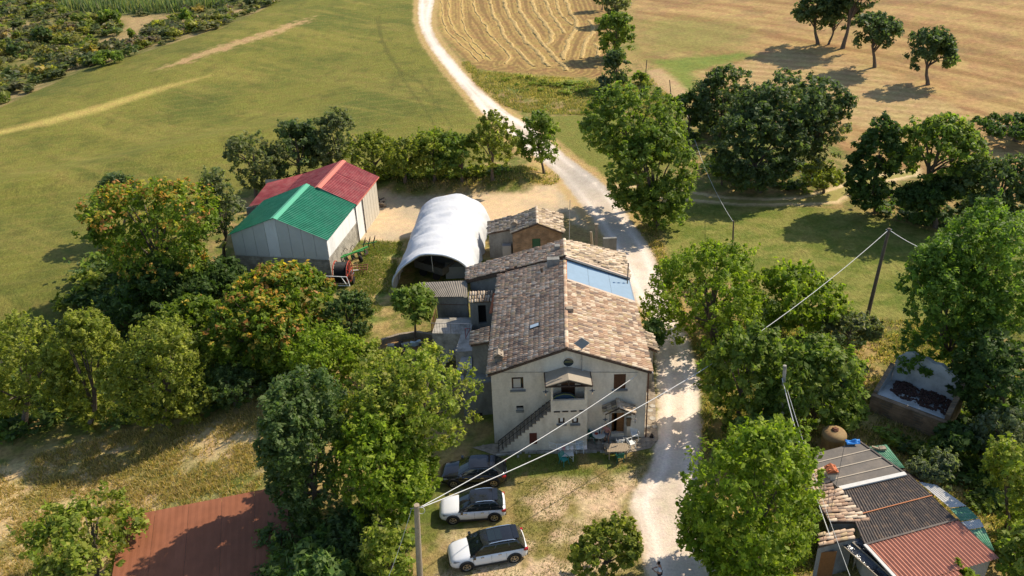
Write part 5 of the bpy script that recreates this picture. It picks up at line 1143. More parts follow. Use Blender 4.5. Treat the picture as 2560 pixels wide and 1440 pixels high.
FREE = {'field_oak', 'fruit_tree', 'walnut_tree'}
def tree(name, label, bbox, base, kind, cat='tree', cap=22000, dens=1.0, l=None, r=None, trunk=True, group=None, hd=None, acc=.16, lobes=None, zb=None, nl=9, hzmin=.3):
    b = G(*base); s = scale_at((b.x, b.y, b.z+2)); dist = math.sqrt(b.x**2+b.y**2+(HC-2)**2); sd = (HC-2-b.z)/dist; cd = math.sqrt(1-sd*sd)
    x0, y0, x1, y1 = bbox; hw = (x1-x0)/2/s; B = (y1-y0)/2/s; hd_ = hd or hw*.95
    if B < hd_*sd/.8: hd_ = B*.8/sd
    hz = math.sqrt(max(B*B-(hd_*sd)**2, (hzmin*B)**2))/cd
    c = PY((x0+x1)/2, (y0+y1)/2, b.y)
    far = max(1.0, dist/85); ll = (l or KINDS[kind]['l'])*far**.8
    NT[0] += 1
    V_, col, C = leaf_cloud(hw, hd_, hz, kind, ll, cap, dens, seed=NT[0]*13+5, acc_amt=acc, flatb=.55 if (name in FREE) else .96)
    t = thing(name, label, cat, b, 0, group)
    V_ = V_*np.array([1.1, 1.1, 1.1])+np.array(c-b)
    zmin = np.array([Hs(b.x, b.y)]); keep = V_.reshape(-1, 4, 3)[:, :, 2].min(1) > -.1
    V_ = V_.reshape(-1, 4, 3)[keep].reshape(-1, 3); col = col.reshape(-1, 4, 3)[keep].reshape(-1, 3)
    mkobj('crown' if cat == 'tree' else 'foliage', leaf_mesh('crown', V_, col), t)
    if trunk: trunk_mesh(t, b, c, hw, hz, C, r or max(.08, min(.34, .035*hw*2)), nl)
    return t
T = tree
# around the parking
T('broadleaf_tree', 'tall airy light green tree beside the house corner, upper crown over the yard', (880, 868, 1218, 1170), (1040, 1215), 'light', cap=30000, nl=18, dens=.95)
T('broadleaf_tree', 'wide light green tree overhanging the front of the black car', (820, 1050, 1095, 1325), (950, 1330), 'bright', cap=30000, nl=14)
T('broadleaf_tree', 'dark blue-green tree casting its shade on the rust brown roof', (645, 955, 900, 1330), (790, 1300), 'dark', cap=30000, nl=12)
T('broadleaf_tree', 'thin light tree between the dark blue-green tree and the airy tree', (790, 985, 930, 1130), (860, 1180), 'light', cap=8000)
T('shrub', 'pale green shrub left of the rust roof corner at the bottom edge', (690, 1340, 895, 1500), (790, 1480), 'fig', 'shrub', cap=9000)
T('shrub', 'thin yellowish shrub at the foot of the wooden pole', (905, 1315, 1045, 1490), (980, 1470), 'light', 'shrub', cap=7000, dens=.7)
T('shrub', 'dark shaded bush between the blue-green tree and the pole', (790, 1260, 960, 1400), (880, 1400), 'dark', 'shrub', cap=6000)
T('bushy_shrub', 'compact fresh green shrub at the head of the dry slope', (700, 815, 925, 990), (815, 965), 'bright', 'shrub', cap=13000, dens=1.1)
T('shrub', 'dark scrubby bush between the compact shrub and the walled yard', (800, 735, 935, 850), (880, 850), 'dark', 'shrub', cap=7000)
T('shrub', 'loose pale shrub just right of the compact fresh green shrub', (880, 850, 985, 960), (930, 950), 'light', 'shrub', cap=4500, dens=.7)
T('sumac_tree', 'flowering green tree full of orange seed heads in front of the green shed', (580, 655, 850, 850), (720, 860), 'ailanthus', cap=17000, acc=.3)
T('sumac_tree', 'rounded tree with coral seed heads left of the compact fresh green shrub', (525, 705, 800, 950), (665, 925), 'ailanthus', cap=19000, acc=.26)
T('sumac_tree', 'large tree dotted with yellow and orange seed heads left of the green shed', (240, 445, 535, 725), (395, 735), 'ailanthus', cap=20000, acc=.32)
T('broadleaf_tree', 'grey-green tree touching the left gable of the green shed', (495, 445, 625, 650), (560, 650), 'grey', cap=8000)
T('broadleaf_tree', 'dark olive tree behind the big orange flecked tree', (248, 440, 370, 560), (310, 600), 'oak', cap=6000)
T('ivy_thicket', 'dark ivy covered thicket in the shade below the big orange flecked tree', (250, 640, 480, 810), (360, 790), 'ivy', 'thicket', cap=9000, trunk=False)
T('ivy_thicket', 'dark ivy covered thicket against the shaded gable of the green shed', (450, 640, 620, 770), (530, 760), 'ivy', 'thicket', cap=7000, trunk=False)
T('tall_bush', 'big olive green bush at the left edge of the picture', (-60, 800, 175, 1075), (60, 1065), 'bush', cap=15000, cat='bush')
T('tall_bush', 'big olive green bush second from the left edge above the dry slope', (120, 775, 320, 1090), (220, 1075), 'bush', cap=17000, cat='bush')
T('tall_bush', 'big olive green bush nearest the orange flecked trees above the dry slope', (290, 790, 535, 1085), (410, 1060), 'bush', cap=19000, cat='bush')
T('tall_bush', 'upright shrubby tree between the olive bushes and the coral seed heads', (390, 745, 570, 900), (480, 900), 'ailanthus', cap=8000, cat='bush', acc=.06)
T('shrub', 'low dark bush closing the right end of the olive bush row', (480, 900, 690, 1030), (590, 1010), 'dark', 'shrub', cap=8000)
T('fruit_tree', 'small round tree with slim trunk beside the raised concrete terrace', (975, 712, 1095, 835), (1038, 862), 'green', cap=7000, r=.11, dens=.8)
T('walnut_tree', 'feathery light tree overlapping the left end of the rust brown roof', (60, 1240, 400, 1470), (230, 1450), 'light', cap=15000, dens=.6, nl=14, l=.15)
T('round_shrub', 'dense upright shrub at the bottom edge beside the road', (1425, 1290, 1612, 1460), (1515, 1440), 'bush', 'shrub', cap=14000)
T('fig_tree', 'small fig tree squeezed between house wall and road', (1600, 790, 1655, 885), (1630, 905), 'fig', cap=3500, r=.06)
# hedge and trees behind the barn
T('broadleaf_tree', 'leftmost dark tree of the row behind the red shed', (565, 318, 705, 470), (640, 490), 'grey', cap=9000)
T('broadleaf_tree', 'tallest dark tree of the row behind the red shed', (675, 300, 815, 450), (745, 470), 'oak', cap=9000)
T('broadleaf_tree', 'dark tree directly above the ridge of the red roof', (785, 290, 905, 440), (845, 460), 'grey', cap=8000)
hx = [(865, 335, 1000, 445), (945, 340, 1080, 448), (1020, 330, 1150, 446), (1095, 333, 1215, 446), (1170, 295, 1292, 442)]
hl = ['hedge tree next to the dark tree above the red ridge', 'second hedge tree from the red shed on the dry bank', 'middle hedge tree on the dry bank above the yard', 'fourth hedge tree from the red shed on the dry bank', 'tallest hedge tree standing close to the road signs']
for bb, la in zip(hx, hl): T('hedge_tree', la, bb, ((bb[0]+bb[2])/2, bb[3]+8), random.choice(['bush', 'light', 'green']) if bb[0] != 1180 else 'bush', cap=7500, group='hedge trees on the bank')
T('broadleaf_tree', 'single small tree with bare trunk at the road junction', (1290, 286, 1400, 415), (1361, 434), 'green', cap=6500, r=.16, dens=.8)
# right of the road, middle distance
T('poplar', 'tall green tree leaning over the road junction, upper part', (1478, 222, 1690, 420), (1610, 520), 'green', cap=18000)
T('poplar', 'bushy green tree right of the junction, lower part by the roadside', (1530, 330, 1738, 565), (1640, 562), 'green', cap=16000)
T('shrub', 'dark ivy shrub around the foot of the bushy roadside tree', (1575, 440, 1710, 560), (1640, 568), 'green', 'shrub', cap=7000)
T('oak_tree', 'dark oak at the left end of the oak clump above the dirt track', (1735, 172, 1880, 330), (1800, 345), 'oak', cap=9000)
T('oak_tree', 'tallest wide oak in the clump above the dirt track', (1845, 172, 2090, 380), (1960, 440), 'oak', cap=16000)
T('oak_tree', 'shadowed oak in front of the clump above the dirt track', (1780, 270, 2000, 470), (1900, 480), 'oak', cap=15000)
T('oak_tree', 'open crowned oak with bare limbs at the right end of the clump', (1975, 255, 2112, 430), (2020, 465), 'grey', cap=9000, dens=.8, nl=14)
T('shrub', 'dark shrub between the big roadside tree and the oak clump', (1680, 230, 1770, 330), (1725, 345), 'ivy', 'shrub', cap=4000)
T('shrub', 'low shrub in the shade beneath the left of the oak clump', (1770, 385, 1850, 450), (1805, 462), 'green', 'shrub', cap=2500)
T('shrub', 'sunlit low shrub beside the dirt track below the oak clump', (2005, 410, 2110, 480), (2060, 482), 'bush', 'shrub', cap=4000)
T('ivy_tree', 'ivy wrapped dark tree at the bend of the dirt track', (2120, 305, 2260, 530), (2190, 532), 'ivy', cap=12000)
T('oak_tree', 'broad tree right of the ivy wrapped tree', (2215, 297, 2440, 470), (2330, 545), 'green', cap=15000, dens=.9)
T('shrub', 'dark undergrowth below the broad tree at the meadow edge', (2240, 440, 2430, 565), (2340, 568), 'ivy', 'shrub', cap=9000)
T('oak_tree', 'dark tree at the right edge above the meadow', (2400, 372, 2610, 560), (2490, 590), 'oak', cap=13000)
T('oak_tree', 'dark low thicket at the right edge in the brown field', (2450, 285, 2640, 350), (2540, 352), 'ivy', cap=5000, cat='thicket')
# field trees far right
T('field_oak', 'lone oak farthest right in the brown field', (2264, 74, 2380, 205), (2321, 212), 'oak', cap=6500, r=.28, trunk=True)
T('field_oak', 'middle field oak with bent trunk in front of the trio', (2118, 40, 2250, 150), (2187, 168), 'oak', cap=6500, r=.28)
T('field_oak', 'left oak of the trio at the top edge', (1978, -30, 2100, 98), (2046, 110), 'oak', cap=6500, r=.3)
T('field_oak', 'right oak of the trio at the top edge', (2060, -60, 2200, 92), (2106, 121), 'oak', cap=7500, r=.34)
T('field_oak', 'small oak hidden behind the trio at the top edge', (2040, -10, 2140, 105), (2070, 112), 'oak', cap=4500, r=.2)
# tree line between the two upper fields
T('line_tree', 'lowest tree of the line beside the striped stubble field', (1510, 128, 1576, 212), (1544, 219), 'oak', cap=4500, r=.15)
T('line_tree', 'rounded bright tree second in the line beside the stubble field', (1488, 42, 1592, 136), (1540, 146), 'green', cap=5500)
T('line_tree', 'topmost tree of the line cut by the upper edge', (1505, -30, 1580, 48), (1545, 60), 'grey', cap=4000)
T('line_tree', 'dark bush behind the line at the upper edge', (1480, -40, 1530, 20), (1505, 25), 'dark', cap=2500, cat='bush')
T('shrub', 'silvery shrub at the edge of the weedy hollow', (1488, 190, 1530, 222), (1508, 222), 'olive', 'shrub', cap=1200)
T('shrub', 'small shrub by the upper wooden pole', (1585, 180, 1620, 210), (1602, 212), 'green', 'shrub', cap=900)
# right of the road, near
T('broadleaf_tree', 'bright spreading tree leaning over the road beside the meadow', (1632, 632, 1925, 880), (1790, 850), 'bright', cap=20000)
T('fig_tree', 'yellow-green fig beside the bright spreading tree at the meadow edge', (1900, 668, 2110, 830), (2010, 840), 'bright', cap=13000, l=.18)
T('broadleaf_tree', 'massive dark green tree nearest the road right of the house', (1755, 815, 1960, 1075), (1850, 1060), 'green', cap=19000)
T('broadleaf_tree', 'massive dark green tree behind the ochre tank', (1900, 835, 2165, 1085), (2030, 1070), 'green', cap=20000)
T('broadleaf_tree', 'blue-grey small tree at the foot of the tall utility pole', (2050, 770, 2205, 870), (2130, 885), 'grey', cap=7000)
T('broadleaf_tree', 'brilliant green tree by the road at the bottom edge', (1715, 1055, 2065, 1470), (1880, 1420), 'bright', cap=30000, nl=12)
T('fig_tree', 'pale fig rising behind the brilliant green tree', (1835, 1030, 1975, 1140), (1905, 1150), 'fig', cap=7000)
T('acacia_tree', 'huge feathery acacia at the right edge shading the ruin, upper left half', (2250, 620, 2480, 960), (2420, 985), 'acacia', cap=22000)
T('acacia_tree', 'huge feathery acacia at the right edge, top spreading half', (2330, 535, 2640, 860), (2520, 960), 'acacia', cap=22000)
T('broadleaf_tree', 'dark tree behind the ruin at the right edge', (2400, 830, 2640, 1080), (2500, 1090), 'ivy', cap=15000)
T('olive_tree', 'grey olive tree at the right edge below the ruin', (2435, 1010, 2620, 1190), (2530, 1180), 'olive', cap=10000)
T('olive_tree', 'silvery feathery shrub beside the green side sheets of the sheds', (2265, 1115, 2415, 1225), (2345, 1232), 'olive', cap=12000)
T('broadleaf_tree', 'yellow-green tree right of the sheds', (2440, 1105, 2610, 1310), (2520, 1320), 'light', cap=13000)
T('broadleaf_tree', 'green tree in the bottom right corner', (2500, 1300, 2680, 1480), (2580, 1470), 'green', cap=9000)
T('ivy_thicket', 'shaded dark undergrowth between the ruin and the sheds', (2330, 1060, 2470, 1150), (2400, 1160), 'ivy', 'thicket', cap=6000, trunk=False)
T('shrub', 'sprig of shrub over the lower edge of the terracotta roof', (2375, 1415, 2435, 1470), (2400, 1500), 'bright', 'shrub', cap=2500)
T('broadleaf_tree', 'bush on the dry ground left of the ruin', (2090, 1000, 2160, 1080), (2120, 1085), 'green', cap=3000, cat='bush')

# scrub valley: one mass of bushes plus a few that stand out
from_poly = P['scrub']; bx0, by0 = from_poly.min(0); bx1, by1 = from_poly.max(0)
pts = rng.uniform([-150, 120], [-40, 265], (9000, 2)); k1 = sdf(P['scrub'], pts[:, 0], pts[:, 1]); k2 = sdf(P['scrub_path'], pts[:, 0], pts[:, 1]); k3 = sdf(P['reeds'], pts[:, 0], pts[:, 1])
ok = (k1 > .6) & (k2 < -1.0) & (k3 < -.5) & ((fbm(pts[:, 0]*.12, pts[:, 1]*.12, 3, 3) > .12) | (k1 < 6)); pts = pts[ok][:1050]
VV, CCc = [], []
protos = [leaf_cloud(1, 1, .85, k_, .24, 150, 1, seed=70+i, flatb=.05, per=11)[:2] for i, k_ in enumerate(['oak', 'green', 'bush', 'dark', 'grey', 'grey', 'oak', 'green'])]
for x, y in pts:
    i = rng.integers(8); V_, c_ = protos[i]; s = rng.uniform(.7, 1.0)*rng.choice([1, 1.4, 2.4]); a = rng.uniform(0, 6.28); Rm = np.array([[math.cos(a), -math.sin(a), 0], [math.sin(a), math.cos(a), 0], [0, 0, 1]])
    VV.append((V_ @ Rm.T)*np.array([s, s, s*rng.uniform(.55, .95)])+np.array([x, y, Hs(x, y)+s*.25])); CCc.append(c_*rng.uniform(.85, 1.2)*(np.array([1.15, 1.0, 1.15]) if rng.random() < .75 else np.array([1.45, 1.0, 1.6])))
meta(mkobj('scrub_thicket', leaf_mesh('scrub', np.vstack(VV), np.vstack(CCc))), 'mixed green and brown scrub filling the valley beyond the crop field', 'scrub', kind='stuff')
for bb, la in (((20, 108, 48, 148), 'dark upright bush standing out at the far left of the scrub'), ((80, 70, 125, 108), 'rounded green bush in the middle of the scrub valley'), ((240, 30, 300, 62), 'olive bush on the bare strip in the scrub valley'), ((445, 28, 480, 60), 'dark bush at the right end of the bare strip'), ((660, -6, 690, 12), 'small dark bush at the top edge by the crop field'), ((235, 130, 300, 165), 'large dark bush at the border of the crop field'), ((320, 75, 338, 98), 'tiny dark bush on the eroded tan bank')):
    T('scrub_bush', la, bb, ((bb[0]+bb[2])/2, bb[3]-2), random.choice(['oak', 'green']), 'bush', cap=1600, trunk=False)
# reeds: upright blades
p_ = rng.uniform([-140, 200], [-40, 275], (26000, 2)); ok = sdf(P['reeds'], p_[:, 0], p_[:, 1]) > .3; p_ = p_[ok][:9000]; n = len(p_); h = H(p_[:, 0], p_[:, 1]); a = rng.uniform(0, 6.28, n)
dv = np.stack([np.cos(a), np.sin(a), 0*a], 1)*.16; b0 = np.stack([p_[:, 0], p_[:, 1], h], 1); tp2 = b0+np.stack([rng.normal(0, .5, n), rng.normal(0, .5, n), rng.uniform(1.6, 3.2, n)], 1)
V_ = np.stack([b0-dv, b0+dv, tp2+dv*.5, tp2-dv*.5], 1).reshape(-1, 3); cc = np.array([(.16, .21, .10), (.20, .24, .13), (.12, .17, .07), (.24, .24, .12)])[rng.integers(0, 4, n)]
meta(mkobj('reed_bed', leaf_mesh('reeds', V_, np.repeat(cc, 4, 0))), 'pale green reed bed along the top left edge', 'reeds', kind='stuff')

# grass tufts
def tufts(name, label, polys, n, h0, h1, pal, w_=.035, box=None, reject=None, blades=4, rad=.12):
    V_l = []; C_l = []
    lo = np.min([P[p].min(0) if isinstance(p, str) else p.min(0) for p in polys], 0); hi = np.max([P[p].max(0) if isinstance(p, str) else p.max(0) for p in polys], 0)
    lo = np.maximum(lo, [-60, 24]); hi = np.minimum(hi, [75, 150])
    q = rng.uniform(lo, hi, (n*6, 2)); ok = np.zeros(len(q), bool)
    for p in polys: ok |= sdf(P[p] if isinstance(p, str) else p, q[:, 0], q[:, 1]) > .15
    for p in (reject or []): ok &= sdf(P[p] if isinstance(p, str) else p, q[:, 0], q[:, 1]) < -.15
    ok &= fbm(q[:, 0]*.5, q[:, 1]*.5, 44, 3)+rng.uniform(-.15, .15, len(q)) > .42
    q = q[ok][:n]; q = np.repeat(q, blades, 0)+rng.normal(0, rad, (len(q)*blades, 2)); m_ = len(q); a = rng.uniform(0, 6.28, m_)
    b0 = np.stack([q[:, 0], q[:, 1], H(q[:, 0], q[:, 1])-.02], 1); dv = np.stack([np.cos(a), np.sin(a), 0*a], 1)*w_; hh = rng.uniform(h0, h1, m_)
    tp3 = b0+np.stack([rng.normal(0, .5, m_)*hh, rng.normal(0, .5, m_)*hh, hh], 1)
    V_ = np.stack([b0-dv, b0+dv, tp3], 1).reshape(-1, 3); pal = np.array(pal); cc = pal[rng.integers(0, len(pal), m_)]*rng.uniform(.8, 1.2, m_)[:, None]
    me = np_mesh(name, V_, np.arange(len(V_)).reshape(-1, 3), 'leaf', np.repeat(cc, 3, 0)); meta(mkobj(name, me), label, 'grass', kind='stuff')
dry = [(.62, .46, .22), (.52, .39, .18), (.38, .30, .13), (.26, .24, .08)]; gre = [(.12, .18, .03), (.17, .20, .04), (.22, .22, .07), (.30, .26, .11)]
tufts('dry_grass', 'long dry straw coloured grass on the slope at the lower left', ['slope'], 15000, .15, .42, dry, .04)
tufts('field_grass', 'rough green and yellow grass beside the tunnel tent', ['side_grass'], 5000, .08, .25, gre, .035)
tufts('lawn_grass', 'short patchy grass on the lawn and between the parked cars', ['lawn', 'parking'], 7000, .04, .12, [(.12, .16, .03), (.19, .19, .05), (.27, .22, .09)], .03, reject=['road'])
vp = px([(1560, 560), (1640, 560), (1680, 660), (1720, 800), (1790, 900), (1800, 1440), (1745, 1440), (1745, 900), (1690, 780), (1640, 660)])
tufts('verge_grass', 'tall mixed grass along the road verge and under the trees on the right', [vp, px([(1800, 800), (2560, 800), (2560, 1440), (1800, 1440)])], 14000, .12, .4, dry+gre, .04, reject=['road'])
tufts('bank_grass', 'dry grass on the bank below the hedge and by the junction', [px([(950, 440), (1400, 425), (1400, 465), (1000, 486)]), 'verge', 'hollow'], 9000, .15, .45, dry+gre, .05, reject=['road', 'yard'])

# straw windrows
WT = [.55, 1, 1.1, 1.15, 1.1, 1, .9, 1.15, 1.05, .9, .4, .4, .4]
ordn = ['fourth', 'fifth', 'sixth', 'seventh', 'eighth', 'ninth', 'tenth', 'eleventh', 'twelfth', 'last short', 'first thin', 'second thin', 'third thin']
for wi, (ln, wd) in enumerate(zip(WR, WT)):
    ln = [(1000+a/3, b/3) for a, b in ln]
    if ln[0][1] <= 0: ln[0] = (ln[0][0], -8)
    pts = smoothline([G(*q)[:2] for q in ln], 3); seg = np.hypot(*np.diff(pts, axis=0).T); cum = np.concatenate([[0], np.cumsum(seg)]); L_ = cum[-1]; ns = max(4, int(L_/.55)); ss_ = np.linspace(0, L_, ns)
    X_ = np.interp(ss_, cum, pts[:, 0]); Y_ = np.interp(ss_, cum, pts[:, 1]); tx = np.gradient(X_); ty = np.gradient(Y_); ln_ = np.hypot(tx, ty); nx_, ny_ = -ty/ln_, tx/ln_
    V_, C_ = [], []
    half = wd*.42; m_ = 7
    for j in range(ns):
        lump = .55+.9*fbm(ss_[j]*.9, wi*7.3, 8, 3); off = (fbm(ss_[j]*.35, wi*3.1, 6, 2)-.5)*.9
        for k in range(m_):
            f = (k/(m_-1)-.5)*2; x = X_[j]+nx_[j]*(f*half*lump+off); f_ = f*random.uniform(.75, 1.35); x = X_[j]+nx_[j]*(f_*half*lump+off); y = Y_[j]+ny_[j]*(f_*half*lump+off); hgt = max(0, (1-f*f))*.22*wd**.5*lump*random.uniform(.5, 1.3)*(.7+.6*float(vnoise(j*.7, k*1.3+wi, 2)))
            V_.append((x, y, Hs(x, y)-.03+hgt)); g_ = .75+.5*float(vnoise(j*1.7, k*2.1, wi)); C_.append((.47*g_, .33*g_, .13*g_))
    F_ = np.array([(j*m_+k, j*m_+k+1, (j+1)*m_+k+1, (j+1)*m_+k) for j in range(ns-1) for k in range(m_-1)])
    meta(mkobj('straw_windrow', np_mesh('windrow', np.array(V_), F_, 'straw', np.array(C_))), f'{ordn[wi]} row of raked straw counted from the white road in the striped field', 'straw row', 'rows of raked straw in the stubble field')

# ------------------------------------------------------------------ undergrowth masses
LOWP = {k_: leaf_cloud(1, 1, .8, k_, .2, 145, 1, seed=170+i, flatb=.05, per=13)[:2] for i, k_ in enumerate(['ivy', 'green', 'bush', 'dark', 'light', 'oak'])}
def mass(name, label, poly, n, s0, s1, kinds):
    p = px(poly) if not isinstance(poly, np.ndarray) else poly; lo, hi = p.min(0), p.max(0); q = rng.uniform(lo, hi, (n*5, 2)); q = q[(sdf(p, q[:, 0], q[:, 1]) > .3) & (sdf(P['road'], q[:, 0], q[:, 1]) < -1.2)][:n]; A, B_ = [], []
    for x, y in q:
        V_, c_ = LOWP[kinds[rng.integers(len(kinds))]]; s = rng.uniform(s0, s1); a = rng.uniform(0, 6.28); Rm = np.array([[math.cos(a), -math.sin(a), 0], [math.sin(a), math.cos(a), 0], [0, 0, 1]])
        A.append((V_ @ Rm.T)*np.array([s, s, s*rng.uniform(.5, .85)])+np.array([x, y, Hs(x, y)+s*.15])); B_.append(c_*rng.uniform(.85, 1.2))
    meta(mkobj(name, leaf_mesh(name, np.vstack(A), np.vstack(B_))), label, 'undergrowth', kind='stuff')
mass('undergrowth', 'dark green undergrowth filling the slope under the orange flecked trees', [(180, 690), (300, 600), (470, 640), (600, 740), (700, 800), (850, 790), (900, 850), (860, 930), (740, 950), (540, 1030), (300, 1075), (0, 1115), (-60, 1000), (-20, 900), (120, 830)], 330, .6, 1.7, ['ivy', 'green', 'dark', 'bush'])
mass('undergrowth', 'mixed undergrowth under the trees between road and sheds', [(1700, 690), (1900, 720), (2150, 810), (2190, 900), (2150, 1000), (2140, 1090), (1960, 1130), (1800, 1100), (1775, 980), (1760, 880)], 120, .5, 1.2, ['ivy', 'green', 'dark'])
mass('undergrowth', 'shaded brush under the oak clump above the dirt track', [(1700, 300), (1740, 430), (1880, 478), (2060, 482), (2100, 450), (2000, 400), (1780, 320)], 80, .5, 1.3, ['ivy', 'oak', 'green'])
mass('undergrowth', 'brush at the foot of the trees on the far side of the meadow', [(2135, 530), (2130, 480), (2250, 480), (2430, 490), (2600, 500), (2620, 640), (2440, 590), (2300, 560)], 80, .5, 1.3, ['ivy', 'oak'])
mass('undergrowth', 'thick brush around the ruin and behind the sheds', [(2170, 1075), (2330, 1120), (2420, 960), (2640, 1000), (2640, 1500), (2540, 1420), (2440, 1280), (2330, 1190), (2220, 1115)], 130, .5, 1.3, ['ivy', 'green', 'light'])
mass('undergrowth', 'brush at the foot of the hedge trees on the dry bank', [(900, 440), (1000, 428), (1290, 428), (1300, 440), (1100, 450), (900, 462)], 110, .5, 1.3, ['bush', 'light', 'green'])
mass('undergrowth', 'brush under the trees at the bottom left of the parking ground', [(640, 1290), (900, 1300), (1020, 1340), (1030, 1560), (660, 1560)], 70, .5, 1.2, ['ivy', 'dark', 'green'])
mass('undergrowth', 'weeds and reeds in the hollow beside the white road', [(1230, 190), (1330, 195), (1500, 212), (1500, 240), (1400, 243), (1300, 235)], 60, .35, .8, ['light', 'bush', 'green'])
mass('undergrowth', 'brush along the ditch between tree line and meadow', [(1500, 215), (1600, 200), (1700, 270), (1690, 300), (1560, 270), (1480, 250)], 50, .4, 1.0, ['bush', 'green', 'oak'])

# ------------------------------------------------------------------ paved apron of the house
ap = [G(a, b, .05) for a, b in ((1180, 1118), (1240, 1138), (1312, 1130), (1420, 1130), (1500, 1128), (1570, 1131), (1626, 1120), (1646, 1098), (1640, 1050), (1638, 985), (1634, 930))]
ap += [Vector((9.0, 52.5, .05)), Vector((8.6, YF-.1, .05)), Vector((-1.9, YF-.1, .05))]
t = bpy.data.objects.new('pavement', None); COL.objects.link(t); t.location = (3.5, 45.5, 0); meta(t, kind='structure')
# crazy paving of irregular flagstones
hullp = np.array([p[:2] for p in ap]); lo, hi = hullp.min(0), hullp.max(0); cnt = 0
mb = MB(t); mb.add([(p.x, p.y, .035) for p in ap], [tuple(range(len(ap)))]); mb.build('bedding', 'stone', t)
for i in range(int((hi[0]-lo[0])/.52)):
    for j in range(int((hi[1]-lo[1])/.48)):
        cx = lo[0]+(i+.5+.5*(j % 2))*.52; cy = lo[1]+(j+.5)*.48
        if sdf(hullp, np.array([cx]), np.array([cy]))[0] < .12 or (cy > YF-.2 and cx < 9.05): continue
        if cnt >= 290: continue
        mb = MB(t); n = random.choice([5, 6]); po = [(cx+math.cos(6.28*k/n+.3)*.25*random.uniform(.82, 1.08), cy+math.sin(6.28*k/n+.3)*.23*random.uniform(.82, 1.08)) for k in range(n)]
        mb.prism(po, .03, .052+random.random()*.018); mb.build('flagstone', random.choice(['stone', 'stone', 'concrete']), t); cnt += 1
for k in range(22):
    a = Vector(ap[1]).lerp(ap[5], k/22); b = Vector(ap[1]).lerp(ap[5], (k+.93)/22); q = (k+.5)/22*4; i = int(q); a = Vector(ap[1+i]).lerp(ap[2+i], (k/22*4) % 1 if int(k/22*4) == i else 0); b = Vector(ap[1+i]).lerp(ap[2+i], min(1, (k/22*4-i)+.17))
    mb = MB(t); mb.bar(a+Vector((0, -.05, .02)), b+Vector((0, -.05, .02)), .13, .14); mb.build('kerb_stone', 'concrete', t)

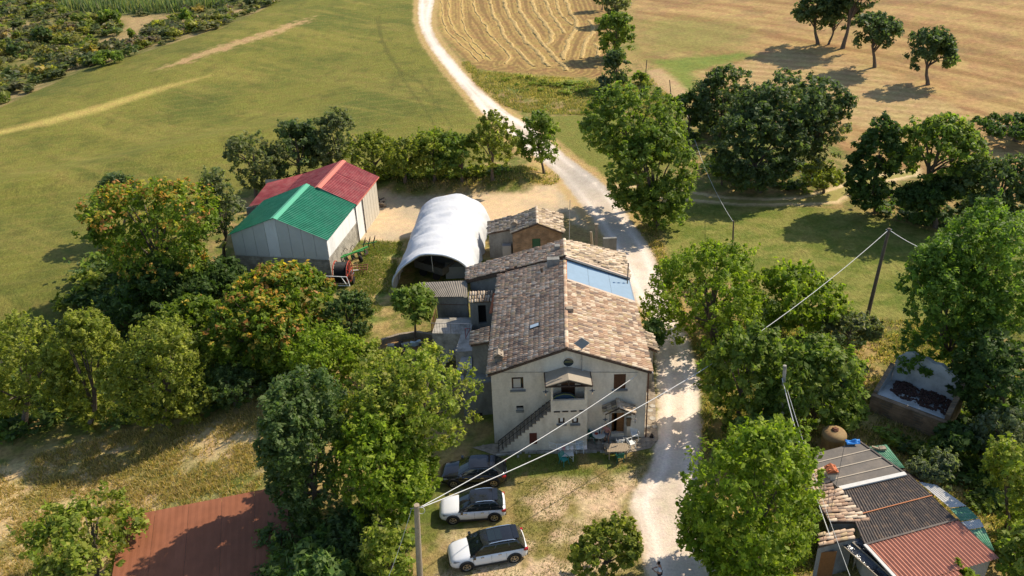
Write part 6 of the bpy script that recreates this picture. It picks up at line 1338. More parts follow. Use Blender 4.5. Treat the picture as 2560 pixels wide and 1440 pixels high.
# ------------------------------------------------------------------ cars
def make_car(name, label, loc, rz, L, Wd, Hh, paint, roof, wb, belt=.98, hood=1.0, suv=True, pano=False, rails=True, rear_slope=.35, wheel_r=.34):
    t = thing(name, label, 'car', loc, rz); hw = Wd/2; xr, xf_ = -L/2, L/2                   # x forward
    # lower body loft
    S_ = [(xr, .72, .42, .78), (xr+.06, .88, .30, .95), (xr+.25, .96, .24, belt+.02), (xr+.7, .985, .22, belt+.04), (-.4, 1.0, .21, belt+.01), (.35, 1.0, .21, belt-.01), (xf_-1.25, .985, .21, hood+.02), (xf_-.75, .96, .22, hood-.06), (xf_-.35, .90, .24, hood-.14), (xf_-.12, .80, .28, hood-.24), (xf_, .60, .36, hood-.42)]
    V_ = []; m_ = 0
    for x, wf, zb_, zt in S_:
        h_ = zt-zb_; w_ = hw*wf; sec = [(0, zb_), (w_*.86, zb_), (w_*.97, zb_+.12*h_), (w_*1.0, zb_+.42*h_), (w_*.985, zb_+.7*h_), (w_*.93, zb_+.9*h_), (w_*.80, zb_+.985*h_), (w_*.4, zb_+1.03*h_), (0, zb_+1.05*h_)]
        ring = [(x, y, z) for y, z in sec]+[(x, -y, z) for y, z in reversed(sec[1:-1])]; m_ = len(ring); V_ += ring
    mb = MB(); n = len(S_); mb.add(V_, [(i*m_+k, (i+1)*m_+k, (i+1)*m_+(k+1) % m_, i*m_+(k+1) % m_) for i in range(n-1) for k in range(m_)]+[tuple(range(m_)), tuple(reversed([(n-1)*m_+k for k in range(m_)]))])
    mb.build('body', paint, t, True)
    # cabin
    rb, rt = xr+.16, xr+.16+rear_slope+.08; wt, wbx = xf_-1.95-.1, xf_-1.2
    if not suv: rt = xr+.75
    zb_ = belt-.03; zt = Hh-.02; wbq, wtq = hw*.93, hw*.70
    def side(s, tq, sy):       # s 0..1 rear->front, tq 0..1 bottom->top
        xb = rb+(wbx-rb)*s; xt = rt+(wt-rt)*s; return Vector((xb+(xt-xb)*tq, sy*(wbq+(wtq-wbq)*tq+.035*math.sin(math.pi*tq)), zb_+(zt-.05-zb_)*tq))
    mb = MB(); ns_, nt_ = 8, 4
    for sy in (1, -1):
        k = len(mb.v); mb.add([side(i/ns_, j/nt_, sy) for j in range(nt_+1) for i in range(ns_+1)], [(j*(ns_+1)+i, j*(ns_+1)+i+1, (j+1)*(ns_+1)+i+1, (j+1)*(ns_+1)+i) for j in range(nt_) for i in range(ns_)])
    for s in (0, 1):
        mb.add([side(s, j/nt_, 1-2*k/4)*1 if False else Vector((side(s, j/nt_, 1).x+(.10 if s else -.08)*(1-(1-k/2)**2), side(s, j/nt_, 1).y*(1-k/2), side(s, j/nt_, 1).z)) for j in range(nt_+1) for k in range(5)], [(j*5+k, j*5+k+1, (j+1)*5+k+1, (j+1)*5+k) for j in range(nt_) for k in range(4)])
    mb.build('cabin', 'paint_black', t, True)
    mb = MB()   # roof skin, crowned
    mb.add([Vector((side(i/8, 1, 1).x+((.10*(i/8)**6)-(.08*(1-i/8)**6))*(1-(1-k/3)**2), side(i/8, 1, 1).y*(1-k/3), zt-.05+.055*(1-((i/8-.5)*2)**4)*.9+.03*(1-(1-k/3)**2))) for i in range(9) for k in range(7)], [(i*7+k, i*7+k+1, (i+1)*7+k+1, (i+1)*7+k) for i in range(8) for k in range(6)])
    mb.build('roof', roof, t, True)
    def pane(nm, pts, mt='glass_car'): m2 = MB(); m2.add(pts, [tuple(range(len(pts)))]); return m2.build(nm, mt, t)
    for sy in (1, -1):
        for s0, s1 in ((.05, .26), (.285, .60), (.625, .93)):
            if s0 < .1 and not suv: s0 = .12
            q = [side(s0, .12, sy), side(s1, .12, sy), side(min(s1, .95), .86, sy), side(s0, .86, sy)]
            pane('side_window', [p+Vector((0, sy*.012+.004*sy, .004)) for p in q])
        # lower cladding, arches, wheels
        m2 = MB(); m2.box((0, sy*(hw-.03), .27), (wb-.7, .07, .14)); m2.build('sill', 'cladding', t)
        for xw in (-wb/2-.05, wb/2-.05):
            c = Vector((xw, sy*(hw-.10), wheel_r)); m2 = MB(); pts = [c+Vector((math.cos(a)*(wheel_r+.05), sy*.085, math.sin(a)*(wheel_r+.05))) for a in [math.pi*k/10 for k in range(11)]]; m2.tube(pts, .055, 6); m2.build('wheel_arch', 'cladding' if suv else paint, t)
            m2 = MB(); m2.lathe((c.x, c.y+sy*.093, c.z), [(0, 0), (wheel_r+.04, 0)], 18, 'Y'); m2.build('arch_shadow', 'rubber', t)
            w_ = thing('wheel', None, None, c); w_.parent = t
            m2 = MB(); m2.lathe((0, 0, 0), [(wheel_r*.62, sy*.10), (wheel_r*.66, sy*.125), (wheel_r*.93, sy*.12), (wheel_r, sy*.08), (wheel_r, -sy*.1), (0, -sy*.1)], 24, 'Y'); m2.build('tyre', 'rubber', w_, True)
            m2 = MB(); m2.lathe((0, 0, 0), [(0, sy*.055), (wheel_r*.62, sy*.06)], 20, 'Y'); m2.build('hub', 'cladding', w_)
            m2 = MB()
            for k in range(5):
                a = k*1.2566+.3; 
                for da in (-.13, .13): m2.bar((0, sy*.105, 0), (math.cos(a+da)*wheel_r*.62, sy*.11, math.sin(a+da)*wheel_r*.62), .035, .02)
            m2.lathe((0, 0, 0), [(wheel_r*.56, sy*.095), (wheel_r*.6, sy*.125), (wheel_r*.66, sy*.125)], 20, 'Y'); m2.build('rim', 'alloy', w_)
        m2 = MB(); m2.box((wbx-.22, sy*(hw+.06), belt+.05), (.16, .22, .15)); m2.build('mirror', 'paint_black', t)
        for xh in (-.62, .42): m2 = MB(); m2.box((xh, sy*(hw*.99), belt-.14), (.2, .04, .035)); m2.build('door_handle', 'chrome', t)
        m2 = MB()
        for xs in (-.12, .95, -1.02): m2.bar((xs, sy*(hw*.995), .34), (xs, sy*(hw*.985), belt-.1), .012, .012)
        m2.build('door_seam', 'cladding', t)
        m2 = MB(); m2.add([(xf_-.62, sy*hw*.925, hood-.24), (xf_-.30, sy*hw*.885, hood-.33), (xf_-.10, sy*hw*.70, hood-.38), (xf_-.14, sy*hw*.68, hood-.27), (xf_-.36, sy*hw*.86, hood-.20)], [(0, 1, 2, 3, 4)]); m2.v = [(a*1.004, b*1.02, c) for a, b, c in m2.v]; m2.build('headlight', 'lamp_clear', t)
        m2 = MB(); m2.box((xr+.13, sy*hw*.86, belt-.16), (.28, .14, .15)); m2.build('tail_light', 'lamp_red', t)
        if rails:
            a = side(.06, 1, sy)+Vector((0, -sy*.04, .07)); b = side(.86, 1, sy)+Vector((0, -sy*.04, .06)); m2 = MB(); m2.tube([a-Vector((0, 0, .05)), a+Vector((.15, 0, 0)), (a+b)/2+Vector((0, 0, .03)), b-Vector((.15, 0, 0)), b-Vector((0, 0, .05))], .022, 6); m2.build('roof_rail', 'chrome', t)
    f0, f1 = .1, .92
    def ws(s, tq, k): q = side(s, tq, 1); return Vector((q.x+(.10 if s else -.08)*(1-(k)**2)+(.012 if s else -.012), q.y*k, q.z+.006))
    for nm, s, lo_, hi_ in (('windscreen', 1, .03, .93), ('rear_window', 0, .12, .85)):
        pts = [ws(s, lo_, .9), ws(s, lo_, .45), ws(s, lo_, 0), ws(s, lo_, -.45), ws(s, lo_, -.9), ws(s, hi_, -.88), ws(s, hi_, -.45), ws(s, hi_, 0), ws(s, hi_, .45), ws(s, hi_, .88)]
        m2 = MB(); m2.add(pts, [(0, 1, 8, 9), (1, 2, 7, 8), (2, 3, 6, 7), (3, 4, 5, 6)]); m2.build(nm, 'glass_car', t)
    if pano:
        for a, b in ((.42, .60), (.615, .83)): 
            m2 = MB(); x0 = side(a, 1, 1).x; x1 = side(b, 1, 1).x; m2.box(((x0+x1)/2, 0, zt+.028), (x1-x0, hw*.95, .012)); m2.build('sunroof', 'glass_car', t)
    m2 = MB(); m2.box((xf_-.03, 0, .42), (.1, hw*1.25, .16)); m2.build('grille', 'cladding', t)
    m2 = MB(); m2.box((xr+.03, 0, .40), (.12, hw*1.5, .22)); m2.build('rear_bumper', 'cladding', t)
    m2 = MB(); m2.box((xr-.0, 0, .62), (.02, .5, .11)); m2.build('number_plate', 'panel_white', t)
    if suv: m2 = MB(); m2.box((rt+.02, 0, zt+.015), (.32, wtq*1.7, .03)); m2.build('spoiler', roof, t)
    return t
make_car('parked_car', 'white compact crossover with black roof parked between the other two cars', (-3.05, 40.13, 0), math.pi+R(2.5), 4.15, 1.76, 1.50, 'paint_white', 'paint_black', 2.58, belt=.96, hood=.98)
make_car('parked_car', 'larger white crossover with panoramic glass roof parked nearest the camera', (-2.1, 36.55, 0), math.pi+R(10.5), 4.64, 1.84, 1.62, 'paint_white', 'paint_black', 2.84, belt=1.03, hood=1.04, pano=True, wheel_r=.36)
make_car('parked_car', 'black hatchback half hidden under the tree beside the white crossover', (-3.05, 43.35, 0), math.pi-R(1.5), 4.35, 1.80, 1.52, 'paint_black', 'paint_black', 2.64, belt=.97, hood=.98, rails=False, rear_slope=.6)

# ------------------------------------------------------------------ garden furniture
def chair_proto(mt, label, p, rz, group='plastic garden chairs by the house'):
    t = thing('plastic_chair', label, 'chair', p, rz, group)
    mb = MB(); mb.box((0, 0, .43), (.44, .42, .035)); mb.build('seat', mt, t)
    mb = MB()
    for k in range(5): mb.bar(((k-2)*.085, .2, .46), ((k-2)*.09, .31, .84), .055, .02)
    mb.tube([(-.22, .2, .45), (-.23, .31, .82), (-.12, .33, .89), (.12, .33, .89), (.23, .31, .82), (.22, .2, .45)], .02, 5); mb.build('backrest', mt, t)
    for sx in (-1, 1):
        for sy in (-1, 1): mb = MB(); mb.tube([(sx*.2, sy*.18, .43), (sx*.25, sy*.25, 0)], [.028, .02], 5); mb.build('leg', mt, t)
        mb = MB(); mb.tube([(sx*.24, -.2, .42), (sx*.27, -.19, .64), (sx*.27, .1, .66), (sx*.23, .28, .68)], .022, 5); mb.build('armrest', mt, t)
    return t
wc = chair_proto('white_plastic', 'white plastic chair standing against the wall right of the house door', (0, 0, 0), 0)
gc = chair_proto('green_plastic', 'dark green plastic chair tucked under the near side of the slatted table', (0, 0, 0), 0)
def place(src, label, x, y, z, rz, first=[]):
    if src in first: c = copy_tree(src)
    else: c = src; first.append(src)
    c.location = (x, y, z); c.rotation_euler = (0, 0, rz); c['label'] = label; return c
def GZ(a, b, z=.07): p = G(a, b, z); return p.x, p.y, z
place(wc, 'white plastic chair standing against the wall right of the house door', *GZ(1586, 1098), R(5))
place(wc, 'white plastic chair in the sun between slatted table and house corner', *GZ(1577, 1119), R(-65+180))
place(wc, 'white plastic chair behind the slatted table, mostly hidden by it', *GZ(1550, 1117), R(180))
place(gc, 'dark green plastic chair tucked under the near side of the slatted table', *GZ(1549, 1152, .0), R(185))
place(gc, 'dark green plastic chair in deep shade beside the round table', *GZ(1483, 1101), R(60))
tc_ = chair_proto('teal_plastic', 'teal plastic chair on the lawn in front of the drying rack', GZ(1410, 1160, 0), R(40))
bc_ = chair_proto('pale_plastic', 'pale blue plastic chair tilted against the round table by the wall', GZ(1484, 1094), R(125))
# lounge chair
x, y, z = GZ(1449, 1128); t = thing('folding_lounger', 'pale blue slatted folding chair leaning against the porch wall', 'chair', (x, y, z))
mb = MB()
for k in range(9): mb.box((0, .18+k*.028, .45+k*.075), (.46, .02, .055))
mb.build('backrest', 'pale_plastic', t)
mb = MB()
for k in range(4): mb.box((0, -.28+k*.11, .42), (.46, .08, .02))
mb.build('seat', 'pale_plastic', t)
for sx in (-1, 1):
    mb = MB(); mb.tube([(sx*.25, -.3, 0), (sx*.25, .16, .45), (sx*.25, .42, 1.12)], .016, 5); mb.build('frame', 'white_plastic', t); mb = MB(); mb.tube([(sx*.25, .25, 0), (sx*.25, -.3, .43)], .016, 5); mb.build('leg', 'white_plastic', t)
# round table
x, y, z = GZ(1497, 1106); t = thing('round_table', 'small round pale table by the wall with things on it', 'table', (x, y, z)); mb = MB(); mb.lathe((0, 0, 0), [(0, .70), (.46, .70), (.47, .73), (.46, .76), (0, .76)], 24); mb.build('tabletop', 'panel_grey', t)
mb = MB(); mb.lathe((0, 0, 0), [(.26, 0), (.24, .05), (.07, .12), (.055, .35), (.08, .6), (.2, .70)], 14); mb.build('pedestal', 'stone', t, True)
t2 = thing('bottle', 'dark bottle standing on the round table', 'bottle', (x+.05, y+.05, z+.76)); mb = MB(); mb.lathe((0, 0, 0), [(0, 0), (.045, 0), (.045, .18), (.016, .24), (.016, .3), (0, .3)], 10); mb.build('glass_body', 'black_iron', t2, True)
t2 = thing('plate', 'reddish plate lying on the round table left of the bottle', 'plate', (x-.18, y+.02, z+.76)); mb = MB(); mb.lathe((0, 0, 0), [(0, .012), (.1, .012), (.14, .03), (.13, .02), (0, .003)], 16); mb.build('dish', 'red_iron', t2)
# slatted table
p0 = GZ(1530, 1146); a = G(1521, 1128, .8); b = G(1570, 1128, .8)
cx, cy = (G(1520, 1130, .76).x+G(1571, 1130, .76).x)/2, (G(1545, 1118-8, .76).y+G(1545, 1128, .76).y)/2
t = thing('slatted_table', 'weathered wooden slatted garden table at the edge of the lawn', 'table', (cx, cy, 0)); N_ = 13
for k in range(N_): mb = MB(); mb.box(((k+.5-N_/2)*.112, random.uniform(-.01, .01), .76), (.098, .85, .03)); mb.build('plank', 'grey_wood', t)
for s in (-1, 1): mb = MB(); mb.box((0, s*.3, .715), (1.4, .06, .05)); mb.build('rail', 'grey_wood', t)
for sx in (-1, 1):
    for sy in (-1, 1): mb = MB(); mb.box((sx*.58, sy*.3, .35), (.07, .07, .7)); mb.build('leg', 'grey_wood', t)
# bench end beside the table
t = thing('low_bench', 'short pale wooden bench end left of the slatted table', 'bench', GZ(1516, 1128, .06)); mb = MB(); mb.box((0, 0, .40), (.32, .75, .05)); mb.build('seat', 'grey_wood', t)
for s in (-1, 1): mb = MB(); mb.box((0, s*.3, .19), (.26, .06, .38)); mb.build('leg', 'grey_wood', t)
# drying rack with washing
x, y, z = GZ(1419, 1142, 0.03); t = thing('drying_rack', 'white folding clothes airer with washing in front of the porch', 'clothes rack', (x, y, z))
mb = MB()
for s in (-1, 1): mb.tube([(-.75, s*.28, .92), (.75, s*.28, .92)], .013, 5)
for sx in (-.75, .75): mb.tube([(sx, -.28, .92), (sx, .28, .92)], .013, 5)
mb.tube([(-.75, -.28, .92), (-1.25, -.28, 1.12), (-1.25, .28, 1.12), (-.75, .28, .92)], .013, 5); mb.tube([(.75, -.28, .92), (1.25, -.28, 1.1), (1.25, .28, 1.1), (.75, .28, .92)], .013, 5); mb.build('frame', 'white_plastic', t)
mb = MB()
for k in range(8): mb.tube([(-.75, -.24+k*.07, .92), (.75, -.24+k*.07, .92)], .005, 4)
for k in range(6):
    for s in (-1, 1): mb.tube([(s*(.8+k*.09), -.28, .94+k*.035), (s*(.8+k*.09), .28, .94+k*.035)], .005, 4)
o = mb.build('wires', 'white_plastic', t); meta(o, kind='stuff')
for sx in (-1, 1):
    for s in (-1, 1): mb = MB(); mb.tube([(sx*.55, s*.28, .9), (-sx*.55+sx*.2, s*.3, 0)], .012, 5); mb.build('leg', 'white_plastic', t)
for k in range(5):
    tt = thing('hanging_cloth', ['white towel hung at the left of the airer', 'red and white cloth hung on the airer', 'pale grey shirt hung in the middle of the airer', 'white cloth hung right of the middle of the airer', 'striped cloth draped over the right wing of the airer'][k], 'laundry', (x+(-.55+k*.28 if k < 4 else 1.22), y, z+.93), 0, 'washing hung on the airer'); mb = MB(); w_ = .2
    mb.grid((-w_/2, -.14, -.02-.2), (w_/2, -.14, -.22), (-w_/2, 0, .012), (w_/2, 0, .012), 3, 4, lambda u, v: .01*math.sin(u*9)); mb.grid((-w_/2, 0, .012), (w_/2, 0, .012), (-w_/2, .12, -.3), (w_/2, .12, -.3), 3, 4, lambda u, v: .01*math.sin(u*9)); mb.build('fabric', ['cloth', 'cloth_red', 'panel_grey', 'cloth', 'cloth'][k], tt)
x, y, z = GZ(1418, 1153, 0); t = thing('grey_side_table', 'grey low table just in front of the clothes airer', 'table', (x, y+.2, z)); mb = MB(); mb.box((0, 0, .52), (.9, .6, .04)); mb.build('tabletop', 'panel_grey', t)
for sx in (-1, 1):
    for sy in (-1, 1): mb = MB(); mb.box((sx*.4, sy*.25, .25), (.05, .05, .5)); mb.build('leg', 'panel_grey', t)
# lawn border posts
for k, (a, b) in enumerate(((1350, 1158), (1360, 1157))):
    x, y, z = GZ(a, b, 0); t = thing('wire_stake', ['left thin wire stake in the lawn', 'right thin wire stake in the lawn'][k], 'stake', (x, y, z), 0, 'wire stakes in the lawn'); mb = MB(); mb.tube([(0, 0, 0), (0, 0, .35), (.15, 0, .35), (.15, 0, 0)], .01, 4); mb.build('hoop', 'rusty_iron', t)
for k, (a, b) in enumerate(((1295, 1143), (1324, 1142))):
    x, y, z = GZ(a, b, 0); t = thing('white_block', ['left small white stone on the shaded lawn', 'right small white stone on the shaded lawn'][k], 'stone', (x, y, z), 0, 'small white stones on the lawn'); mb = MB(); mb.box((0, 0, .06), (.16, .12, .12), taper=.8); mb.build('stone', 'concrete', t)
x, y, z = GZ(1629, 1092, .05); t = thing('dark_rock', 'small dark rock at the outer corner of the paving', 'rock', (x, y, z)); mb = MB(); mb.tube([(0, 0, 0), (.02, 0, .12), (-.02, .02, .26)], [.17, .13, .05], 7); mb.build('rock', 'dark_wood', t, True)

# ------------------------------------------------------------------ people
def skin_mesh(name, verts, edges, mt, parent, sub=2, root=0):
    me = bpy.data.meshes.new(name); me.from_pydata([v[:3] for v in verts], edges, []); o = mkobj(name, me, parent); me.materials.append(MATS[mt])
    m_ = o.modifiers.new('skin', 'SKIN'); m_.use_smooth_shade = True
    for i, v in enumerate(verts): d = me.skin_vertices[0].data[i]; d.radius = (v[3], v[4] if len(v) > 4 else v[3]); d.use_root = (i == root)
    s = o.modifiers.new('sub', 'SUBSURF'); s.levels = sub; s.render_levels = sub; return o
def person(label, loc, rz, pose, shirt, legs, skinlegs=False, hair='hair'):
    t = thing('person', label, 'person', loc, rz); J = pose
    # order: pelvis, spine, chest, neck, head base, head top ; arms ; legs
    V_ = [(*J['pelvis'], .13, .10), (*J['spine'], .125, .09), (*J['chest'], .15, .10), (*J['neck'], .052), (*J['head0'], .07), (*J['head1'], .09, .10), (*J['head2'], .06)]; E_ = [(0, 1), (1, 2), (2, 3), (3, 4), (4, 5), (5, 6)]
    def chain(st, pts, rad):
        p = st
        for q, r_ in zip(pts, rad): V_.append((*q, r_)); E_.append((p, len(V_)-1)); p = len(V_)-1
    for s in ('L', 'R'):
        chain(2, J['arm'+s], [.058, .043, .032, .03]); chain(0, J['leg'+s], [.088, .062, .043, .045, .03])
    skin_mesh('body', V_, E_, 'skin', t)
    # fingers on each hand
    for s in ('L', 'R'):
        wr_, hd_ = Vector(J['arm'+s][2]), Vector(J['arm'+s][3]); d = (hd_-wr_).normalized(); sd_ = d.cross(Vector((0, 0, 1))).normalized(); mb = MB()
        for k, ln in enumerate((.055, .065, .06, .045)): a = hd_+sd_*((k-1.5)*.018); mb.tube([a, a+d*ln*.6, a+d*ln*.85+Vector((0, 0, .02))], [.009, .008, .006], 5)
        a = hd_-d*.03; mb.tube([a, a+sd_*.035+d*.02, a+sd_*.045+d*.045], [.011, .009, .007], 5); o = mb.build('fingers', 'skin', t, True); meta(o, kind='stuff')
    T_ = [(*J['pelvis'], .15, .12), (*J['spine'], .145, .11), (*J['chest'], .17, .12), (*Vector(J['chest']).lerp(Vector(J['neck']), .6), .085)]; TE = [(0, 1), (1, 2), (2, 3)]
    for s in ('L', 'R'):
        a = J['arm'+s]; k = len(T_); T_.append((*a[0], .078)); T_.append((*Vector(a[0]).lerp(Vector(a[1]), .65), .066)); TE += [(2, k), (k, k+1)]
    skin_mesh('shirt', T_, TE, shirt, t)
    B_ = [(*J['pelvis'], .152, .125)]; BE = []
    for s in ('L', 'R'):
        a = J['leg'+s]; k = len(B_); B_.append((*a[0], .105)); B_.append((*(a[1] if not skinlegs else Vector(a[0]).lerp(Vector(a[1]), .9)), .082)); BE += [(0, k), (k, k+1)]
        if not skinlegs: B_.append((*a[2], .062)); BE.append((k+1, k+2))
    skin_mesh('shorts' if skinlegs else 'trousers', B_, BE, legs, t)
    for s in ('L', 'R'):
        a = Vector(J['leg'+s][3]); f = Vector(J['leg'+s][4]); mb = MB(); mb.bar(a+(a-f)*.3-Vector((0, 0, .01)), f+(f-a)*.25, .095, .07); mb.build('shoe', 'cladding', t)
    h = Vector(J['head1']); fw = (Vector(J['face'])-h).normalized(); mb = MB(); k = []
    up_ = (Vector(J['head2'])-h).normalized()
    for i in range(7):
        for j in range(12):
            th = math.pi*.62*i/6; ph = 6.283*j/12; v = up_*math.cos(th)+(fw*math.cos(ph)+fw.cross(up_)*math.sin(ph))*math.sin(th)
            lift = .112 if (v.dot(fw) < .45 or v.dot(up_) > .7) else .085
            k.append(h+Vector((0, 0, .015))+v*lift-fw*.012)
    mb.add(k, [(i*12+j, i*12+(j+1) % 12, (i+1)*12+(j+1) % 12, (i+1)*12+j) for i in range(6) for j in range(12)]); mb.build('hair', hair, t, True)
    mb = MB(); mb.bar(h+fw*.085-up_*.0, h+fw*.12-up_*.03, .025, .03); mb.build('nose', 'skin', t); sd_ = fw.cross(up_)
    for s in (-1, 1): mb = MB(); mb.box(h+sd_*s*.035+fw*.092+up_*.015, (.018, .018, .012)); mb.build('eye', 'black_iron', t); mb = MB(); mb.box(h+sd_*s*.092-up_*.01, (.03, .03, .055)); mb.build('ear', 'skin', t)
    mb = MB(); mb.bar(h+fw*.092-up_*.05-sd_*.02, h+fw*.092-up_*.05+sd_*.02, .012, .008); mb.build('mouth', 'cloth_red', t)
    return t
# local frame: faces +x
poseA = dict(pelvis=(0, 0, .95), spine=(.0, 0, 1.12), chest=(.02, 0, 1.33), neck=(.05, 0, 1.49), head0=(.08, 0, 1.56), head1=(.11, 0, 1.64), head2=(.12, 0, 1.73), face=(.3, 0, 1.54),
    armL=[(.02, .19, 1.38), (.06, .24, 1.12), (.28, .14, 1.14), (.36, .08, 1.18)], armR=[(.02, -.19, 1.38), (.06, -.24, 1.12), (.28, -.14, 1.14), (.36, -.06, 1.18)],
    legL=[(.02, .09, .86), (.10, .10, .48), (-.05, .10, .12), (-.07, .10, .06), (.09, .11, .03)], legR=[(-.02, -.09, .86), (.0, -.10, .47), (-.02, -.10, .09), (-.02, -.10, .05), (.14, -.11, .03)])
pa = G(1651, 1408, 1.66); person('person in white t-shirt and dark trousers looking down at a phone on the road', (pa.x, pa.y, 0), R(175), poseA, 'shirt_white', 'trousers')
t = thing('phone', 'dark phone held in the hands of the person on the road', 'phone', (pa.x-.42, pa.y+.0, 1.22)); mb = MB(); mb.box((0, 0, 0), (.09, .07, .012), M=Matrix.Rotation(.5, 3, 'Y')); mb.build('case', 'phone', t)
poseB = dict(pelvis=(0, 0, .93), spine=(.02, 0, 1.10), chest=(.07, 0, 1.30), neck=(.11, 0, 1.45), head0=(.14, 0, 1.52), head1=(.17, 0, 1.60), head2=(.18, 0, 1.69), face=(.36, 0, 1.50),
    armL=[(.07, .19, 1.35), (.08, .29, 1.10), (.24, .28, .92), (.30, .27, .86)], armR=[(.07, -.19, 1.35), (.08, -.29, 1.10), (.22, -.30, .92), (.28, -.29, .86)],
    legL=[(.0, .09, .85), (.03, .13, .48), (.0, .16, .1), (.0, .16, .06), (.15, .18, .04)], legR=[(.0, -.09, .85), (.0, -.13, .48), (-.04, -.15, .1), (-.05, -.15, .06), (.1, -.17, .04)])
pb = GZ(1518, 1108); person('person in pink shirt and shorts standing at the round table by the door', (pb[0]-.03, pb[1]+.12, .06), R(-120), poseB, 'shirt_pink', 'shorts', True)

# ------------------------------------------------------------------ poles and cables
def pole(name, label, a, b, r0_, r1_, mt, cat='pole', top=None):
    a, b = Vector(a), Vector(b); t = thing(name, label, cat, a); mb = MB(t); mb.tube([a-Vector((0, 0, .5)), a.lerp(b, .5), b], [r0_, (r0_+r1_)/2, r1_], 14); mb.build('shaft', mt, t); 
    mb = MB(t); mb.lathe(b, [(r1_*1.04, -.08), (r1_*1.04, .004), (0, .02)], 14); mb.build('top_end', 'grey_wood' if mt == 'pole_wood' else mt, t); return t
PT = Vector((-5.5, 33.7, 7.0)); t = pole('utility_pole', 'thick pale wooden utility pole in the foreground with coiled white cable', (-5.9, 33.7, 0), PT, .19, .145, 'pole_wood')
mb = MB(t); mb.tube([PT+Vector((.22+.19*math.cos(a), -.05, -.35+.24*math.sin(a))) for a in [k*.45 for k in range(30)]], .014, 4); mb.build('cable_coil', 'cable', t)
mb = MB(t); mb.bar(PT+Vector((-.35, 0, -.25)), PT+Vector((.35, 0, -.12)), .03); mb.build('bracket', 'steel', t)
PR = Vector((30.8, 62.1, 8.0)); t = pole('utility_pole', 'tall dark wooden utility pole standing in the meadow on the right', (30.15, 61.5, Hs(30.1, 61.5)), PR, .17, .12, 'pole_dark'); mb = MB(t); mb.bar(PR+Vector((-.25, 0, -.1)), PR+Vector((.25, 0, -.1)), .06); mb.build('bracket', 'steel', t)
a = G(1831, 628); t = pole('small_pole', 'slim leaning service pole in the meadow beside the road', a, PY(1834, 552, a.y-.1), .09, .07, 'pole_dark'); mb = MB(t); mb.box(a+Vector((-.12, -.08, .35)), (.22, .16, .5)); mb.build('meter_box', 'panel_grey', t)
a = G(1613, 202); pole('small_pole', 'far slim pole by the tan dirt patch', a, PY(1617, 150, a.y), .08, .06, 'pole_dark'); a2_ = G(1678, 245); pole('small_pole', 'far slim pole on the right edge of the tan dirt patch', a2_, PY(1674, 200, a2_.y), .08, .06, 'pole_dark')
a = Vector((17.9, 45.2, 0)); Pm = PY(1962, 914, 45.2); t = pole('concrete_pole', 'grey concrete pole rising out of the dark trees right of the road', (a.x+.05, a.y, 0), Pm, .14, .11, 'concrete')
a = Vector((9.75, 58.6, 0)); tp5 = PY(1571, 658, 58.6); pole('metal_post', 'thin dark metal post at the road side of the blue roof sheets', (PY(1566, 708, 58.6).x, 58.6, 0), tp5, .05, .045, 'pole_dark', 'post')
a = G(1424, 600, 0); a = Vector((PY(1420, 590, 66).x, 66, 0)); pole('thin_mast', 'very thin tall mast behind the ridge of the farmhouse', a, PY(1425, 500, 66), .035, .025, 'steel', 'mast')
def cable(label, a, b, sag, r_=.022, mt='cable', n=28, cat='cable'):
    a, b = Vector(a), Vector(b); pts = [a.lerp(b, i/n)-Vector((0, 0, sag*4*(i/n)*(1-i/n))) for i in range(n+1)]; t = thing('overhead_cable', label, cat, a); mb = MB(t); mb.tube(pts, r_, 5); mb.build('wire', mt, t)
cable('white overhead cable from the foreground pole to the house corner', PT+Vector((.2, 0, -.15)), PY(1592, 938, YF-.05), .35)
cable('thick twisted white cable from the foreground pole across the road to the meadow pole', PT+Vector((.2, 0, -.2)), PR+Vector((0, 0, -.1)), 2.55, .026)
cable('pale cable running right from the meadow pole', PR+Vector((0, 0, -.1)), G(2560, 655, 6.5), 1.2, .028)
cable('thin cable dropping left from the foreground pole', PT+Vector((-.3, 0, -.3)), G(960, 1470, 3.0), .2, .01)
cable('left of the two cables running down from the concrete pole to the sheds', Pm+Vector((-.05, 0, -1.0)), G(2075, 1340, 3.4), .4, .028)
cable('right of the two cables running down from the concrete pole to the sheds', Pm+Vector((.1, 0, -1.1)), G(2125, 1440, 3.0), .3, .014)
cable('dark wire hanging over the felt roof down to the tiles', G(2112, 1110, 4.6), G(2078, 1270, 3.0), .1, .016, 'cable_dark')
cable('long thin wire sloping down past the oak clump to the slim pole', PY(1712, 262, 118), PY(1834, 556, G(1831, 628).y), 1.5, .02)
# road signs seen from behind
b = G(1268, 333); t = thing('road_signs', 'round sign above a triangular sign seen from behind beside the white road', 'sign', b); k_ = scale_at(b)
zc = PY(1265, 309, b.y); zt_ = PY(1266, 317, b.y); mb = MB(t); mb.tube([b, (zc.x, b.y, zc.z)], .035, 6); mb.build('post', 'pole_dark', t)
mb = MB(t); mb.lathe((zc.x, b.y-.05, zc.z), [(0, 0), (.30, 0), (.30, .03), (0, .03)], 20, 'Y'); mb.build('round_plate', 'cladding', t)
mb = MB(t); zz = zt_.z; mb.add([(zc.x-.4, b.y-.05, zz-.32), (zc.x+.4, b.y-.05, zz-.32), (zc.x, b.y-.05, zz+.35), (zc.x-.4, b.y-.02, zz-.32), (zc.x+.4, b.y-.02, zz-.32), (zc.x, b.y-.02, zz+.35)], [(0, 1, 2), (5, 4, 3), (0, 3, 4, 1), (1, 4, 5, 2), (2, 5, 3, 0)]); mb.build('triangle_plate', 'cladding', t)

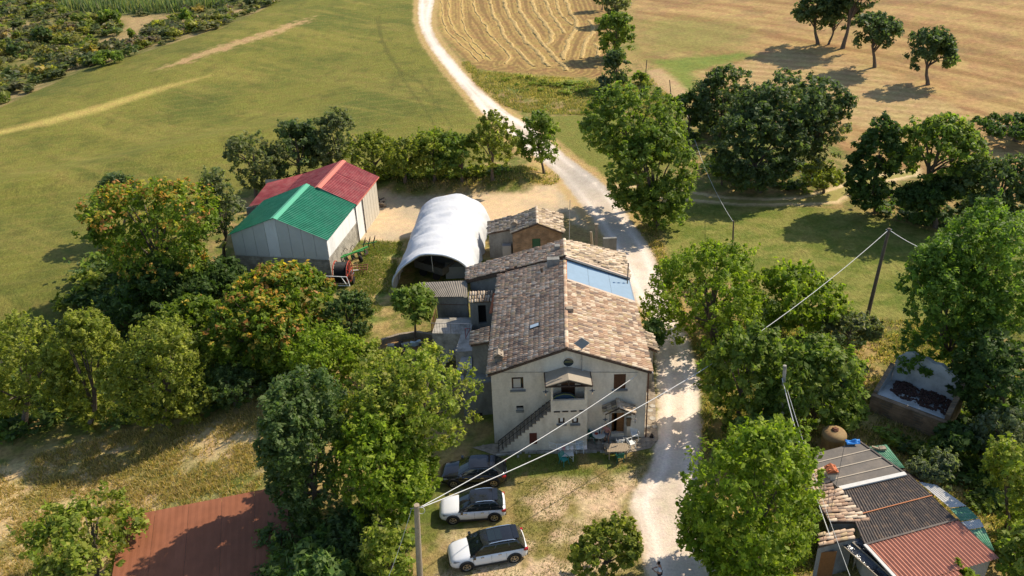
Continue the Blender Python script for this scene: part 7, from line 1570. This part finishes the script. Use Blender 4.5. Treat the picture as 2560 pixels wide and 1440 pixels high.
# ------------------------------------------------------------------ farm implements by the green shed
c = G(858, 712); c.z = 0; rc_ = Vector((c.x, c.y+.5, 1.15)); t = thing('hose_reel', 'irrigation reel with black hose on a drum and red spoked flanges', 'hose reel', (c.x, c.y+.5, 0), R(-6))
R_ = 1.0; mb = MB(); prof = [(R_*.2, -.62)]
for k in range(15): prof += [(R_*.9, -.6+k*.08), (R_*.955, -.56+k*.08)]
prof += [(R_*.9, .6), (R_*.2, .62)]; mb.lathe((0, 0, 1.1), prof, 36, 'X'); mb.build('hose_coil', 'hose_black', t)
for s in (-1, 1):
    mb = MB(); cx_ = s*.66; mb.tube([(cx_, math.cos(a)*R_*1.04, 1.1+math.sin(a)*R_*1.04) for a in [k*math.pi/14 for k in range(29)]], .05, 6)
    mb.build('flange', 'red_iron', t)
    for k in range(8): mb = MB(); a = k*math.pi/4; mb.bar((cx_, 0, 1.1), (cx_, math.cos(a)*R_*1.03, 1.1+math.sin(a)*R_*1.03), .07, .05); mb.build('spoke', 'red_iron', t)
    mb = MB(); mb.lathe((cx_+s*.35, -.25, .38), [(0, -.09), (.36, -.09), (.38, 0), (.36, .09), (0, .09)], 18, 'X'); mb.build('wheel', 'rubber', t)
mb = MB()
for s in (-1, 1): mb.bar((s*.8, -1.3, .55), (s*.8, .9, .55), .09); mb.bar((s*.8, 0, .5), (s*.8, 0, 1.15), .09)
mb.bar((-.8, -1.3, .55), (.8, -1.3, .55), .09); mb.bar((-.8, .9, .55), (.8, .9, .55), .09); mb.build('chassis', 'steel', t)
mb = MB(); mb.tube([(-1.6, -1.1, 1.25), (.75, -1.25, 1.25), (.95, -1.3, .3)], .04, 5); mb.tube([(.2, -1.25, 1.25), (.75, -1.35, .35)], .04, 5); mb.tube([(-.7, -1.3, .35), (.95, -1.35, .35)], .04, 5); mb.build('white_guard', 'white_plastic', t)
mb = MB()
for k in range(9): a = random.random()*6; mb.bar((.9, -.5, .7), (.95+.25*math.cos(a), -.4+.7*math.sin(a), .75+.5*math.cos(a*2)), .05)
mb.lathe((1.0, -.45, .75), [(.0, -.05), (.3, -.05), (.3, .05), (0, .05)], 12, 'X'); mb.build('drive_gear', 'rusty_iron', t)
c = G(895, 683); c.z = 0; t = thing('spring_harrow', 'rusty brown tined harrow lying in the grass beside the hose reel', 'harrow', c, R(4)); 
for yy in (-.5, 0, .5): mb = MB(); mb.bar((-1.0, yy, .62), (1.0, yy, .62), .07); mb.build('frame_bar', 'rusty_iron', t)
for xx in (-1, 0, 1): mb = MB(); mb.bar((xx, -.5, .62), (xx, .5, .62), .06); mb.build('cross_bar', 'rusty_iron', t)
for i in range(7):
    for yy in (-.5, 0, .5): mb = MB(); xx = -.9+i*.3; mb.tube([(xx, yy, .6), (xx, yy-.18, .5), (xx, yy-.05, .22), (xx, yy+.12, .05)], .022, 4); mb.build('tine', 'rusty_iron', t)
mb = MB(); mb.box((-.3, -.62, .66), (.9, .1, .07)); mb.build('pale_bar', 'white_sheet', t)
c = G(888, 650); c.z = 0; t = thing('plough', 'green and dark farm plough with curved shares beside the shed wall', 'plough', c, R(38)); 
mb = MB(); mb.bar((-1.5, 0, .8), (1.6, 0, .95), .14); mb.build('beam', 'green_iron', t); mb = MB(); mb.bar((-1.2, .45, .75), (.9, -.35, .9), .1); mb.build('beam', 'green_iron', t)
for k in range(4): mb = MB(); x = -1.1+k*.75; mb.tube([(x, 0, .85), (x+.1, .05, .4), (x+.3, .1, .15)], .05, 5); mb.build('shank', 'green_iron', t); mb = MB(); mb.grid((x-.05, -.1, .15), (x+.55, .25, .12), (x-.05, .12, .6), (x+.45, .4, .55), 4, 3, lambda u, v: .1*math.sin(u*3)); mb.build('share', 'dark_wood', t)
for k in range(4): mb = MB(); x = -.9+k*.8; mb.tube([(x, .1, .9), (x-.15, .15, 1.35), (x+.1, .15, 1.6), (x+.3, .1, 1.3)], .035, 5); mb.build('curved_arm', 'pole_dark', t)
for k, (xx, yy) in enumerate(((-1.6, .5), (.2, -.8))): mb = MB(); mb.lathe((xx, yy, .35), [(.15, -.08), (.33, -.09), (.36, 0), (.33, .09), (.15, .08)], 16, 'X'); mb.build('wheel', 'rubber', t)
c = G(925, 625); c.z = 0; t = thing('cultivator', 'small dark upright cultivator at the end of the implement row', 'implement', c, R(20)); 
for k in range(3): mb = MB(); x = -.5+k*.5; mb.tube([(x, 0, 0), (x-.1, .1, .6), (x+.12, .1, 1.1), (x+.2, 0, 1.5)], [.03, .07, .07, .03], 5); mb.build('tine', 'pole_dark', t)
mb = MB(); mb.bar((-.7, .05, .75), (.8, .05, .75), .08); mb.build('frame_bar', 'green_iron', t)
c = G(953, 512); c.z = 0; t = thing('log_pile', 'little pile of logs and stones at the far corner of the red shed', 'log pile', c)
for k in range(12): mb = MB(); a = random.random()*3; p = Vector((random.uniform(-.5, .5), random.uniform(-.6, .6), .12+random.random()*.6)); d = Vector((math.cos(a), math.sin(a), .1))*.4; mb.tube([p-d, p+d], random.uniform(.07, .13), 6); mb.build('log', random.choice(['grey_wood', 'pole_dark']), t)
# clutter near the small tree
c = G(1010, 872); t = thing('junk_heap', 'heap of dark junk with pale sacks below the small round tree', 'junk', c)
for k in range(9): mb = MB(); mb.box((random.uniform(-1.4, 1.8), random.uniform(-.6, .5), .2), (random.uniform(.3, .7), random.uniform(.2, .5), random.uniform(.2, .5)), rz=random.random()*3); mb.build('crate', random.choice(['dark_wood', 'dark_wood', 'concrete', 'pale_plastic']), t)
c = G(1060, 868); t = thing('low_garden_wall', 'low curved stone wall around the small round tree', 'wall', c); mb = MB(t); q = [G(955, 862), G(1000, 848), G(1045, 842), G(1090, 850)]
for i in range(3): mb.bar(q[i]+Vector((0, 0, .25)), q[i+1]+Vector((0, 0, .25)), .25, .6)
mb.build('wall', 'stone', t)
# dead bare branches at the right edge
c = G(2520, 640); t = thing('dead_tree', 'bare grey dead branches above the acacia at the right edge', 'tree', c); mb = MB()
cp = PY(2500, 560, c.y)-c; mb.tube([(0, 0, 0), cp*.7, cp], [.2, .12, .05], 6)
for k in range(16): a = cp*random.uniform(.6, 1); d = Vector((random.gauss(-.5, 1.3), random.gauss(0, 1), random.uniform(.2, 1.6))); mb.tube([a, a+d*.5+Vector((0, 0, .1)), a+d], [.05, .035, .012], 4)
mb.build('trunk', mat('dead_wood', (.36, .32, .28), .9), t)
